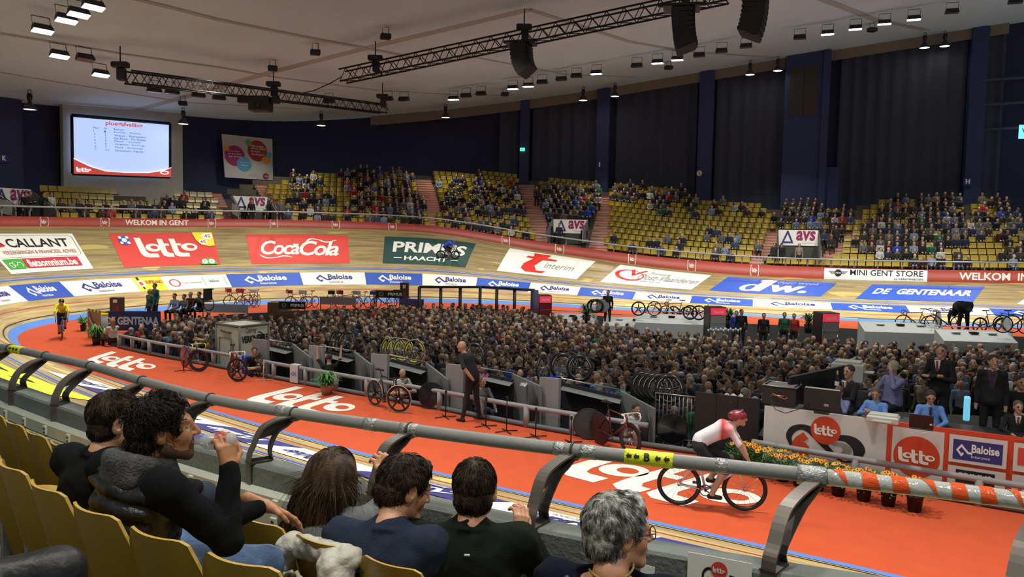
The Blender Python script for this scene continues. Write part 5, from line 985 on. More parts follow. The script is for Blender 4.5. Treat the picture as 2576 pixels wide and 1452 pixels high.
m2 = plane_map(V[3], V[0]-V[3], (0, 0, 1.95)); d_ = ob('door', MB().add(m2(np.array([.18, .66, .66, .18]), np.array([.05, .05, .78, .78]), .03), [(0, 1, 2, 3)]), M('trailer_door', 'dcdacc', .5), t); ob('handle', MB().cyl(m2(np.array([.6]), np.array([.5]), .05)[0], m2(np.array([.6]), np.array([.6]), .05)[0], .02, n=6), MET, d_)
ob('door_seal', MB().tube(m2(np.array([.18, .66, .66, .18]), np.array([.05, .05, .78, .78]), .035), .015, 4, closed=True), TRM, t); ob('vent', MB().cyl(m2(np.array([.25]), np.array([.9]), .04)[0], m2(np.array([.65]), np.array([.88]), .04)[0], .04, n=6), TRM, t)
c_ = (q[0]+q[2])/2; ob('wheel', MB().torus((c_[0], q[0][1]+.4, .28), (1, .3, 0), .22, .08, 16, 6), BLKM, t)
# ---- plants
LEAF = M('leaf_green', '3f7a34', .5, noise=.3, nscale=6); LEAFD = M('leaf_dark', '2b5426', .5, noise=.3, nscale=6); TERR = M('terracotta', '9a5f48', .7); POTB = M('pot_black', '2a1e1e', .5)
def fern(lb, loc, R, potm, pr, ph, n=90, leaf=None, seed=1):
    r = np.random.default_rng(seed); t = thing('potted_plant', lb, 'plant', loc); ob('pot', MB().lathe([(0, 0), (pr*.75, 0), (pr, ph), (pr*.9, ph), (pr*.85, ph-.04), (0, ph-.04)], n=14), potm, t); b = MB()
    for i in range(n):
        a = r.uniform(0, 2*pi); L = R*r.uniform(.6, 1.1); el = r.uniform(.2, 1.35); h = L*sin(el)*.95; x = L*cos(el)+.04; wv = .022*R/.5; d = np.array([cos(a), sin(a), 0]); s_ = np.array([-sin(a), cos(a), 0]); P = [np.array([0, 0, ph-.03])]
        P += [d*x*.45+[0, 0, ph+h*.75], d*x*.8+[0, 0, ph+h*.95], d*x*1.1+[0, 0, ph+h*.6]]; ws = [wv*.5, wv, wv*.8, 0.002]; V = []
        for p, w_ in zip(P, ws): V += [p-s_*w_, p+s_*w_]
        b.add(V, [(0, 1, 3, 2), (2, 3, 5, 4), (4, 5, 7, 6)], 0, True)
    tag(ob('leaves', b, leaf or LEAF, t), kind='stuff'); return t
fern('leafy green plant in a terracotta pot on the carpet beside the fence', G(822, 992), .42, TERR, .17, .26, 130, seed=3)
fern('big arching green plant in a dark pot at the left end of the fence', G(243, 868), .5, POTB, .16, .3, 140, seed=4)
fern('smaller green plant behind the printed corner board at the far left', G(210, 833), .42, POTB, .13, .25, 90, seed=5)
fern('low green plant behind the left fence rail', CONSTR(448)+[.2, .4, -.2], .3, POTB, .12, .2, 60, seed=6)
for x, y, lb in [(1832, 826, 'beside the middle drinks fridge'), (2033, 838, 'left of the right drinks fridge'), (1475, 815, 'left of the far wheel rack')]: fern('dark green plant far off in the pit '+lb, D(x, y, 36), .6, POTB, .2, .4, 70, LEAFD, seed=int(x))
# flower pots at right
PET = M('petal_orange', 'e8951c', .6); YC = M('flower_eye', '5a2e10', .7); YL = M('petal_yellow', 'e0b020', .6)
def flowerpot(i, x, y, lb):
    r = np.random.default_rng(40+i); t = thing('flower_pot', lb, 'plant', G(x, y), 0, 'flower pots in a row'); ob('pot', MB().lathe([(0, 0), (.1, 0), (.125, .24), (.135, .24), (.135, .27), (.11, .27), (.1, .22), (0, .22)], n=14), POTB, t); b = MB()
    for k in range(230):
        a = r.uniform(0, 2*pi); rr = .29*sqrt(r.random()); p = np.array([rr*cos(a), rr*sin(a), r.uniform(.28, .54)-rr*.3]); L = r.uniform(.05, .1); d = np.array([cos(a)*.8, sin(a)*.8, r.uniform(-.2, .9)]); d /= np.linalg.norm(d); s_ = np.cross(d, (0, 0, 1))*.017; b.add([p, p+d*L*.5+s_, p+d*L, p+d*L*.5-s_], [(0, 1, 2, 3)])
    for k in range(14): a = r.uniform(0, 6.28); b.cyl((0, 0, .2), (.16*cos(a), .16*sin(a), .4), .005, n=3)
    tag(ob('leaves', b, [LEAF, LEAFD][i % 2], t), kind='stuff')
    for k in range(12):
        a = r.uniform(0, 2*pi); rr = .2*sqrt(r.random()); c = np.array([rr*cos(a), rr*sin(a), .57-rr*.5]); nn = np.array([cos(a)*.3, sin(a)*.3-.5, .7]); fl = MB(); x_, y_, z_ = frame(nn); V = [c+z_*.008]; R = .05
        for j in range(16): aa = j*2*pi/16; V.append(c+(x_*cos(aa)+y_*sin(aa))*(R if j % 2 else R*.6))
        fl.add(V, [(0, 1+j, 1+(j+1) % 16) for j in range(16)]); o = ob('flower', fl, PET if r.random() < .75 else YL, t); ob('flower_eye', MB().ball(c+z_*.01, .013, 6), YC, o)
for i, (x, y) in enumerate([(1862, 1182), (1890, 1190), (1925, 1200), (1968, 1210), (2010, 1222), (2056, 1233), (2108, 1246), (2172, 1259), (2234, 1272), (2300, 1286)]): flowerpot(i, x, y, ['hindmost', 'second hindmost', 'third', 'fourth', 'fifth', 'sixth', 'seventh', 'eighth', 'ninth', 'nearest'][i]+' dark pot of orange flowers in the row before the boards')
# ---- advertising boards at right and black panel
PA, PB = G(1918, 1166), G(2576, 1274)
def board(label, x0, x1, x0p, x1p, ztop, mat, build):
    A = VP(x0, 1150, PA, PB); B = VP(x1, 1200, PA, PB); A[2] = B[2] = .02; U = B-A; W = np.linalg.norm(U); t = thing('advertising_board', label, 'board', A); n_ = np.cross(U, (0, 0, 1)); n_ /= np.linalg.norm(n_); n_ *= -1 if n_[1] > 0 else 1
    H = ztop-.02; c = [np.zeros(3), U, U+[0, 0, H], np.array([0, 0, H])]; ob('panel', MB().add([*c, *[q-n_*.05 for q in c]], [(0, 1, 2, 3), (7, 6, 5, 4), (0, 4, 5, 1), (1, 5, 6, 2), (2, 6, 7, 3), (3, 7, 4, 0)]), mat, t)
    def loc(x, y): P = VP(x, y, PA, PB)-A; return P[:2]@U[:2]/(W*W), P[2]/H
    fl = Flat(); build(fl, loc, W/H); put(fl, lambda a, b_, off: a[:, None]*U+b_[:, None]*np.array([0, 0, H])+n_*off, t, .006, .003); return t
ORB = M('board_orange', 'cf4423', .5); PAN = M('board_white', 'cfcfcc', .5)
def b1(f, loc, asp):
    cx, cy = loc(2077, 1083); r = .235; rx = r/asp; lx, ly = loc(2060, 1128)
    f.s([[(p[0], p[1]) for p in sstroke([(cx-.26, cy-.4), (cx-.3, cy-.18), (cx-.24, cy-.02), (cx-.12, cy-.03), (cx+.02, cy-.3), (cx+.14, cy-.47), (cx+.24, cy-.42), (cx+.27, cy-.25), (cx+.2, cy-.1), (cx+.08, cy-.1)], [.02, .05, .08, .1, .06, .03, .05, .1, .12, .08])]], BLK)
    f.s([[(p[0], p[1]) for p in sstroke([(cx+.06, cy-.22), (cx+.14, cy-.2), (cx+.18, cy-.28), (cx+.14, cy-.38), (cx+.08, cy-.4)], [.04, .06, .07, .05, .02])]], GRY)
    f.t('6', cx-.28, cy-.52, cx-.12, cy-.08, ORB, bold=.08).t('daagse', cx-.1, cy-.62, cx+.17, cy-.5, M('vinyl_darkgrey', '4a4a4c')).s([ell(cx, cy, rx, r)], ORB); f.l(cx-rx*.78, cy-r*.35, rx*1.56, r*.75, WHT)
board('white board with the lotto 6daagse logo beside the black panel', 1918, 2226, 0, 0, 1.13, PAN, b1)
def b2(f, loc, asp):
    def R(x0, y0, x1, y1): a0, b0 = loc(x0, y1); a1, b1_ = loc(x1, y0); return a0, b0, a1, b1_
    a0, b0 = loc(2240, 1190); a1, _ = loc(2376, 1100); f.rect(a0, .02, a1, .93, PAN); cx, cy = loc(2305, 1150); r = .33; f.s([ell(cx, cy, r/asp, r)], ORB).l(cx-r/asp*.8, cy-r*.3, r/asp*1.6, r*.7, WHT)
    a2, _ = loc(2389, 1100); a3, _ = loc(2536, 1100); f.rect(a2, .5, a3, .93, PAN).rect(a2+.02, .55, a3-.02, .86, NAV).s(baloise_mark(a2+.035, .6, .08, .2), WHT).t('Baloise', a2+.11, .68, a3-.035, .81, WHT, bold=.03).t('Insurance', a2+.11, .6, a2+.2, .645, WHT)
    f.rect(a2, .02, a3, .45, PAN).rect(a2+.04, .2, a3-.05, .4, BLK).t('PRIMUS', a2+.055, .25, a3-.065, .36, WHT, bold=.03); a4, _ = loc(2552, 1100); f.rect(a4, .5, min(.97, a4+.22), .93, PAN).rect(a4, .02, min(.97, a4+.22), .45, PAN).rect(a4+.02, .6, a4+.2, .86, RED).s([ell(a4+.08, .22, .05, .14), ell(a4+.08, .22, .035, .1)], RED)
board('orange board with white lotto, Baloise and PRIMUS panels at the right edge', 2228, 2760, 0, 0, 1.13, ORB, b2)
A, Bq = G(1760, 1150), G(1917, 1165); t = thing('black_screen', 'plain black panel wall left of the white lotto board', 'panel', A+[0, .5, 0]); U = Bq-A-[.02, .3, 0]
for i in range(3):
    P = U*i/3; ob('panel', MB().add([P, P+U*.325, P+U*.325+[0, 0, 1.2], P+[0, 0, 1.2], P+[0, .05, 0], P+U*.325+[0, .05, 0], P+U*.325+[0, .05, 1.2], P+[0, .05, 1.2]], [(0, 1, 2, 3), (7, 6, 5, 4), (2, 6, 7, 3), (1, 5, 6, 2), (0, 4, 7, 3)]), M('panel_black', '151517', .6), t)
# crowd barrier
A, Bq = G(1652, 1118, -.1), G(1775, 1135, -.1); U = Bq-A; t = thing('crowd_barrier', 'galvanised crowd barrier behind the passing rider', 'barrier', A+[0, .3, 0]); b = MB()
ob('frame', MB().tube([(0, 0, .1), (0, 0, 1.05), U+[0, 0, 1.05], U+[0, 0, .1]], .02, 6, closed=True), MET, t)
for i in range(1, 12): ob('bar', MB().cyl(U*i/12+[0, 0, .1], U*i/12+[0, 0, 1.05], .008, n=5), MET, t)
# podium and table
b = MB(); c = [PA+[.0, .35, 0], PB+[6, -.6, 0], PB+[7.5, 4, 0], PA+[1.3, 3.2, 0]]; V = [p*[1, 1, 0]+[0, 0, -1.1] for p in c]+[p*[1, 1, 0]+[0, 0, .45] for p in c]; b.add(V, [(4, 5, 6, 7), (0, 1, 5, 4), (1, 2, 6, 5), (2, 3, 7, 6), (3, 0, 4, 7)]); struct('floor_podium', b, M('podium_black', '1a1a1c', .8))
U = (PB-PA); Ld = np.linalg.norm(U); d_ = U/Ld; nb_ = np.array([-d_[1], d_[0], 0]); t = thing('officials_table', 'long dark table just behind the advertising boards', 'table', PA*[1, 1, 0]+nb_*.1+[0, 0, .45]); ob('tabletop', MB().add([nb_*.05+[0, 0, .62], d_*6.6+nb_*.05+[0, 0, .62], d_*6.6+nb_*.75+[0, 0, .62], nb_*.75+[0, 0, .62], nb_*.05+[0, 0, .58], d_*6.6+nb_*.05+[0, 0, .58], d_*6.6+nb_*.75+[0, 0, .58], nb_*.75+[0, 0, .58]], [(0, 1, 2, 3), (7, 6, 5, 4), (0, 4, 5, 1), (3, 2, 6, 7)]), M('table_dark', '232326', .5), t)
for q_ in (0.2, 3.2, 6.3):
    for w_ in (.12, .68): ob('leg', MB().cyl(d_*q_+nb_*w_, d_*q_+nb_*w_+[0, 0, .58], .025, n=6), MET, t)
def boxthing(name, lb, cat, px, py, dep, dims, mat, rz=-.55, extra=None, bev=.02):
    P = D(px, py, dep); t = thing(name, lb, cat, P, rz); ob('body', MB().box((0, 0, dims[2]/2), dims, bev=bev), mat, t)
    if extra: extra(t)
    return t
PRW = M('printer_white', 'b9bab4', .5); PLB = M('plastic_black', '19191c', .4)
boxthing('printer', 'white printer lying on the table edge beside the blue-shirted man', 'printer', 2222, 1062, 13.75, (.5, .34, .12), PRW, extra=lambda t: (ob('lid', MB().box((0, .02, .13), (.44, .26, .02)), PRW, t), ob('tray', MB().box((0, -.2, .05), (.3, .12, .02)), PRW, t)))
boxthing('printer', 'large white copier standing behind the officials', 'printer', 2133, 958, 16.6, (.62, .45, .38), PRW, extra=lambda t: (ob('lid', MB().box((0, 0, .4), (.5, .4, .05)), PRW, t), ob('tray', MB().box((.38, 0, .22), (.22, .3, .02)), PRW, t)))
def lap(t): ob('screen_lid', MB().box((0, -.12, .14), (.36, .015, .24), R=rotx(.2)), PLB, t)
boxthing('laptop', 'black laptop open before the blue-shirted man in glasses', 'laptop', 2318, 1078, 13.35, (.36, .25, .02), PLB, extra=lap, bev=.004)
boxthing('flight_case', 'open black equipment case with grey foam lid on the left table end', 'case', 1966, 1016, 15.3, (.62, .5, .36), PLB, extra=lambda t: (ob('rim', MB().tube([(-.31, -.25, .37), (.31, -.25, .37), (.31, .25, .37), (-.31, .25, .37)], .015, 4, closed=True), MET, t), ob('foam', MB().box((0, 0, .36), (.5, .4, .03)), M('foam_grey', '6d6d6a', .9), t), ob('handle', MB().cyl((-.1, -.27, .2), (.1, -.27, .2), .015, n=6), MET, t)))
boxthing('monitor', 'back of a wide black monitor on the table', 'monitor', 2067, 1034, 14.4, (.62, .06, .42), PLB, extra=lambda t: (ob('stand', MB().box((0, .05, -.03), (.25, .2, .04)), PLB, t), ob('label_plate', MB().box((.08, -.035, .12), (.08, .01, .04)), MET, t)))
tag(ob('case_lid', MB().box((0, 0, 0), (1.5, .08, .5), R=rotz(.45)@roty(-.1)), PLB, None, D(2058, 965, 15.6)), 'long black lid sloping up behind the equipment case', 'lid')
def bottle(px, py, dep, h, m, lb):
    t = thing('bottle', lb, 'bottle', D(px, py, dep)); ob('glass', MB().lathe([(0, 0), (.04, 0), (.042, h*.55), (.016, h*.75), (.014, h), (0, h)], n=12), m, t); ob('foil', MB().lathe([(.017, h*.78), (.016, h*1.01), (0, h*1.02)], n=10), M('foil_gold', 'b89a30', .3, metal=.7), t); ob('label', MB().lathe([(.043, h*.18), (.043, h*.42)], n=12), PAN, t)
bottle(2105, 978, 15.0, .34, M('glass_green', '101c12', .1), 'dark champagne bottle with gold foil on the table'); bottle(2342, 1074, 13.2, .16, M('glass_red', '7a2018', .2), 'small red-capped bottle by the laptop')
cb = [D(1938, 1003, 14.9), D(1950, 1030, 14.6), D(1975, 1040, 14.4), D(2010, 1030, 14.4), D(2040, 1015, 14.5)]; tag(ob('cable', MB().tube(cb, .008, 5), BLKM), 'thin black cable drooping over the white lotto board', 'cable')
tag(ob('cable', MB().tube([D(1935, 1003, 15.2), D(1945, 990, 15.1), D(1962, 1000, 15), D(1975, 1005, 15), D(1990, 992, 15)], .008, 5), M('cable_orange', 'd07028', .5)), 'orange cable curling in front of the black case', 'cable')
tag(ob('glowing_panel', MB().box((0, 0, 0), (.1, .16, .42), bev=.02), E('cyan_panel', '6fc8e8', .6), None, D(2432, 1028, 13.9), -.5), 'pale blue lit panel between the two standing officials', 'panel')  # pale blue panel, its brightness given by emission in the material
# officials
def off_person(px, ytop, dep, pose, hair, ci, hi, rz, lb, fl=.45, res=.018, gl=False, ti=0, top=None, belly=0, hh=None):
    me = simple_person(pose, hair, res, belly, gl); hh = hh or (1.27 if pose.get('sit') else 1.72); dep += .35 if pose.get('sit') else 0; P = D(px, ytop, dep); sc = (P[2]-fl)/hh; sc = min(max(sc, .9), 1.12); Q = P.copy(); Q[2] = P[2]-hh*sc
    return people_obj(me, ci, Q, rz, hi, 0, ti, sc, lb, top=top)
FOLD = dict(elb=[(-.26, .06, 1.12), (.26, .06, 1.12)], wr=[(.08, .22, 1.16), (-.08, .24, 1.19)])
SHB = M('shirt_blue', '5d88cc', .8, bump=.3, bscale=25); SHL = M('shirt_lilac', '7378a4', .8, bump=.3, bscale=25); PLD = M('shirt_plaid', '3a2a40', .8, noise=.6, nscale=14)
def suit(o, zt, y, mat, tie, wd=1.0):
    ob('shirt_front', MB().prism([(-.05*wd, 0), (.05*wd, 0), (.012*wd, -.24*wd), (-.012*wd, -.24*wd)], .03, (0, y-.03, zt), (-1, 0, 0), (0, .12, 1)), mat, o)
    if tie: ob('tie', MB().prism([(-.016, -.01), (.016, -.01), (.024, -.24), (-.024, -.24)], .03, (0, y-.022, zt), (-1, 0, 0), (0, .12, 1)), tie, o)
suit(off_person(2370, 866, 15.3, {**FOLD, 'hy': .3}, 'short', 0, 2, 2.2, 'tall person in dark suit and striped tie, arms folded, standing behind the table', belly=.04, gl=True), 1.45, .155, WHT, M('tie_stripe', '7c3a4a', .6, noise=.5, nscale=40))
suit(off_person(2500, 893, 14.6, {'hy': .3}, 'short', 0, 1, 2.6, 'stout person in black jacket over a plaid shirt with a lanyard badge', belly=.07), 1.45, .19, PLD, None, 1.6)
sitw = dict(sit=1, kn=[(-.12, .16, .46), (.12, .16, .46)], an=[(-.12, .1, .08), (.12, .1, .08)], elb=[(-.26, .12, .72), (.26, .12, .72)], wr=[(-.12, .36, .68), (.12, .36, .68)])
suit(off_person(2140, 918, 14.9, {**sitw, 'hy': .4}, 'short', 0, 1, 1.75, 'dark-haired person in black suit seated behind the champagne bottle', gl=True), .99, .14, WHT, M('tie_stripe', '7c3a4a', .6, noise=.5, nscale=40))
off_person(2250, 908, 15.2, {**sitw, 'wr': [(-.14, .2, 1.12), (.12, .36, .68)], 'elb': [(-.26, .25, .85), (.26, .12, .72)]}, 'short', 0, 3, 1.9, 'grey-haired person in lilac shirt holding a phone to the ear', top=SHL, belly=.06)
off_person(2206, 974, 14.1, {**sitw, 'hp': -.35, 'hy': .4, 'wr': [(-.1, .38, .86), (-.02, .38, .84)]}, 'short', 0, 2, 2.2, 'person in light blue shirt looking down at a phone', top=SHB)
suit(off_person(2342, 982, 13.8, {**sitw, 'hp': -.35}, 'short', 0, 1, 2.75, 'broad person in light blue shirt and glasses behind the laptop', top=SHB, belly=.09, gl=True), .99, .17, SHB, M('tie_navy', '1c2450', .6))
off_person(2112, 972, 14.6, {**sitw, 'hp': -.5, 'wr': [(-.05, .2, 1.1), (.1, .36, .68)], 'elb': [(-.2, .3, .8), (.24, .12, .72)]}, 'short', 0, 2, 2.5, 'person in grey-blue shirt hiding the face in a hand', top=SHL)
suit(off_person(2562, 1008, 13.4, {**sitw, 'hy': .2}, 'short', 0, 2, 2.7, 'smiling person in glasses and dark suit at the right edge', gl=True, belly=.05), .99, .15, WHT, M('tie_stripe', '7c3a4a', .6, noise=.5, nscale=40))
off_person(2568, 944, 14.6, {**sitw}, 'short', 0, 1, 2.9, 'dark-haired person in glasses peeping behind the right edge official', gl=True)
b = MB().cyl((0, 0, 0), (0, 0, .1), .01); 
# people on the carpet
def at_feet(px, py, z, me, ci, hi, ti, rz, lb, sc=1.0, top=None, si=0, hair=None): return people_obj(me, ci, G(px, py, z), rz, hi, si, ti, sc, lb, top=top, hair=hair)
m_ = simple_person(dict(pel=(0, 0, .94), che=(0, .12, 1.27), nec=(0, .22, 1.42), hd=(0, .3, 1.55), hy=.3, elb=[(-.3, .0, 1.16), (.3, .02, 1.16)], wr=[(-.2, -.1, .98), (.2, .16, .95)], kn=[(-.12, .05, .5), (.12, -.02, .5)], an=[(-.22, .08, .07), (.2, -.05, .07)], sleeve=0), 'none', .018, .02)
at_feet(1187, 1058, 0, m_, 0, 1, 0, .95, 'bald person in black T-shirt and dark jeans leaning forward on the carpet', 1.09, si=0)
for dx in (): pass
m_ = simple_person(dict(hp=-.3, elb=[(-.24, .05, 1.15), (.24, .05, 1.15)], wr=[(-.12, .32, 1.1), (.12, .32, 1.1)], sleeve=0), 'short', .02, .04)
people_obj(m_, 0, D(478, 805, 25.8)-[0, 0, 1.76], -1.2, 3, 0, 0, 1.0, 'grey-haired person in black T-shirt working on a wheel inside the fence')
leanf = dict(sit=1, lean=.2, elb=[(-.32, .32, .66), (.32, .32, .66)], wr=[(.1, .45, .66), (-.1, .45, .7)])
for x, y, dp, ci, hi, lb, hr in [(1004, 930, 20.4, 8, 1, 'bald-browed person in white T-shirt leaning arms on the fence', 'thin'), (1582, 1018, 17.0, 8, 1, 'person in white T-shirt leaning on the fence end by the bike', 'short'), (636, 877, 23.6, 0, 1, 'dark-haired youth leaning over the fence by the deep wheel', 'short')]:
    me = simple_person({**leanf, 'sleeve': 0}, hr, .018); people_obj(me, ci, D(x, y, dp)-[0, 0, 1.2], -2.65, hi, 0, 0, 1.0, lb)
me = simple_person(dict(sit=1, elb=[(-.3, .1, 1.1), (.3, .1, 1.1)], wr=[(-.32, .15, 1.36), (.32, .15, 1.36)], sleeve=0), 'short', .018); people_obj(me, 0, D(828, 897, 21.9)-[0, 0, 1.2], .2, 1, 0, 0, 1.0, 'person in black T-shirt raising both arms to the cabin rail')
me = simple_person(dict(sit=1, hy=.4, elb=[(-.25, .15, .7), (.25, .15, .7)], wr=[(-.2, .4, .55), (.2, .4, .6)]), 'long', .018); people_obj(me, 5, D(1212, 955, 19.0)-[0, 0, 1.2], -2.7, 2, 0, 1, 1.0, 'long-haired woman in grey sweater crouching behind the fence')
me = simple_person(dict(sit=1, hy=-.2, elb=[(-.2, .15, .75), (.2, .15, .75)], wr=[(-.1, .35, .85), (.1, .35, .8)], sleeve=0), 'long', .018); people_obj(me, 8, G(284, 872)-[0, 0, .25], 1.0, 4, 0, 0, 1.0, 'fair-haired woman in white top sitting on the carpet by the fence end')
# riders
def jersey():
    m = M('jersey_redwhite', 'd8d4dc', .7); nt = m.node_tree; N = nt.nodes.new; L = nt.links.new; tc = N('ShaderNodeTexCoord'); sp = N('ShaderNodeSeparateXYZ'); L(tc.outputs['Object'], sp.inputs[0]); wv = N('ShaderNodeTexWave'); wv.inputs['Scale'].default_value = 9; L(tc.outputs['Object'], wv.inputs[0])
    r = N('ShaderNodeValToRGB'); L(sp.outputs[1], r.inputs[0]); r.color_ramp.elements[0].position = .06; r.color_ramp.elements[0].color = lin('d8d4dc'); r.color_ramp.elements[1].position = .12; r.color_ramp.elements[1].color = lin('c42a2a'); e = r.color_ramp.elements.new(.34); e.color = lin('d8c8cc')
    L(r.outputs[0], nt.nodes['Principled BSDF'].inputs['Base Color']); return m
def rider(label_p, label_b, loc, rz, top, helmet, frame_m, wf, wr_, head=0, sc=1.0, tilt=0, bare=1, rim=None):
    bk = bike('race_bike', label_b, loc, rz, frame_m, wf, wr_, rimf=rim, rimr=rim); bk.scale = (sc,)*3
    me = simple_person(dict(pel=(0, -.2, .97), che=(0, .13, 1.24), nec=(0, .25, 1.34), hd=(0, .37, 1.42), hp=.05, hy=head, elb=[(-.23, .36, 1.08), (.23, .36, 1.08)], wr=[(-.2, .47, .9), (.2, .47, .9)], kn=[(-.1, .2, .78), (.1, .16, .6)], an=[(-.1, -.02, .44), (.11, .0, .25)], bare=bare, sleeve=0), 'helmet', .016, name='rider')
    p = people_obj(me, 0, loc, rz, 1, 0, 0, sc, label_p, top=top, hair=helmet); 
    if tilt: bk.rotation_euler = (0, tilt, rz); p.rotation_euler = (0, tilt, rz)
    return bk, p
rider('cyclist in a yellow jersey and dark helmet rolling towards the camera', 'blue and white race bike under the yellow cyclist', G(157, 852), -2.65, M('jersey_yellow', 'dce01c', .7), M('helmet_dark', '2a2326', .3), RT('3f6aa8', 'paint_blue'), 'thin', 'thin')
rider('cyclist in a white and red jersey with striped helmet racing to the right', 'white and red race bike with deep black wheels passing at the right', G(1788, 1278), -1.78, jersey(), M('helmet_red', '8a2c3c', .3, noise=.7, nscale=20, stretch=(6, 1, 6)), RT('c8bcc4', 'paint_pale'), 'mid', 'mid', sc=1.04)
s_, t_ = ST(1128, 652); P = S(s_, t_)[0]; b_, nn = outn(s_); rz = atan2(nn[0][1], nn[0][0])-pi/2-pi/2
rider('cyclist in a blue jersey high on the banking above the green banner', 'dark race bike high on the banking above the green banner', P, rz, M('jersey_royal', '2a44c8', .7), M('helmet_blue', '5a5ac0', .4), CARB, 'deep', 'deep', tilt=.45, sc=.95)
# shoulders of the racing jersey and legs detail
# medics and seated people at far left of the pit
for x, y, dp, hr, hi, lb in [(377, 727, 35.5, 'long', 4, 'shorter medic in green scrubs with a scarf'), (390, 713, 36, 'short', 1, 'taller medic in green scrubs looking left')]:
    me = VAR[3][0] if hr == 'long' else VAR[0][0]; P = D(x, y, dp); people_obj(me, 9, P-[0, 0, 1.72], 2.6, hi, 0, 0, 1.0, lb, top=M('scrubs', '1a5a58', .8)); 
for x, y, ci, hi, lb in [(440, 738, 7, 1, 'person in pale blue shirt seated right of the medics'), (464, 740, 5, 1, 'child in grey seated between the adults right of the medics'), (480, 734, 6, 3, 'grey-haired person in maroon shirt seated by the ring'), (502, 734, 0, 1, 'dark-dressed person in a wheelchair by the ring')]:
    me = simple_person(dict(sit=1, elb=[(-.22, .1, .7), (.22, .1, .7)], wr=[(-.1, .32, .62), (.1, .32, .62)]), 'short', .026); people_obj(me, ci, D(x, y, 34.5)-[0, 0, 1.27], 2.8, hi, 0, 0, 1.0, lb)
# wheelchair
P = D(512, 784, 34.3); t = thing('wheelchair', 'wheelchair under the dark-dressed person by the ring', 'wheelchair', P, 1.2)
for sx in (-.3, .3): w_ = ob('wheel', MB().torus((sx, 0, .32), (1, 0, 0), .3, .02, 24, 5), BLKM, t); ob('handrim', MB().torus((sx*1.15, 0, .32), (1, 0, 0), .26, .01, 20, 4), SIL, w_)
ob('seat', MB().box((0, 0, .45), (.5, .45, .05)), PLB, t); ob('backrest', MB().box((0, -.24, .75), (.5, .04, .5)), PLB, t)
for sx in (-.22, .22): ob('push_handle', MB().tube([(sx, -.24, .95), (sx, -.36, .98)], .02, 6), PLB, t); ob('caster', MB().torus((sx, .35, .09), (1, 0, 0), .08, .02, 12, 4), BLKM, t)
# bending person at far right, mechanic, bar staff
me = simple_person(dict(pel=(0, 0, .95), che=(0, .33, .98), nec=(0, .45, .85), hd=(0, .5, .72), elb=[(-.24, .4, .66), (.24, .4, .66)], wr=[(-.15, .5, .45), (.15, .5, .45)], kn=[(-.14, 0, .5), (.14, 0, .5)], an=[(-.16, -.03, .08), (.16, -.03, .08)]), 'short', .02, .15); people_obj(me, 0, D(2426, 768, 31)-[0, 0, 1.25], .1, 1, 0, 0, 1.2, 'person in black bending over, seen from behind, by the far bikes')
for x, y, dp, vi, ci, hi, lb in [(1530, 730, 37, 0, 0, 1, 'person in black bending by the far white cabin'), (1866, 778, 33, 1, 0, 1, 'person in black with a raised hand at the far bar'), (1853, 782, 35, 0, 14, 1, 'person in bright blue behind the far bar'), (1922, 788, 34, 0, 0, 1, 'dark-dressed bar attendant between fridges'), (1974, 786, 34, 0, 9, 1, 'bar attendant in a green top between fridges'), (1998, 789, 35, 0, 13, 1, 'bar attendant in a red top near the right fridge')]:
    people_obj(VAR[vi][0], ci, D(x, y, dp)-[0, 0, 1.72], 2.9, hi, 0, 0, 1.0, lb)
# ---- far pit furniture
FR = M('fridge_red', '6e1420', .4); FRG = M('fridge_glass', '8a8c90', .2)
for (x0, x1, y0, y1, dp, lb) in [(1352, 1384, 741, 800, 38, 'left'), (1775, 1818, 770, 850, 34, 'middle'), (2052, 2098, 784, 870, 31, 'right')]:
    A = D(x0, y1, dp); W = (x1-x0)/2000*dp*1.0; H = 1.95; ztop = D(x0, y0, dp)[2]; t = thing('drinks_fridge', 'red Coca-Cola drinks fridge, the '+lb+' one of three', 'fridge', ((A[0]+W/2), A[1], ztop-H), .12)
    ob('cabinet', MB().box((0, 0, H/2), (W, .7, H), bev=.02), M('fridge_dark', '26161a', .4), t); ob('sign_panel', MB().box((0, -.37, H-.2), (W*.92, .04, .3)), E('fridge_glow', 'd03048', .8), t); d_ = ob('door', MB().box((0, -.37, H*.45), (W*.92, .04, H*.72)), FRG if lb != 'left' else FR, t); ob('handle', MB().cyl((W*.38, -.41, .6), (W*.38, -.41, 1.1), .02, n=6), SIL, d_)
    for k_ in range(4): ob('shelf', MB().box((0, -.395, .3+k_*.32), (W*.85, .01, .02)), SIL, d_)
    ob('side_print', MB().box((W/2+.01, 0, H*.5), (.01, .6, H*.9)), FR, t); put(Flat().t('Coca-Cola', .15, .25, .85, .75, WHT, shear=.3, bold=.03), plane_map((-W*.42, -.395, H-.33), (W*.84, 0, 0), (0, 0, .26)), t, .01)
WT = M('wedge_pale', 'b4bcbc', .6)
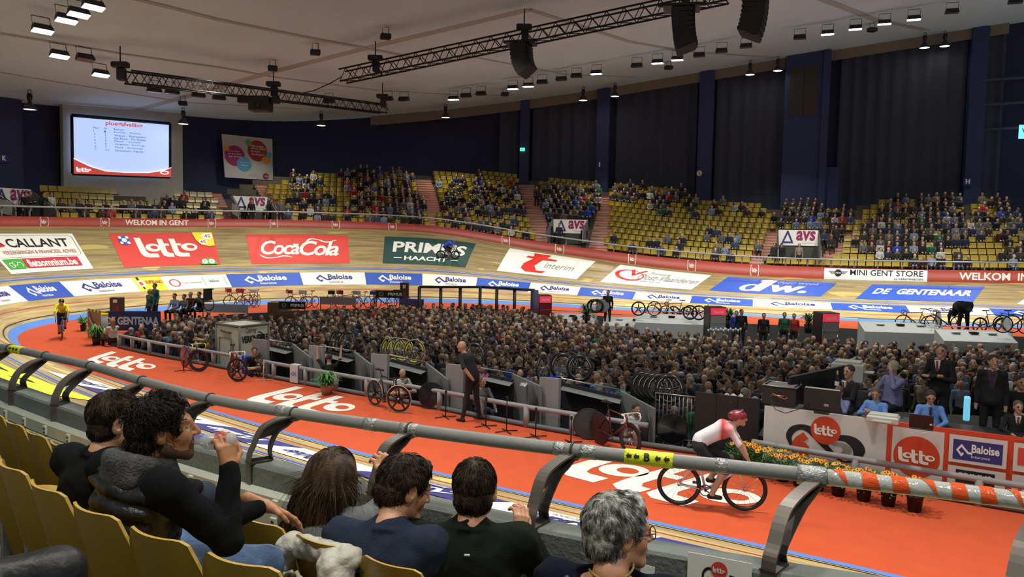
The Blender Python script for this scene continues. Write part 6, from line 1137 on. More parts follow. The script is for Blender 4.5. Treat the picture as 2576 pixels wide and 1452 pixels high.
def wedge(px, py, dep, w_, h, rz, lb, things=()):
    P = D(px, py, dep); t = thing('far_cabin', lb, 'booth', P, rz); ob('counter', MB().add([(-w_/2, -.6, -.35), (w_/2, -.6, -.35), (w_/2, .3, 0), (-w_/2, .3, 0), (-w_/2, -.6, -1.4), (w_/2, -.6, -1.4), (w_/2, .3, -1.4), (-w_/2, .3, -1.4)], [(0, 1, 2, 3), (4, 5, 1, 0), (5, 6, 2, 1), (7, 4, 0, 3)]), WT, t)
    ob('side_wedge', MB().prism([(-.7, -1.4), (.5, -1.4), (.5, .55), (.15, .55)], .05, (w_/2, 0, 0), (0, 1, 0), (0, 0, 1)), WT, t); ob('rail', MB().cyl((-w_/2, .3, .1), (w_/2, .3, .1), .02, n=5), MET, t)
    for k_ in range(3): ob('folded_cloth', MB().box((-w_/4+k_*w_/4, 0, -.08), (.3, .22, .06), bev=.02), [M('towel_white'), CLO[0], M('towel_white')][k_], t)
for a in [(1600, 800, 37, 3.0, 0, -.2, 'pale far cabin counter behind the crowd, left of the middle fridge'), (1690, 792, 36, 3.2, 0, -.2, 'pale far cabin counter beside the five-spoke wheels'), (2265, 812, 33, 3.2, 0, -.1, 'pale far cabin counter with folded cloths right of the right fridge'), (2450, 832, 30, 2.6, 0, -.1, 'pale far cabin counter under the bending person'), (1440, 790, 38, 2.2, 0, -.2, 'pale far cabin counter right of the left fridge')]: wedge(*a)
bks = [(1668, 775, 36.5, 1.3, 'left of two black bikes standing on the far cabin'), (1702, 776, 36.5, 1.3, 'right of two black bikes standing on the far cabin'), (2305, 800, 32, 1.35, 'brown racing bike beyond the far counter'), (2380, 800, 31.5, 1.35, 'dark racing bike left of the bending person'), (2495, 806, 31, -1.5, 'black racing bike right of the bending person'), (2550, 806, 31, -1.5, 'black racing bike at the right edge behind the pit')]
for x, y, dp, rz, lb in bks: bike('track_bike', lb, D(x, y, dp+1.2)-[0, 0, .55], rz, CARB if 'brown' not in lb else RT('4a2018', 'paint_brown'), 'thin', 'five' if 'black' in lb else 'thin')
for x, y, dp, kd, lb in [(1605, 795, 36, 'five', 'black three-spoke wheel left of the far wedge'), (1645, 795, 36, 'thin', 'thin wheel right of the far wedge'), (1735, 805, 35.5, 'five', 'black five-spoke wheel, left of the far pair'), (1757, 806, 35.3, 'five', 'black five-spoke wheel, right of the far pair'), (2522, 838, 29.5, 'thin', 'left wheel of the far right rack'), (2545, 838, 29.5, 'thin', 'right wheel of the far right rack'), (1500, 788, 37, 'deep', 'leftmost wheel of the far black group'), (1515, 788, 37, 'disc', 'grey disc wheel in the far black group'), (1492, 788, 37.5, 'deep', 'hindmost wheel of the far black group')]:
    lone_wheel(x, y, 0, kd, lb, 1.2, dep=dp, rim=FRG if 'grey disc' in lb else None)
cols = [RT('8a2030', 'paint_crimson'), RT('b0b4b4', 'paint_white'), RT('25459a', 'paint_blue2'), CARB]
for i, (x, y, ci, lb) in enumerate([(600, 770, 0, 'first parked city bike with red basket, far left of the row'), (622, 771, 0, 'second parked city bike, red'), (645, 772, 1, 'third parked city bike, pale'), (752, 768, 0, 'red city bike right of the brown crates'), (778, 768, 1, 'white city bike right of the brown crates'), (838, 766, 3, 'dark city bike behind the grey sign board'), (878, 764, 0, 'tall red city bike facing the camera'), (912, 764, 1, 'white city bike facing the camera'), (942, 764, 2, 'blue city bike facing the camera'), (966, 764, 3, 'black city bike behind the PRIMUS board'), (1012, 762, 3, 'dark city bike before the brown pylon')]):
    t = bike('city_bike', lb, D(x, y, 44)-[0, 0, .3], 2.2+.5*(i % 3), cols[ci], 'thin', 'thin', group='city bikes along the far ring'); t.location.z = max(0, t.location.z); ob('basket', MB().box((0, .55, .95), (.34, .26, .22), bev=.03), cols[ci], t)
WOODB = M('crate_brown', '6b5138', .7, noise=.15, nscale=5); PYL = M('pylon_brown', '4a3522', .7)
for x0, x1, y0, y1, dp, lb in [(281, 309, 748, 792, 34, 'brown marker pylon behind the navy banner at left'), (1007, 1028, 711, 760, 45, 'brown marker pylon behind the far city bikes')]:
    W = (x1-x0)/2000*dp; H = (y1-y0)/2000*dp; P = D((x0+x1)/2, y1, dp); t = thing('marker_pylon', lb, 'pylon', P); ob('box', MB().box((0, 0, H/2), (W, W*.7, H)), PYL, t); ob('number_plate', MB().box((0, -W*.36, H*.8), (W*.35, .02, H*.18)), PAN, t); ob('lamp_strip', MB().box((W*.2, -W*.36, H*.4), (W*.2, .02, H*.3)), M('lamp_dullred', '8a2a20', .5), t)
b_ = D(715, 800, 40); t = thing('crate_stack', 'brown wooden crates stacked left of the PRIMUS board', 'crates', b_)
for k_, (x, y, z, w_, h_) in enumerate([(-.25, .1, -.3, 1.0, 1.6), (.2, 0, -.1, .9, .42), (.2, 0, -.55, .9, .42)]): ob('crate', MB().box((x, y, z+.3), (w_, .8, h_), bev=.02), WOODB, t)
for x, y, W, H, dp, m, txt, lb in [(735, 768, 1.3, .35, 39, PLB, 'PRIMUS', 'black PRIMUS sign board in front of the crates'), (980, 740, 1.5, .4, 43, PLB, 'PRIMUS', 'black PRIMUS sign board among the city bikes'), (850, 757, 1.9, .4, 42, M('board_greypink', '8a7c80', .6), '', 'grey sign board across the city bikes'), (566, 776, 2.2, .4, 38, M('board_greyblue', '8a9298', .6), '', 'grey sign board above the orange ring at left'), (1035, 762, 1.3, .4, 42, M('board_purple', '4a3a6a', .6), '', 'purple slanted sign board left of the black frame')]:
    t = thing('sign_board', lb, 'sign', D(x, y, dp)); ob('panel', MB().box((0, 0, 0), (W, .05, H)), m, t)
    if txt: put(Flat().t(txt, .45, .3, .95, .7, WHT, bold=.02).s([ell(.2, .5, .08, .3), ell(.2, .5, .05, .2)], GRY), plane_map((-W/2, -.03, -H/2), (W, 0, 0), (0, 0, H)), t, .01)
    for sx in (-.48, .48): ob('leg', MB().cyl((sx*W, 0, -H/2), (sx*W, 0, -1.0), .03, n=5), PLB, t)
# black frame with striped edge
t = thing('black_gantry', 'black tube frame with striped top edge beyond the crowd', 'frame', D(1055, 722, 41)); A = D(1055, 722, 41); B1 = D(1215, 722, 40.5); C1 = D(1345, 730, 39.5)
for p, q_ in ((A, B1), (B1, C1)): ob('top_beam', MB().cyl(p-A, q_-A, .07, n=6), M('stripe_dark', '2a2820', .6, noise=.9, nscale=6), t)
for x, y, dp in [(1055, 722, 41), (1109, 722, 41), (1158, 722, 40.8), (1208, 722, 40.5), (1250, 724, 40.2), (1295, 727, 40), (1345, 730, 39.5)]: ob('post', MB().cyl(D(x, y, dp)-A, D(x, y, dp)-A-[0, 0, 2.4], .09 if x != 1345 else .22, n=6), PLB if x != 1345 else M('post_purple', '3a3560', .6, noise=.4, nscale=5), t)
# navy banner and printed corner board at left
sign('track_centre_banner', 'navy banner reading DE GENTENAA behind the left spectators', 'banner', 262, 783, 404, 832, M('banner_navy', '1e2250', .6), Flat().t('DE GENTENAA', .03, .3, .97, .72, M('vinyl_greyish', 'a8b4c8'), bold=.04), pts=(G(262, 838)+[0, 0, 0], G(404, 838)))
sign('corner_board', 'tan printed corner board with striped edge beside the left plant', 'board', 221, 776, 268, 850, M('board_tan', '8a7a62', .7), Flat().s([stroke([(.1, .9), (.3, .6), (.6, .5), (.7, .2)], .06)], M('vinyl_umber', '5a3a28')).s([stroke([(.1, .7), (.35, .4), (.5, .2)], .04)], WHT).rect(0, .93, 1, 1, YEL).rect(.1, .93, .16, 1, BLK).rect(.3, .93, .36, 1, BLK).rect(.5, .93, .56, 1, BLK).rect(.7, .93, .76, 1, BLK).rect(.6, .35, .75, .6, M('vinyl_salmon', 'c86a4a')), pts=(G(221, 850), G(268, 862)))
t = thing('padded_post', 'grey padded post at the corner board', 'post', G(264, 862)); ob('pad', MB().cyl((0, 0, 0), (0, 0, 1.1), .12, n=10), GREY, t); ob('stripe_tape', MB().cyl((0, 0, 1.0), (0, 0, 1.1), .125, n=10), YEL, t)
tag(ob('beer_glasses', MB().add([], []), WHT), '', '') if 0 else None
for i in range(14): tag(ob('beer_glass', MB().lathe([(0, 0), (.03, 0), (.045, .16), (.04, .16), (.03, .01)], n=8), M('plastic_pale', 'b8bcc0', .2), None, D(1782+i*6.2, 838-(i % 2)*3, 32.5)), 'upturned clear beer glass on the far bar', 'glass', 'beer glasses on the far bar')
# ================================================================ NEAR SIDE: WALL, RAIL, TRUNKING, SEATS
CONC = M('concrete', '676d6a', .85, noise=.12, nscale=3, bump=.5, bscale=35)
wp = [(-120, 905), (0, 948), (62, 969), (169, 1001), (250, 1029), (600, 1134), (784, 1184), (964, 1222), (1145, 1262), (1316, 1294), (1492, 1325), (1651, 1352), (1942, 1396), (2158, 1430), (2247, 1446), (2700, 1530)]
WP = np.array([G(x, y, 2.78) for x, y in wp]); cf = np.polyfit(WP[:, 0], WP[:, 1], 3); xs = np.linspace(WP[:, 0].min()-2.5, WP[:, 0].max()+1.2, 70); WL = np.c_[xs, np.polyval(cf, xs), np.full(70, 2.78)]
WT_ = np.gradient(WL, axis=0); WT_ /= np.linalg.norm(WT_, axis=1)[:, None]; WN = np.c_[WT_[:, 1], -WT_[:, 0], WT_[:, 2]*0]   # outward, towards the stand
def near_at(P):
    i = ((WL[:, :2]-np.array(P)[:2])**2).sum(1).argmin(); return i
prof = [(0, -.9), (0, -.012), (.012, 0), (.155, 0), (.17, -.015), (.17, -1.3)]
V = np.concatenate([WL+WN*u+[0, 0, z] for u, z in prof]); n = 70
struct('wall_near', MB().add(V, [(k*n+i, (k+1)*n+i, (k+1)*n+i+1, k*n+i+1) for k in range(5) for i in range(n-1)]), CONC)
TRK = M('trunking_white', 'b4b9ac', .5, noise=.05, nscale=4)
i0, i1 = 0, near_at(G(1000, 1225, 2.78)); L = WL[i0:i1]; Nn = WN[i0:i1]; m = len(L); o = thing('cable_trunking', 'white two-tier cable trunking along the near concrete wall', 'trunking', L[m//2]); base = L[m//2].copy()
for nm, z0, z1, dp in (('upper_duct', -.225, -.135, .10), ('lower_duct', -.335, -.235, .115)):
    V = np.concatenate([L+Nn*.172+[0, 0, z0], L+Nn*(.17+dp)+[0, 0, z0], L+Nn*(.17+dp)+[0, 0, z1], L+Nn*.172+[0, 0, z1]])-base
    d_ = ob(nm, MB().add(V, [(k*m+i, k*m+i+1, (k+1)*m+i+1, (k+1)*m+i) for k in range(3) for i in range(m-1)]), TRK, o)
al = np.concatenate([[0], np.cumsum(np.linalg.norm(np.diff(L, axis=0), axis=1))]); q = 0.3; k = 0
while q < al[-1]:
    P = np.array([np.interp(q, al, L[:, j]) for j in range(3)]); i = near_at(P); rz = atan2(WT_[i][1], WT_[i][0])
    for z, dp, w_ in ((-.18, .10, .045), (-.285, .115, .11 if k % 2 else .05)):
        s_ = ob('socket_plate', MB().box((0, 0, 0), (w_, .02, .075), bev=.004), M('socket_white', 'c8cabc', .4), o, P+WN[i]*(.175+dp)+[0, 0, z]-base, rz)
        ob('socket_hole', MB().box((0, -.011, .012), (.022, .004, .014)).box((0, -.011, -.018), (.022, .004, .014)), M('socket_dark', '2c2c28', .6), s_)
    q += .42; k += 1
# rail
JX = [(-75, 866), (25, 877), (115, 896), (228, 921), (358, 959), (530, 1004), (740, 1040), (1030, 1081), (1440, 1133), (2058, 1198), (2640, 1268), (3100, 1338)]
ZR = lambda x: np.interp(x, [0, 700, 1100], [3.03, 3.07, 3.1])
JP = np.array([G(x, y, ZR(x)) for x, y in JX]); tt = np.linspace(0, len(JP)-1, 120)
def crp(P, t):
    n_ = len(P)-1; i = np.minimum(t.astype(int), n_-1); f = (t-i)[:, None]; g = lambda k: P[np.clip(i+k, 0, n_)]; a, b_, c, d = g(-1), g(0), g(1), g(2)
    return .5*(2*b_+(c-a)*f+(2*a-5*b_+4*c-d)*f*f+(3*b_-a-3*c+d)*f**3)
RP = crp(JP, tt); base = JP[6].copy(); rail = thing('near_rail', 'thick grey pipe rail on curved steel brackets above the near concrete wall', 'rail', base)
PIPE = M('pipe_grey', '7c7e7c', .5, noise=.06, nscale=6, bump=.2, bscale=18); RR_ = .038
ob('pipe', MB().tube(RP-base, RR_, 18), PIPE, rail)
TAPE = M('tape_silver', '9a9c9c', .3, metal=.5, bump=.6, bscale=60); BRK = M('bracket_steel', '5c5650', .45, metal=.4, noise=.1, nscale=5); BRD = M('bracket_dark', '3f3b37', .5, metal=.3)
def pipe_pos(x):   # parameter of the pipe at picture column x
    q = proj(crp(JP, tt))[0]; return np.interp(x, q, tt)
def sleeve(t0, t1, r, mat, nm, parent=None, n_=14, lab=None):
    P = crp(JP, np.linspace(t0, t1, max(3, int((t1-t0)*20)+3)))-base; o = ob(nm, MB().tube(P, r, n_), mat, parent or rail)
    if lab: o['label'] = lab
    return o
for j in range(1, 11):
    P = JP[j]; OW = WL+WN*.17; fx = JX[j][0]-np.interp(JX[j][0], [0, 230, 740, 1440, 2058, 3100], [86, 98, 110, 108, 100, 90]); qx, _q, qz = proj(OW); qx[qz < .3] = 1e9; i = abs(qx-fx).argmin(); n_ = (OW[i]-P)*[1, 1, 0]; uo = np.linalg.norm(n_); n_ /= uo; t_ = np.array([-n_[1], n_[0], 0])
    def pt(u, z): return P+n_*u+np.array([0, 0, z-P[2]])-base
    zt = P[2]-.04
    A = [(uo+.012, 2.50), (uo+.012, 2.80), (uo*.93, 2.90), (uo*.75, zt-.03), (uo*.45, zt+.015), (.03, zt+.03)]; Bc = [(uo-.14, 2.785), (uo-.13, 2.86), (uo*.42, zt-.07), (uo*.2, zt-.03), (.02, zt-.0)]
    A = np.array([pt(*q) for q in crp(np.c_[np.array(A), np.zeros(6)], np.linspace(0, 4.999, 26))[:, :2]]); Bc = np.array([pt(*q) for q in crp(np.c_[np.array(Bc), np.zeros(5)], np.linspace(0, 3.999, 12))[:, :2]])
    def flange(C, w_, th):
        T = np.gradient(C, axis=0); T /= np.linalg.norm(T, axis=1)[:, None]; N_ = np.cross(T, t_); N_ = N_*1.0; k_ = len(C); V = np.concatenate([C-t_*w_/2, C+t_*w_/2, C+t_*w_/2+N_*th, C-t_*w_/2+N_*th])
        return MB().add(V, [(((c % 4)*k_+i_), ((c % 4)*k_+i_+1), (((c+1) % 4)*k_+i_+1), (((c+1) % 4)*k_+i_)) for c in range(4) for i_ in range(k_-1)]+[(0, k_, 2*k_, 3*k_), (k_-1, 4*k_-1, 3*k_-1, 2*k_-1)], 0)
    br = ob('bracket', flange(A, .066, .012), BRK, rail); ob('inner_flange', flange(Bc, .06, .01), BRD, br)
    wb = MB(); ia = np.linspace(11, 25, 9).astype(int); ib = np.linspace(5, 11, 9).astype(int)
    wb.add(np.concatenate([A[ia]-t_*.004, Bc[ib]-t_*.004]), [(i_, i_+1, 9+i_+1, 9+i_) for i_ in range(8)]); gu = MB(); gu.add([pt(uo, 2.79), pt(uo-.14, 2.79), pt(uo-.14, 2.81), pt(uo, 2.81)], [(0, 1, 2, 3)]); ob('web_plate', wb, BRD, br); ob('gusset', gu, BRD, br)
    ob('base_plate', MB().box(pt(uo-.06, 2.786), (.08, .15, .012), R=np.c_[t_, n_, (0, 0, 1)]), BRD, br)
    ob('bolt', MB().cyl(pt(uo+.02, 2.56), pt(uo+.045, 2.56), .014, n=6), SIL, br)
    T = crp(JP, np.array([j+.02, j-.02])); d_ = T[0]-T[1]; d_ /= np.linalg.norm(d_); ob('clamp_tie', MB().torus(P-base, d_, .042, .007, 18, 5), BRD, br); ob('saddle', MB().box(P-base-[0, 0, .038], (.08, .08, .015), R=np.c_[d_, np.cross((0, 0, 1), d_), (0, 0, 1)]), BRK, br)
for a_, b_ in ((920, 948), (1395, 1425), (1460, 1500), (1010, 1052), (700, 722), (1800, 1830)): sleeve(pipe_pos(a_), pipe_pos(b_), RR_+.003, TAPE, 'duct_tape')
def on_pipe(t0, t1, flat, parent, a0=-100, a1=-10, off=.006):
    def mf(a, b_, o_):
        t = t0+(t1-t0)*a; P = crp(JP, t); T = crp(JP, np.minimum(t+.01, 10.99))-crp(JP, t-.01); T /= np.linalg.norm(T, axis=1)[:, None]; sd = np.cross(T, (0, 0, 1)); sd /= np.linalg.norm(sd, axis=1)[:, None]; up = np.cross(sd, T)
        an = np.radians(a0+(a1-a0)*b_)[:, None]; return P-base+(sd*np.cos(an)*1+up*np.sin(an))*(RR_+off+o_)
    put(flat, mf, parent, .001, .001, .04, True)
TY = M('tape_yellow2', 'e6ee28', .5, bump=.4, bscale=50)
arrow = lambda x, y, w_, h: [(x, y), (x+w_*.45, y+h*.5), (x+w_*.45, y+h*.2), (x+w_, y+h*.2), (x+w_, y-h*.2), (x+w_*.45, y-h*.2), (x+w_*.45, y-h*.5)]
t0, t1 = pipe_pos(1573), pipe_pos(1694); y_ = sleeve(t0, t1, RR_+.004, TY, 'yellow_tape', lab='yellow tape printed with letter B between black arrows'); fl = Flat()
for x in (.04, .2, .64, .82): fl.s([arrow(x, .5, .12, .5)], BLK)
fl.t('B', .42, .22, .54, .8, BLK, bold=.03); on_pipe(t0, t1, fl, y_, -30, 70, .006)
t0, t1 = pipe_pos(29), pipe_pos(58); y_ = sleeve(t0, t1, RR_+.004, TY, 'yellow_tape', lab='small yellow tape with black marks near the left edge'); fl = Flat()
for x in (.1, .4, .7): fl.s([arrow(x, .5, .22, .5)], BLK)
on_pipe(t0, t1, fl, y_, -30, 70, .006)
t0 = pipe_pos(2082); sl = sleeve(t0, 10.4, RR_+.004, M('wrap_clear', 'b9bcb8', .2, bump=.5, bscale=20, metal=.1), 'striped_wrap', lab='orange and white hazard tape wrapped around the right end of the pipe'); WO = M('wrap_orange', 'e0541c', .25, bump=.5, bscale=20)
t = t0+.01; k = 0
while t < 10.2:
    fl = Flat().s([[(0, 1), (.0, .05), (1, 0), (.55, .5), (.5, 1)][0:0] or ([(0, 1), (.15, 0), (1, .05), (.7, 1)] if k % 3 else [(0, 1), (.9, .05), (.6, 1)])], WO); on_pipe(t, t+.085, fl, sl, -45, 100, .006); t += .125; k += 1
sleeve(pipe_pos(2005), pipe_pos(2078), RR_+.012, TAPE, 'duct_tape', lab='crinkled silver tape around the pipe at the last bracket')
# paper sheet on the wall
for (x0, x1, y0, lb, lo) in [(1731, 1893, 1388, 'white sheet with the lotto 6daagse logo taped on the near wall', 1), (1612, 1648, 1418, 'plain white sheet corner on the near wall beside the grey-haired woman', 0)]:
    xm = (x0+x1)/2; i = near_at(G(xm, 1375, 2.78)); A = WL[i]+WN[i]*.173; Bq = A+WT_[i]; P0, P1 = VP(x0, y0, A, Bq), VP(x1, y0+16*(x1-x0)/162, A, Bq); U = (P1-P0)*[1, 1, 0]; W = np.linalg.norm(U); H = W*.75; o = thing('wall_sheet', lb, 'sign', P0-[0, 0, H]); nn = WN[i]
    c = [np.zeros(3), U, U+[0, 0, H-.005], np.array([0, 0, H])]; ob('panel', MB().add([*c, *[q+nn*.003 for q in c]], [(0, 1, 2, 3), (4, 5, 6, 7), (0, 4, 5, 1), (2, 6, 7, 3)]), WHT, o)
    if lo: put(Flat().s([sstroke([(.25, .4), (.26, .62), (.36, .72), (.5, .55), (.65, .4), (.74, .45), (.76, .58), (.66, .64)], [.02, .04, .06, .04, .03, .06, .07, .03])], BLK).s([ell(.5, .72, .13, .18)], RED).l(.4, .66, .2, .12, WHT).t('6', .26, .3, .38, .56, RED, bold=.05).t('daagse', .42, .28, .68, .38, BLK), lambda a, b_, off: a[:, None]*U+b_[:, None]*np.array([0, 0, H])+nn*(off+.004), o, .001, .001)
# near terrace floors
JA = np.array([G(x, y, 2.95) for x, y in [(1067, 1441), (877, 1389), (708, 1334), (588, 1299), (187, 1133), (121, 1104), (62, 1079), (9, 1060)]]); ca = np.polyfit(JA[:, 0], JA[:, 1], 2)
JB_ = np.array([G(x, y, 3.34) for x, y in [(695, 1434), (487, 1367), (316, 1323), (183, 1256), (81, 1206), (0, 1156)]]); cb_ = np.polyfit(JB_[:, 0], JB_[:, 1], 2)
FLR = M('near_terrace', '4a463e', .9, noise=.1, nscale=2)
xs = np.linspace(-7, 3, 24); ya = np.polyval(ca, np.clip(xs, -5, 1.0)); ya += np.where(xs > 1, -(xs-1)*.25, 0); yb_ = np.polyval(cb_, np.clip(xs, -3.6, 0)); yb_ += np.where(xs > 0, -xs*.4, 0)+np.where(xs < -3.6, (-3.6-xs)*.7, 0)
yw = np.interp(xs, WL[:, 0], WL[:, 1])-.1; n = 24; b = MB(); Z = np.zeros(n)
pf = [(yw, 2.1), (ya-.28, 2.1), (ya-.28, 2.48), (yb_-.28, 2.48), (yb_-.28, 2.86), (yb_-1.6, 2.86)]
b.add(np.concatenate([np.c_[xs, y, Z+z] for y, z in pf]), [(k*n+i, k*n+i+1, (k+1)*n+i+1, (k+1)*n+i) for k in range(5) for i in range(n-1)]); struct('floor_near', b, FLR)
# chairs
PLY = M('plywood', '9a7b20', .35, noise=.12, nscale=2.5, stretch=(1, 1, .25)); PLE = M('plywood_edge', 'b09040', .4); FRM = M('seat_frame_grey', '8c8e8a', .4, metal=.4)
def chair(label, grp, w_=.405):
    t = thing('plywood_seat', label, 'chair', (0, 0, 0), 0, grp); nu, nv = 15, 12
    def sheet(fn, edge=.012):
        V = []; 
        for sgn in (0, 1):
            for j in range(nv):
                for i in range(nu): V.append(fn(i/(nu-1)*2-1, j/(nv-1), sgn*edge))
        m_ = nu*nv; F = [(j*nu+i, j*nu+i+1, (j+1)*nu+i+1, (j+1)*nu+i) for j in range(nv-1) for i in range(nu-1)]; F2 = [tuple(m_+q for q in f[::-1]) for f in F]; bd = [i for i in range(nu)]+[j*nu+nu-1 for j in range(1, nv)]+[(nv-1)*nu+i for i in range(nu-2, -1, -1)]+[j*nu for j in range(nv-2, 0, -1)]
        E_ = [(bd[q], m_+bd[q], m_+bd[(q+1) % len(bd)], bd[(q+1) % len(bd)]) for q in range(len(bd))]; return MB().add(V, F+F2, 0, True).add(V, [tuple(f) for f in E_], 1)
    def back(u, v, th):
        z = .26+.54*v; hw = w_/2*(1 if v < .8 else sqrt(max(0, 1-((v-.8)/.2)**2*.16)))*(.92+.08*v); q_ = max(0, abs(u)-.62)/.38; zz = z-.07*(1-sqrt(1-min(q_, .999)**2))*v**3; return (u*hw, -.13*v+.055*u*u-th, zz)
    ob('backrest', sheet(back), [PLY, PLE], t)
    def seat_(u, v, th): return (u*w_/2*(1-.15*v*v), .04+.36*v, .42+.015*u*u+.02*sin(v*3)-.05*v*v-th)
    ob('seat_pan', sheet(seat_), [PLY, PLE], t); ob('bracket', MB().box((0, -.045, .36), (.05, .03, .26)), FRM, t)
    for sx in (-1, 1): ob('leg', MB().tube([(sx*w_*.46, -.1, .0), (sx*w_*.46, .02, .36), (sx*w_*.46, .3, .40)], .014, 6), FRM, t)
    ob('number_plate', MB().box((-w_*.28, -.085, .72), (.05, .004, .016)), M('plate_pale', 'b0a878', .4), t); return t
ch0 = None
def row_chairs(cf_, x_start, steps, sp, zf, labs, grp):
    global ch0
    x = x_start; out = []
    for k in range(len(labs)):
        y0 = np.polyval(cf_, x) if x < 1 else np.polyval(cf_, 1)-(x-1)*.25; sl_ = np.polyval(np.polyder(cf_), min(x, 1)); dx = sp/sqrt(1+sl_*sl_); xm = x-dx/2; ym = np.polyval(cf_, min(xm, 1)) if xm < 1 else y0; rz = atan(sl_)
        P = np.array([xm, ym, zf]); 
        if labs[k]:
            if ch0 is None: ch0 = chair(labs[k], grp); c_ = ch0
            else: c_ = dup(ch0)
            c_.location = tuple(P+np.array([-sin(rz), cos(rz), 0])*.13); c_.rotation_euler = (0, 0, rz); c_['label'] = labs[k]; c_['group'] = grp; c_.scale = (sp/.415, 1, 1.06)
        x -= dx; out.append((P, rz))
    return out
ra = row_chairs(ca, JA[0][0]+.405*3*.88, 0, .405, 2.1, ['plywood seat under the grey-haired woman', 'plywood seat between the grey-haired woman and the green sweater', 'plywood seat behind the dark green sweater', 'plywood seat behind the navy sweater', 'plywood seat draped with the white padded coat', 'empty plywood seat right of the blue-jeaned knee', 'plywood seat in front of the bearded man\'s knees', 'front row plywood seat before the bearded man', 'front row plywood seat before the short-haired man', 'front row plywood seat just left of the short-haired man', 'front row empty plywood seat, fourth from the left edge', 'front row empty plywood seat, third from the left edge', 'front row empty plywood seat, second from the left edge', 'front row plywood seat cut by the left edge', 'front row plywood seat just past the left edge'], 'front row of plywood seats')
rb = row_chairs(cb_, JB_[0][0]+.37*1, 0, .372, 2.48, ['second row plywood seat at the bottom under the white coat', 'empty second row plywood seat by the bearded man\'s elbow', 'second row plywood seat behind the bearded man', 'second row plywood seat behind the short-haired man', 'empty second row plywood seat, third from the left edge', 'empty second row plywood seat, second from the left edge', 'second row plywood seat cut by the left edge', 'second row plywood seat beyond the left edge'], 'second row of plywood seats')
# ================================================================ FOREGROUND SPECTATORS
def join(name, L, mats):
    V = []; F = []; mi = []; n_ = 0
    for me, off in L:
        v = np.empty(len(me.vertices)*3, np.float32); me.vertices.foreach_get('co', v); f = np.empty(len(me.loops), np.int32); me.loops.foreach_get('vertex_index', f); k_ = np.empty(len(me.polygons), np.int32); me.polygons.foreach_get('material_index', k_)
        V.append(v.reshape(-1, 3)); F.append(f.reshape(-1, 4)+n_); mi.append(k_+off); n_ += len(v)//3; bpy.data.meshes.remove(me)
    return mk(name, np.concatenate(V), np.concatenate(F), np.concatenate(mi), True)
HSK = [M('face_skin', 'c08c6c', .5, noise=.07, nscale=25, bump=.08, bscale=200), M('face_tan', 'a87450', .5, noise=.08, nscale=25, bump=.1, bscale=200)]
LIPM = M('lip', '9a5448', .5); EYW = M('eye_white', 'c8c0b8', .3); IRI = M('iris_dark', '1c120c', .2); STB = M('stubble', '5a3e30', .8, noise=.3, nscale=120)
def head_sdf(c, R, stub=False, res=.0045):
    f = lambda x, y, z: c+R@np.array([x, y, z]); s = Sdf(c-.19, c+.17, res)
    s.ell(f(0, -.015, .03), (.077, .097, .09), 0, .01, R); s.ell(f(0, .03, -.028), (.06, .066, .085), 0, .03, R); j = 4 if stub else 0
    for q in (-1, 1):
        s.cone(f(q*.046, .0, -.062), f(q*.014, .072, -.1), .024, .02, j, .02); s.ell(f(q*.036, .062, -.025), (.022, .02, .022), 0, .025, R)
    s.cone(f(-.012, .078, -.098), f(.012, .078, -.098), .02, .02, j, .015); s.ell(f(0, .082, -.058), (.03, .02, .03), j, .015, R)
    s.cone(f(-.034, .082, .03), f(.034, .082, .03), .011, .011, 0, .02); s.cone(f(0, .092, .02), f(0, .116, -.022), .008, .0125, 0, .012)
    for q in (-1, 1):
        s.ell(f(q*.012, .104, -.026), (.009, .011, .008), 0, .006, R); s.ell(f(q*.031, .102, .008), (.017, .013, .011), 0, .008, R, sub=True); s.ell(f(q*.031, .0785, .008), (.0125, .0125, .0125), 2, .003, R); s.ell(f(q*.032, .0885, .008), (.005, .005, .005), 3, .001, R)
        s.cone(f(q*.046, .08, .01), f(q*.018, .094, .016), .004, .004, 0, .005)
    s.cone(f(-.018, .094, -.056), f(.018, .094, -.056), .006, .006, 1, .006); s.cone(f(-.014, .093, -.067), f(.014, .093, -.067), .0065, .0065, 1, .004)
    for q in (-1, 1):
        Re = R@rotz(q*-.35)@rotx(-.15); s.ell(f(q*.08, -.012, -.002), (.011, .023, .036), 0, .006, Re); s.ell(f(q*.089, -.006, .004), (.008, .011, .019), 0, .005, Re, sub=True); s.ell(f(q*.079, -.004, -.028), (.008, .011, .01), 0, .006, Re)
    return s, f
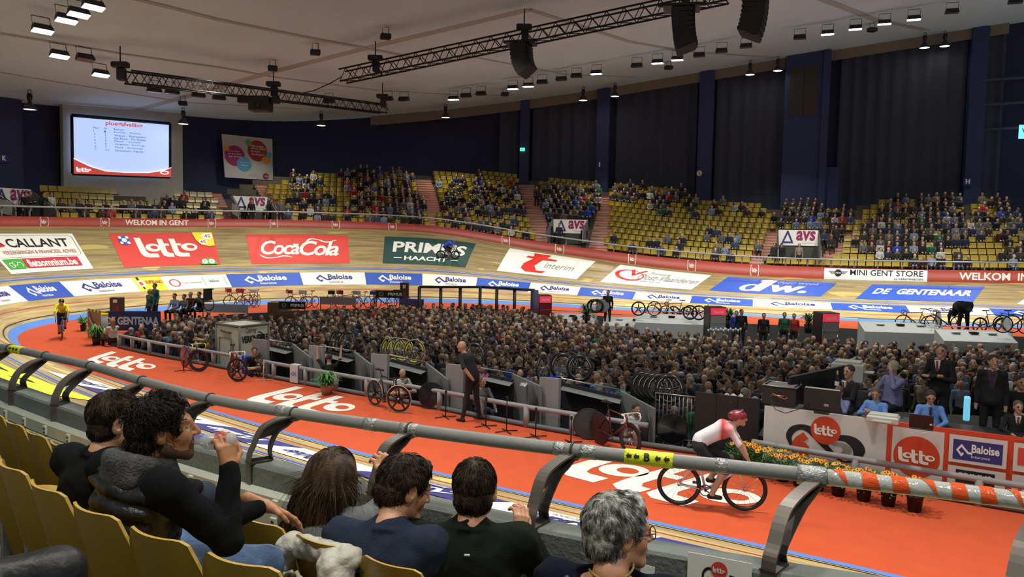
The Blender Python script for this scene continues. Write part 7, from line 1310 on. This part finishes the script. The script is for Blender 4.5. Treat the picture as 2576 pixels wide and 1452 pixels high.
def hand(wr, d, nrm, side, curl=.5, res=.0036, thumb=.6, sc=1.0):
    wr, d, nrm = (np.array(q, float) for q in (wr, d, nrm)); d /= np.linalg.norm(d); nrm -= d*(nrm@d); nrm /= np.linalg.norm(nrm); ac = np.cross(d, nrm)*side; s = Sdf(wr-.2*sc, wr+.2*sc, res)
    for i in range(4): s.cone(wr+ac*(i-1.5)*.008*sc, wr+d*.085*sc+ac*(i-1.5)*.02*sc, .019*sc, .0115*sc, 0, .012)
    for i, Lf in enumerate((.92, 1.06, 1.0, .8)):
        p = wr+d*(.088-.004*abs(i-1.3))*sc+ac*(i-1.5)*.0205*sc; th = curl*.5*(.85+.1*i)
        for seg, (l_, r0, r1) in enumerate(((.044, .0105, .0095), (.027, .0095, .0088), (.022, .0088, .007))):
            dd = d*cos(th)+nrm*sin(th)+ac*(i-1.5)*.04; q = p+dd*l_*Lf*sc; s.cone(p, q, r0*sc, r1*sc, 0, .005); p = q; th += curl*(.9 if seg == 0 else .7)
    p = wr+d*.025*sc-ac*.03*sc; q = p+(d*.55-ac*.6+nrm*.35*thumb)*.045*sc; s.cone(wr+d*.02*sc, p, .02*sc, .015*sc, 0, .012); s.cone(p, q, .015*sc, .011*sc, 0, .008); r_ = q+(d*.85-ac*.1+nrm*.5*thumb)*.03*sc; s.cone(q, r_, .011*sc, .0095*sc, 0, .004); s.cone(r_, r_+(d*.8+nrm*.6*thumb)*.022*sc, .0095*sc, .0075*sc, 0, .004)
    s.cone(wr-d*.08*sc, wr, .027*sc, .024*sc, 0, .012); return s
def ribbons(P, w_):   # P: (n, k, 3) polylines turned into tapering flat strands
    n_, k_ = P.shape[:2]; T = np.gradient(P, axis=1); T /= np.linalg.norm(T, axis=2)[..., None]+1e-9; up = rng.normal(size=(n_, 1, 3)); sd = np.cross(T, up); sd /= np.linalg.norm(sd, axis=2)[..., None]+1e-9; ww = (w_*np.array([1, 1]+[1-.8*(i/(k_-1))**2 for i in range(2, k_)]))[None, :, None]
    V = np.concatenate([P-sd*ww/2, P+sd*ww/2], axis=1).reshape(-1, 3); b0 = (np.arange(n_)*2*k_)[:, None, None]; i = np.arange(k_-1)[None, :, None]; F = (b0+np.concatenate([i, i+1, i+1+k_, i+k_], axis=2)).reshape(-1, 4); return V, F
def hair_mesh(c, R, style, seed):
    r = np.random.default_rng(seed); f = lambda x, y, z: c+R@np.array([x, y, z]); s = Sdf(c-.22, c+.2, .006)
    if style == 'long': s = Sdf(c-np.array([.22, .25, .62]), c+.2, .009)
    wav = {'curly': .011, 'wavy': .006, 'short': .003, 'grey': .006, 'long': .003, 'crop': .002}[style]
    bump = lambda X, Y, Z: wav*np.sin(X*70+4*np.sin(Y*45))*np.sin(Y*62+3*np.sin(Z*50))*np.sin(Z*66+2*np.sin(X*40))
    g = {'curly': .012, 'wavy': .014, 'short': .009, 'grey': .02, 'long': .012, 'crop': .004}[style]
    s.ell(f(0, -.024, .042), (.077+g, .094+g, .083+g), 0, .01, R, bump=bump)
    s.ell(f(0, -.052, -.012), (.07+g, .062+g, .075+g*.7), 0, .02, R, bump=bump)
    if style in ('curly', 'grey', 'wavy'): s.ell(f(0, .035, .095), (.055, .05, .03+g), 0, .02, R, bump=bump)
    if style == 'curly': s.ell(f(0, -.075, -.05), (.07, .05, .06), 0, .02, R, bump=bump); s.ell(f(.05, .0, .05), (.045, .06, .06), 0, .02, R, bump=bump)
    if style == 'long':
        s.ell(f(0, -.01, .03), (.09, .1, .1), 0, .01, R)
        for q in (-.05, 0, .05): s.cone(f(q*.8, -.045, .03), f(q*1.5-.05, -.09, -.26), .078, .062, 0, .03); s.cone(f(q*1.5-.05, -.09, -.26), f(q*2.2-.12, -.1, -.47), .062, .026, 0, .03)
        s.cone(f(.07, .02, .0), f(.085, .0, -.2), .03, .02, 0, .02); s.cone(f(-.07, .02, .0), f(-.1, -.02, -.22), .03, .022, 0, .02)
    cut = {'short': .058, 'wavy': .06, 'curly': .062, 'grey': .07, 'long': .07, 'crop': .05}[style]
    s.ell(f(0, .108, -.03), (.08, .078, .115), 0, .01, R, sub=True)   # keep the face free
    if style != 'long':
        for q in (-1, 1): s.ell(f(q*.092, .006, -.02), (.03, .032, .04), 0, .008, R, sub=True)
    s.ell(f(0, -.06, -.16), (.12, .1, .075), 0, .01, R, sub=True) if style != 'long' else None
    me = s.mesh('hair')
    v = np.empty(len(me.vertices)*3, np.float32); me.vertices.foreach_get('co', v); v = v.reshape(-1, 3); nn = np.empty(len(me.vertices)*3, np.float32); me.vertices.foreach_get('normal', nn); nn = nn.reshape(-1, 3)
    L = (v-c)@R; NL = nn@R; 
    cntn = {'curly': 4200, 'wavy': 5200, 'short': 6000, 'grey': 5200, 'long': 5200, 'crop': 4000}[style]; ix = r.integers(0, len(v), cntn)
    if style == 'long': ix = ix[L[ix, 2] > -.25]
    if style != 'long': ix = ix[(L[ix, 1] < .055) | (L[ix, 2] > .085)]
    P0, N0 = L[ix], NL[ix]; crown = np.array([.0, -.06, .12]); fl = P0-crown; fl -= N0*(fl*N0).sum(1)[:, None]; fl /= np.linalg.norm(fl, axis=1)[:, None]+1e-6
    if style in ('short', 'wavy', 'crop'): fl = fl+np.where(P0[:, 1:2] > -.02, [[.35, .2, .12]], [[0, -.1, -.3]]); 
    fl = fl-N0*(fl*N0).sum(1)[:, None]; fl /= np.linalg.norm(fl, axis=1)[:, None]+1e-6
    ln = {'curly': .038, 'wavy': .034, 'short': .026, 'grey': .034, 'long': .22, 'crop': .012}[style]*r.uniform(.6, 1.3, len(ix))[:, None]; lift = {'curly': .35, 'wavy': .22, 'short': .3, 'grey': .15, 'long': .02, 'crop': .6}[style]; pts = []; ax = np.cross(fl, N0); ph = r.uniform(0, 6.28, len(ix))[:, None]
    for q in np.linspace(0, 1, 6 if style in ('long', 'curly') else 4):
        if style == 'long':
            dn = np.array([-.22, -.06, -1.0])*np.ones_like(P0); w_ = np.clip((.1-P0[:, 2:3])/.08, 0, 1); d_ = fl*(1-w_)+dn*w_; p = P0+d_*ln*q+N0*.006*np.sin(q*3.1)+np.array([1, 0, 0])*.008*np.sin(q*5+ph)
        else:
            p = P0-N0*.003+fl*ln*q+N0*ln*(lift*sin(q*2.2))+ax*ln*(.0 if style != 'curly' else .25)*np.sin(q*6+ph)*q+ax*ln*.12*np.sin(ph)*q-N0*ln*.25*q*q*(style != 'crop')
        ec, er = np.array([0, -.024, .042]), np.array([.077+g, .094+g, .083+g]); kk_ = np.sqrt((((p-ec)/er)**2).sum(1))[:, None]; mxk = {'curly': 1.18, 'wavy': 1.1, 'short': 1.07, 'grey': 1.06, 'long': 1.03, 'crop': 1.05}[style]; up_ = p[:, 2:3] > -.03
        p = np.where(up_ & (kk_ > mxk), ec+(p-ec)/kk_*mxk, p); pts.append(c+p@R.T)
    V, F = ribbons(np.stack(pts, 1), {'curly': .0026, 'long': .0022, 'grey': .0024}.get(style, .0019))
    f_ = np.empty(len(me.loops), np.int32); me.loops.foreach_get('vertex_index', f_); F0_ = f_.reshape(-1, 4); bpy.data.meshes.remove(me)
    return mk('hair', np.concatenate([v-nn*.002, V]), np.concatenate([F0_, F+len(v)]), None, np.concatenate([np.ones(len(F0_), bool), np.zeros(len(F), bool)]))
def hairmat(n_, c1, c2, st=(1, 1, .5)):
    m = M(n_, c1, .55, noise=.0, bump=.3, bscale=160, spec=.2); nt = m.node_tree; b_ = nt.nodes['Principled BSDF']; no = nt.nodes.new('ShaderNodeTexNoise'); no.inputs['Scale'].default_value = 38; no.inputs['Detail'].default_value = 5; tc = nt.nodes.new('ShaderNodeTexCoord'); mp_ = nt.nodes.new('ShaderNodeMapping'); mp_.inputs['Scale'].default_value = st; nt.links.new(tc.outputs['Object'], mp_.inputs[0]); nt.links.new(mp_.outputs[0], no.inputs[0]); r_ = nt.nodes.new('ShaderNodeValToRGB'); r_.color_ramp.elements[0].color = lin(c1); r_.color_ramp.elements[1].color = lin(c2); r_.color_ramp.elements[0].position = .38; r_.color_ramp.elements[1].position = .66; nt.links.new(no.outputs[0], r_.inputs[0]); nt.links.new(r_.outputs[0], b_.inputs['Base Color']); return m
def hero(label, px, py, dep, floor, rz, hd, style, hm, cloth, skin=0, she=.2, elb=None, wr=None, hands=(), yaw=0, pit=0, roll=0, stub=False, lean=.0, wide=1.0, puff=False, neckline=0, extra=None, hip=.46, legs=None, fat=0, sc=1.07, armk=None):
    P = D(px, py, dep*sc); hz = (P[2]-floor)/sc; R = rotz(yaw)@rotx(pit)@roty(roll); c = np.array([hd[0], hd[1], hz-.125]); top = R@np.array([0, 0, .125]); Rz = rotz(rz); loc = P-Rz@np.array([c[0], c[1], 0])*sc-Rz@np.array([top[0], top[1], 0])*sc; loc[2] = floor
    nk = np.array([hd[0]*.35, hd[1]*.4-.02, hz-.25]); zt = nk[2]; pel = np.array([0, 0, hip]); che = np.array([nk[0]*.6, nk[1]*.7, zt-.17])
    SH = [np.array([q*.175*wide, nk[1]*.85, zt-.055]) for q in (-1, 1)]; elb = elb or [(-.26, .08, zt-.33), (.26, .08, zt-.33)]; wr = wr or [(-.12, .3, zt-.38), (.12, .3, zt-.38)]
    legs = legs or [((-.12, .42, .48), (-.13, .4, .1)), ((.12, .42, .48), (.13, .4, .1))]; allp = np.array([pel, nk, *elb, *wr]+[q for l_ in legs for q in l_]+SH); lo, hi = allp.min(0)-.2, allp.max(0)+.2
    def trunk(s, g, leg=True, col=0, arms=True, mt=0, ml=0):
        s.ell(pel, (.165+g+fat*.3, .13+g+fat*.4, .13+g), mt, .03); s.cone(pel+[0, 0, .1], che, .125+g+fat, .138+g, mt, .05, fl=(0, 1, 0, 1.2)); s.cone(che-[.07*wide, 0, 0], che+[.07*wide, 0, 0], .112+g, .112+g, mt, .05, fl=(0, 1, 0, 1.05)); s.cone(SH[0], SH[1], .056+g, .056+g, mt, .06); s.cone(nk+[0, -.01, -.09], nk+[0, 0, -.01], .1+g, .062+g, mt, .05)
        if arms:
            for i in (0, 1): s.cone(SH[i], elb[i], .056+g, .044+g, mt, .035); s.cone(elb[i], wr[i], .043+g, .028+g*.8, mt, .02)
        if leg:
            for kk, an in legs: hx = np.array([np.sign(kk[0])*.09, .03, hip-.01]); s.cone(hx, kk, .088+g, .06+g, ml, .03); s.cone(kk, an, .058+g, .04+g, ml, .02)
    b_ = Sdf(lo, hi, .016); trunk(b_, -.012); 
    for kk, an in legs: b_.cone(np.array(an)+[0, 0, -.05], np.array(an)+[0, .15, -.06], .042, .034, 0, .02)
    hs, f = head_sdf(c, R, stub); hs.cone(f(0, -.022, -.06), nk+[0, -.01, .0], .056, .058, 0, .02); hs.cone(nk+[0, -.01, -.0], nk+[0, -.01, -.07], .056, .06, 0, .02)
    parts = [(b_.mesh('b'), 0), (hs.mesh('h'), 0)]
    for (i, d, nr, cu, th) in hands:
        parts.append((hand(wr[i], d, nr, (-1, 1)[i], cu, thumb=th).mesh('hd'), 0))
    me = join('person', parts, None); o = ob('person', me, [HSK[skin], LIPM, EYW, IRI, STB], None, loc, rz); tag(o, label, 'person'); o.scale = (sc,)*3
    ob('hair', hair_mesh(c, R, style, int(px)), hm, o)
    s = Sdf(lo, hi, .0085); trunk(s, .012, leg=False, arms=armk is None)
    if armk:
        s2 = Sdf(lo, hi, .009)
        for i in (0, 1): s2.cone(SH[i]*[.8, 1, 1], SH[i], .07, .07, 0, .03); s2.cone(SH[i], elb[i], .068, .056, 0, .035); s2.cone(elb[i], wr[i], .055, .038, 0, .02)
        X, Y, Z = [q*s2.res+l_ for q, l_ in zip(np.ogrid[0:s2.n[0], 0:s2.n[1], 0:s2.n[2]], s2.lo)]; s2.D += .003*np.sin(60*Z+9*X)*np.sin(30*X+20*Y); ob('sleeve', s2.mesh('sleeve'), armk, o)
    if not neckline:
        for q in range(12): a0, a1 = q*pi/6, (q+1)*pi/6; s.cone(nk+[.064*cos(a0), .064*sin(a0)-.012, .004-.012*sin(a0)], nk+[.064*cos(a1), .064*sin(a1)-.012, .004-.012*sin(a1)], .009, .009, 0, .01)
    if neckline: s.ell(nk+[0, -.05, .02], (.12, .1, neckline), 0, .01, sub=True)
    X, Y, Z = [q*s.res+l_ for q, l_ in zip(np.ogrid[0:s.n[0], 0:s.n[1], 0:s.n[2]], s.lo)]
    if puff: s.D += (.018*np.abs(np.sin((Z+.12*np.abs(X))*pi/.062))*(-1)+.008)*((np.abs(X) < .2) & (Z < zt-.04))
    s.D += .0035*np.sin(34*Z+7*np.sin(9*X+3)+5*np.sin(13*Y))*np.sin(11*X+8*Y+6*Z)+.0015*np.sin(90*Z+10*X)*np.sin(40*X+30*Y)
    ob('sweater', s.mesh('sweater'), cloth, o); s = Sdf(lo, hi, .014)
    for kk, an in legs: hx = np.array([np.sign(kk[0])*.09, .03, hip-.01]); s.cone(hx, kk, .098, .072, 0, .03); s.cone(kk, an, .07, .052, 0, .02)
    s.ell(pel-[0, 0, .03], (.17, .14, .1), 0, .03); 
    return o, f, nk, zt, s, R, c
def finish(h, trs): ob('trousers', h[4].mesh('trousers'), trs, h[0])
JEAN = M('jeans_light', '5f7ba6', .9, noise=.15, nscale=8, bump=.3, bscale=120); DRKT = M('trousers_black', '17181b', .9)
KN = lambda n_, c_: M(n_, c_, .95, noise=.08, nscale=60, bump=.35, bscale=220, spec=.15)
H1 = hairmat('hair_black', '12100d', '2e261e'); H2 = hairmat('hair_brown', '1e1812', '4a3c2c'); H3 = hairmat('hair_long_brown', '2a2019', '55432f', (1, 1, .12)); H4 = hairmat('hair_silver', '4a4a48', 'b8b6b0'); H5 = hairmat('hair_ash', '1c1712', '44372a')
# man on the left in black sweater
h = hero('man with short dark hair in a black sweater, turned right, left of the bearded man', 303, 986, 3.3, 2.48, -.45, (.03, .07), 'short', H2, KN('knit_black', '121315'), 0, yaw=-.62, pit=-.03, wide=1.15, fat=.015, elb=[(-.26, .1, .62), (.26, .16, .6)], wr=[(-.14, .34, .55), (.14, .36, .55)]); finish(h, M('jeans_dark', '1c2638', .9))
# bearded man drinking
W_R = (.20, .33, 1.02)
h = hero('bearded man with curly black hair in a black padded vest, drinking from a bottle', 408, 997, 2.95, 2.48, -.62, (.05, .10), 'curly', H1, M('vest_black', '0d0e11', .38, bump=.2, bscale=40), 1, yaw=-.55, pit=.04, stub=True, puff=True, wide=1.15, fat=.035, elb=[(-.27, .06, .58), (.32, .18, .57)], wr=[(-.1, .34, .52), (.235, .25, .8)], hands=[(1, (-.22, .02, .97), (-.9, .1, -.1), .95, .8)], armk=KN('knit_black3', '0b0c0e'), legs=[((-.12, .42, .38), (-.12, .42, .0)), ((.17, .46, .35), (.17, .46, .0))]); finish(h, JEAN)
o, f, nk, zt, _, R, c = h
s = Sdf(nk-.24, nk+.24, .007)
for i in range(12):
    a0, a1 = i*pi/6, (i+1)*pi/6; q = lambda a: nk+np.array([.084*cos(a), .082*sin(a)-.008, .018-.03*sin(a)]); s.cone(q(a0), q(a1), .027, .027, 0, .02)
s.ell(nk+[0, -.075, -.03], (.11, .04, .05), 0, .06); s.cone(nk+[.06, .08, .0], nk+[.1, .15, -.22], .03, .022, 0, .02); s.cone(nk+[-.06, .08, .0], nk+[-.04, .15, -.22], .03, .022, 0, .02); ob('scarf_hood', s.mesh('scarf'), M('wool_grey', '454547', .95, noise=.35, nscale=50, bump=.6, bscale=120), o)
mo = f(.0, .1, -.06); hw = np.array((.235, .25, .8))+np.array([-.018, .012, .095])+np.array([-.035, .0, 0]); d_ = mo-hw; d_ /= np.linalg.norm(d_); Rz = rotz(-.62); wl = lambda p: np.array(o.location)+Rz@np.array(p)*o.scale[0]
bt = thing('drink_bottle', 'small clear plastic bottle with red label held to the bearded man\'s mouth', 'bottle', wl(mo)); dW = Rz@(-d_); ob('bottle_body', MB().lathe([(.011, .0), (.013, .02), (.03, .045), (.033, .06), (.033, .15), (.028, .165), (0, .168)], (0, 0, 0), dW, 18), M('plastic_clear', 'b8bcbc', .08, alpha=.55), bt); ob('label_band', MB().lathe([(.034, .085), (.034, .13)], (0, 0, 0), dW, 18), M('label_red', '9a2420', .4), bt)
# his other hand resting on the knee
hd_ = hand((.12, .42, .62), (.45, .8, -.5), (.1, -.3, -1), 1, .35).mesh('hand'); hob = ob('resting_hand', hd_, HSK[1], o, (.08, .02, -.02)); s = Sdf(np.array([-.1, .0, .4]), np.array([.45, .6, .9]), .009); s.cone((.22, .26, .6), (.2, .4, .6), .042, .036, 0, .02); ob('sleeve_end', s.mesh('sl'), KN('knit_black2', '0b0c0e'), o)
# long-haired woman
h = hero('woman with very long brown hair in a grey jumper, hand raised to her face', 852, 1128, 3.5, 2.1, -.28, (.0, .06), 'long', H3, KN('knit_grey', '6e7174'), 0, yaw=-.12, pit=-.1, roll=.05, wide=.9, sc=1.13, elb=[(-.25, .1, .62), (.27, .24, .78)], wr=[(-.12, .32, .6), (.155, .22, .80)], hands=[(1, (-.05, .02, 1), (-.8, .55, .1), 1.0, .6)]); finish(h, DRKT)
# navy sweater
h = hero('man with wavy brown hair in a navy marled sweater looking down to the right', 1047, 1149, 3.22, 2.1, -.22, (.04, .13), 'wavy', H5, KN('knit_navy', '272f40'), 0, yaw=-.8, pit=-.38, wide=1.08, lean=.05, sc=1.13); finish(h, DRKT)
o, f, nk, zt, _, R, c = h; ob('back_label', MB().box((nk[0]-.03, nk[1]-.155, zt-.12), (.085, .008, .012), bev=.003), M('label_navy', '222838', .9), o)
# dark green sweater
h = hero('man with straight dark hair in a dark green sweater, seen from behind', 1197, 1155, 3.2, 2.1, -.02, (.02, .07), 'short', H5, KN('knit_green', '151b15'), 0, yaw=-.06, pit=-.12, wide=1.18, sc=1.13, elb=[(-.3, .12, .66), (.36, .12, .5)], wr=[(-.1, .34, .6), (.2, .36, .62)], hands=[(1, (.1, .35, .8), (-.5, .8, 0), .9, .7), (0, (.6, .4, .5), (.2, .9, 0), .8, .7)]); finish(h, DRKT)
o, f, nk, zt, _, R, c = h; ob('neck_tag', MB().box((nk[0], nk[1]-.135, zt-.06), (.022, .004, .006)), WHT, o)
# grey-haired woman
h = hero('woman with short wavy silver hair and glasses in a navy top, facing right', 1566, 1250, 2.72, 2.1, -.35, (.02, .06), 'grey', H4, KN('knit_ink', '0c1020'), 0, yaw=-.95, pit=-.05, wide=1.08, sc=1.13, fat=.02, neckline=.075); finish(h, DRKT)
o, f, nk, zt, _, R, c = h; GLM = M('glasses_frame', '4a3a34', .3)
gl = MB()
for q in (-1, 1): gl.torus(f(q*.033, .108, .008), R@np.array([0, 1, 0]), .022, .0022, 16, 5); gl.cyl(f(q*.055, .104, .012), f(q*.082, .0, .01), .002, n=5)
gl.cyl(f(-.011, .11, .01), f(.011, .11, .01), .002, n=5); ob('glasses', gl, GLM, o)
ob('bag_strap', MB().tube([nk+[-.13, -.11, .01], nk+[-.02, -.19, -.08], nk+[.1, -.2, -.26]], .013, 6), M('strap_black', '1c1c22', .6), o); ob('necklace', MB().tube([nk+np.array([.075*cos(a), .075*sin(a)-.01, .035+.02*sin(a)]) for a in np.linspace(-2.6, .6, 14)], .0045, 6), M('beads_yellow', '8a7434', .5, noise=.6, nscale=90), o)
# white padded coat over the seat and jacket at the corner
Pc, rzc = ra[4]; fwd = np.array([-sin(rzc), cos(rzc), 0]); s = Sdf((-.36, -.3, .25), (.34, .25, .92), .008)
s.cone((-.2, -.03, .78), (.17, -.03, .80), .05, .05, 0, .03); s.cone((.12, -.08, .76), (.26, -.1, .5), .07, .09, 0, .04); s.cone((.2, -.1, .55), (.22, -.12, .34), .09, .08, 0, .04); s.cone((-.2, -.05, .76), (-.27, -.07, .48), .045, .035, 0, .03)
X, Y, Z = [q*s.res+l_ for q, l_ in zip(np.ogrid[0:s.n[0], 0:s.n[1], 0:s.n[2]], s.lo)]; s.D += -.008*np.abs(np.sin((X+Z)*pi/.075))*np.abs(np.sin((X-Z)*pi/.075))+.003*np.sin(60*X)*np.sin(50*Y)
t = thing('padded_coat', 'white quilted coat with a frilled edge draped over a front row seat', 'coat', Pc+fwd*.07, rzc); ob('quilted_body', s.mesh('coat'), M('coat_white', 'b4b2a6', .6, bump=.3, bscale=50), t); b = MB(); P = crp(np.array([(-.24, -.1, .74), (-.2, -.11, .66), (-.05, -.12, .7), (.06, -.13, .6), (.1, -.15, .42), (.1, -.15, .34)]), np.linspace(0, 4.999, 60)); P = P+np.c_[.008*np.sin(np.arange(60)*1.9), -.012*np.abs(np.sin(np.arange(60)*.95)), .008*np.cos(np.arange(60)*1.9)]; ob('frill', b.tube(P, .012, 5), M('frill_cream', 'b8b49a', .9), t)
Pj = D(28, 1425, 2.15); s = Sdf((-.3, -.2, -.3), (.3, .2, .12), .01); s.cone((-.2, 0, -.05), (.12, 0, -.03), .07, .06, 0, .04); s.cone((.1, 0, -.04), (.16, 0, -.22), .06, .07, 0, .04); s.cone((-.15, 0, -.08), (-.1, 0, -.25), .08, .08, 0, .04); tag(ob('jacket', s.mesh('jacket'), M('jacket_black', '131316', .5, bump=.4, bscale=20), None, Pj, .5), 'black padded jacket over a seat in the bottom left corner', 'jacket')
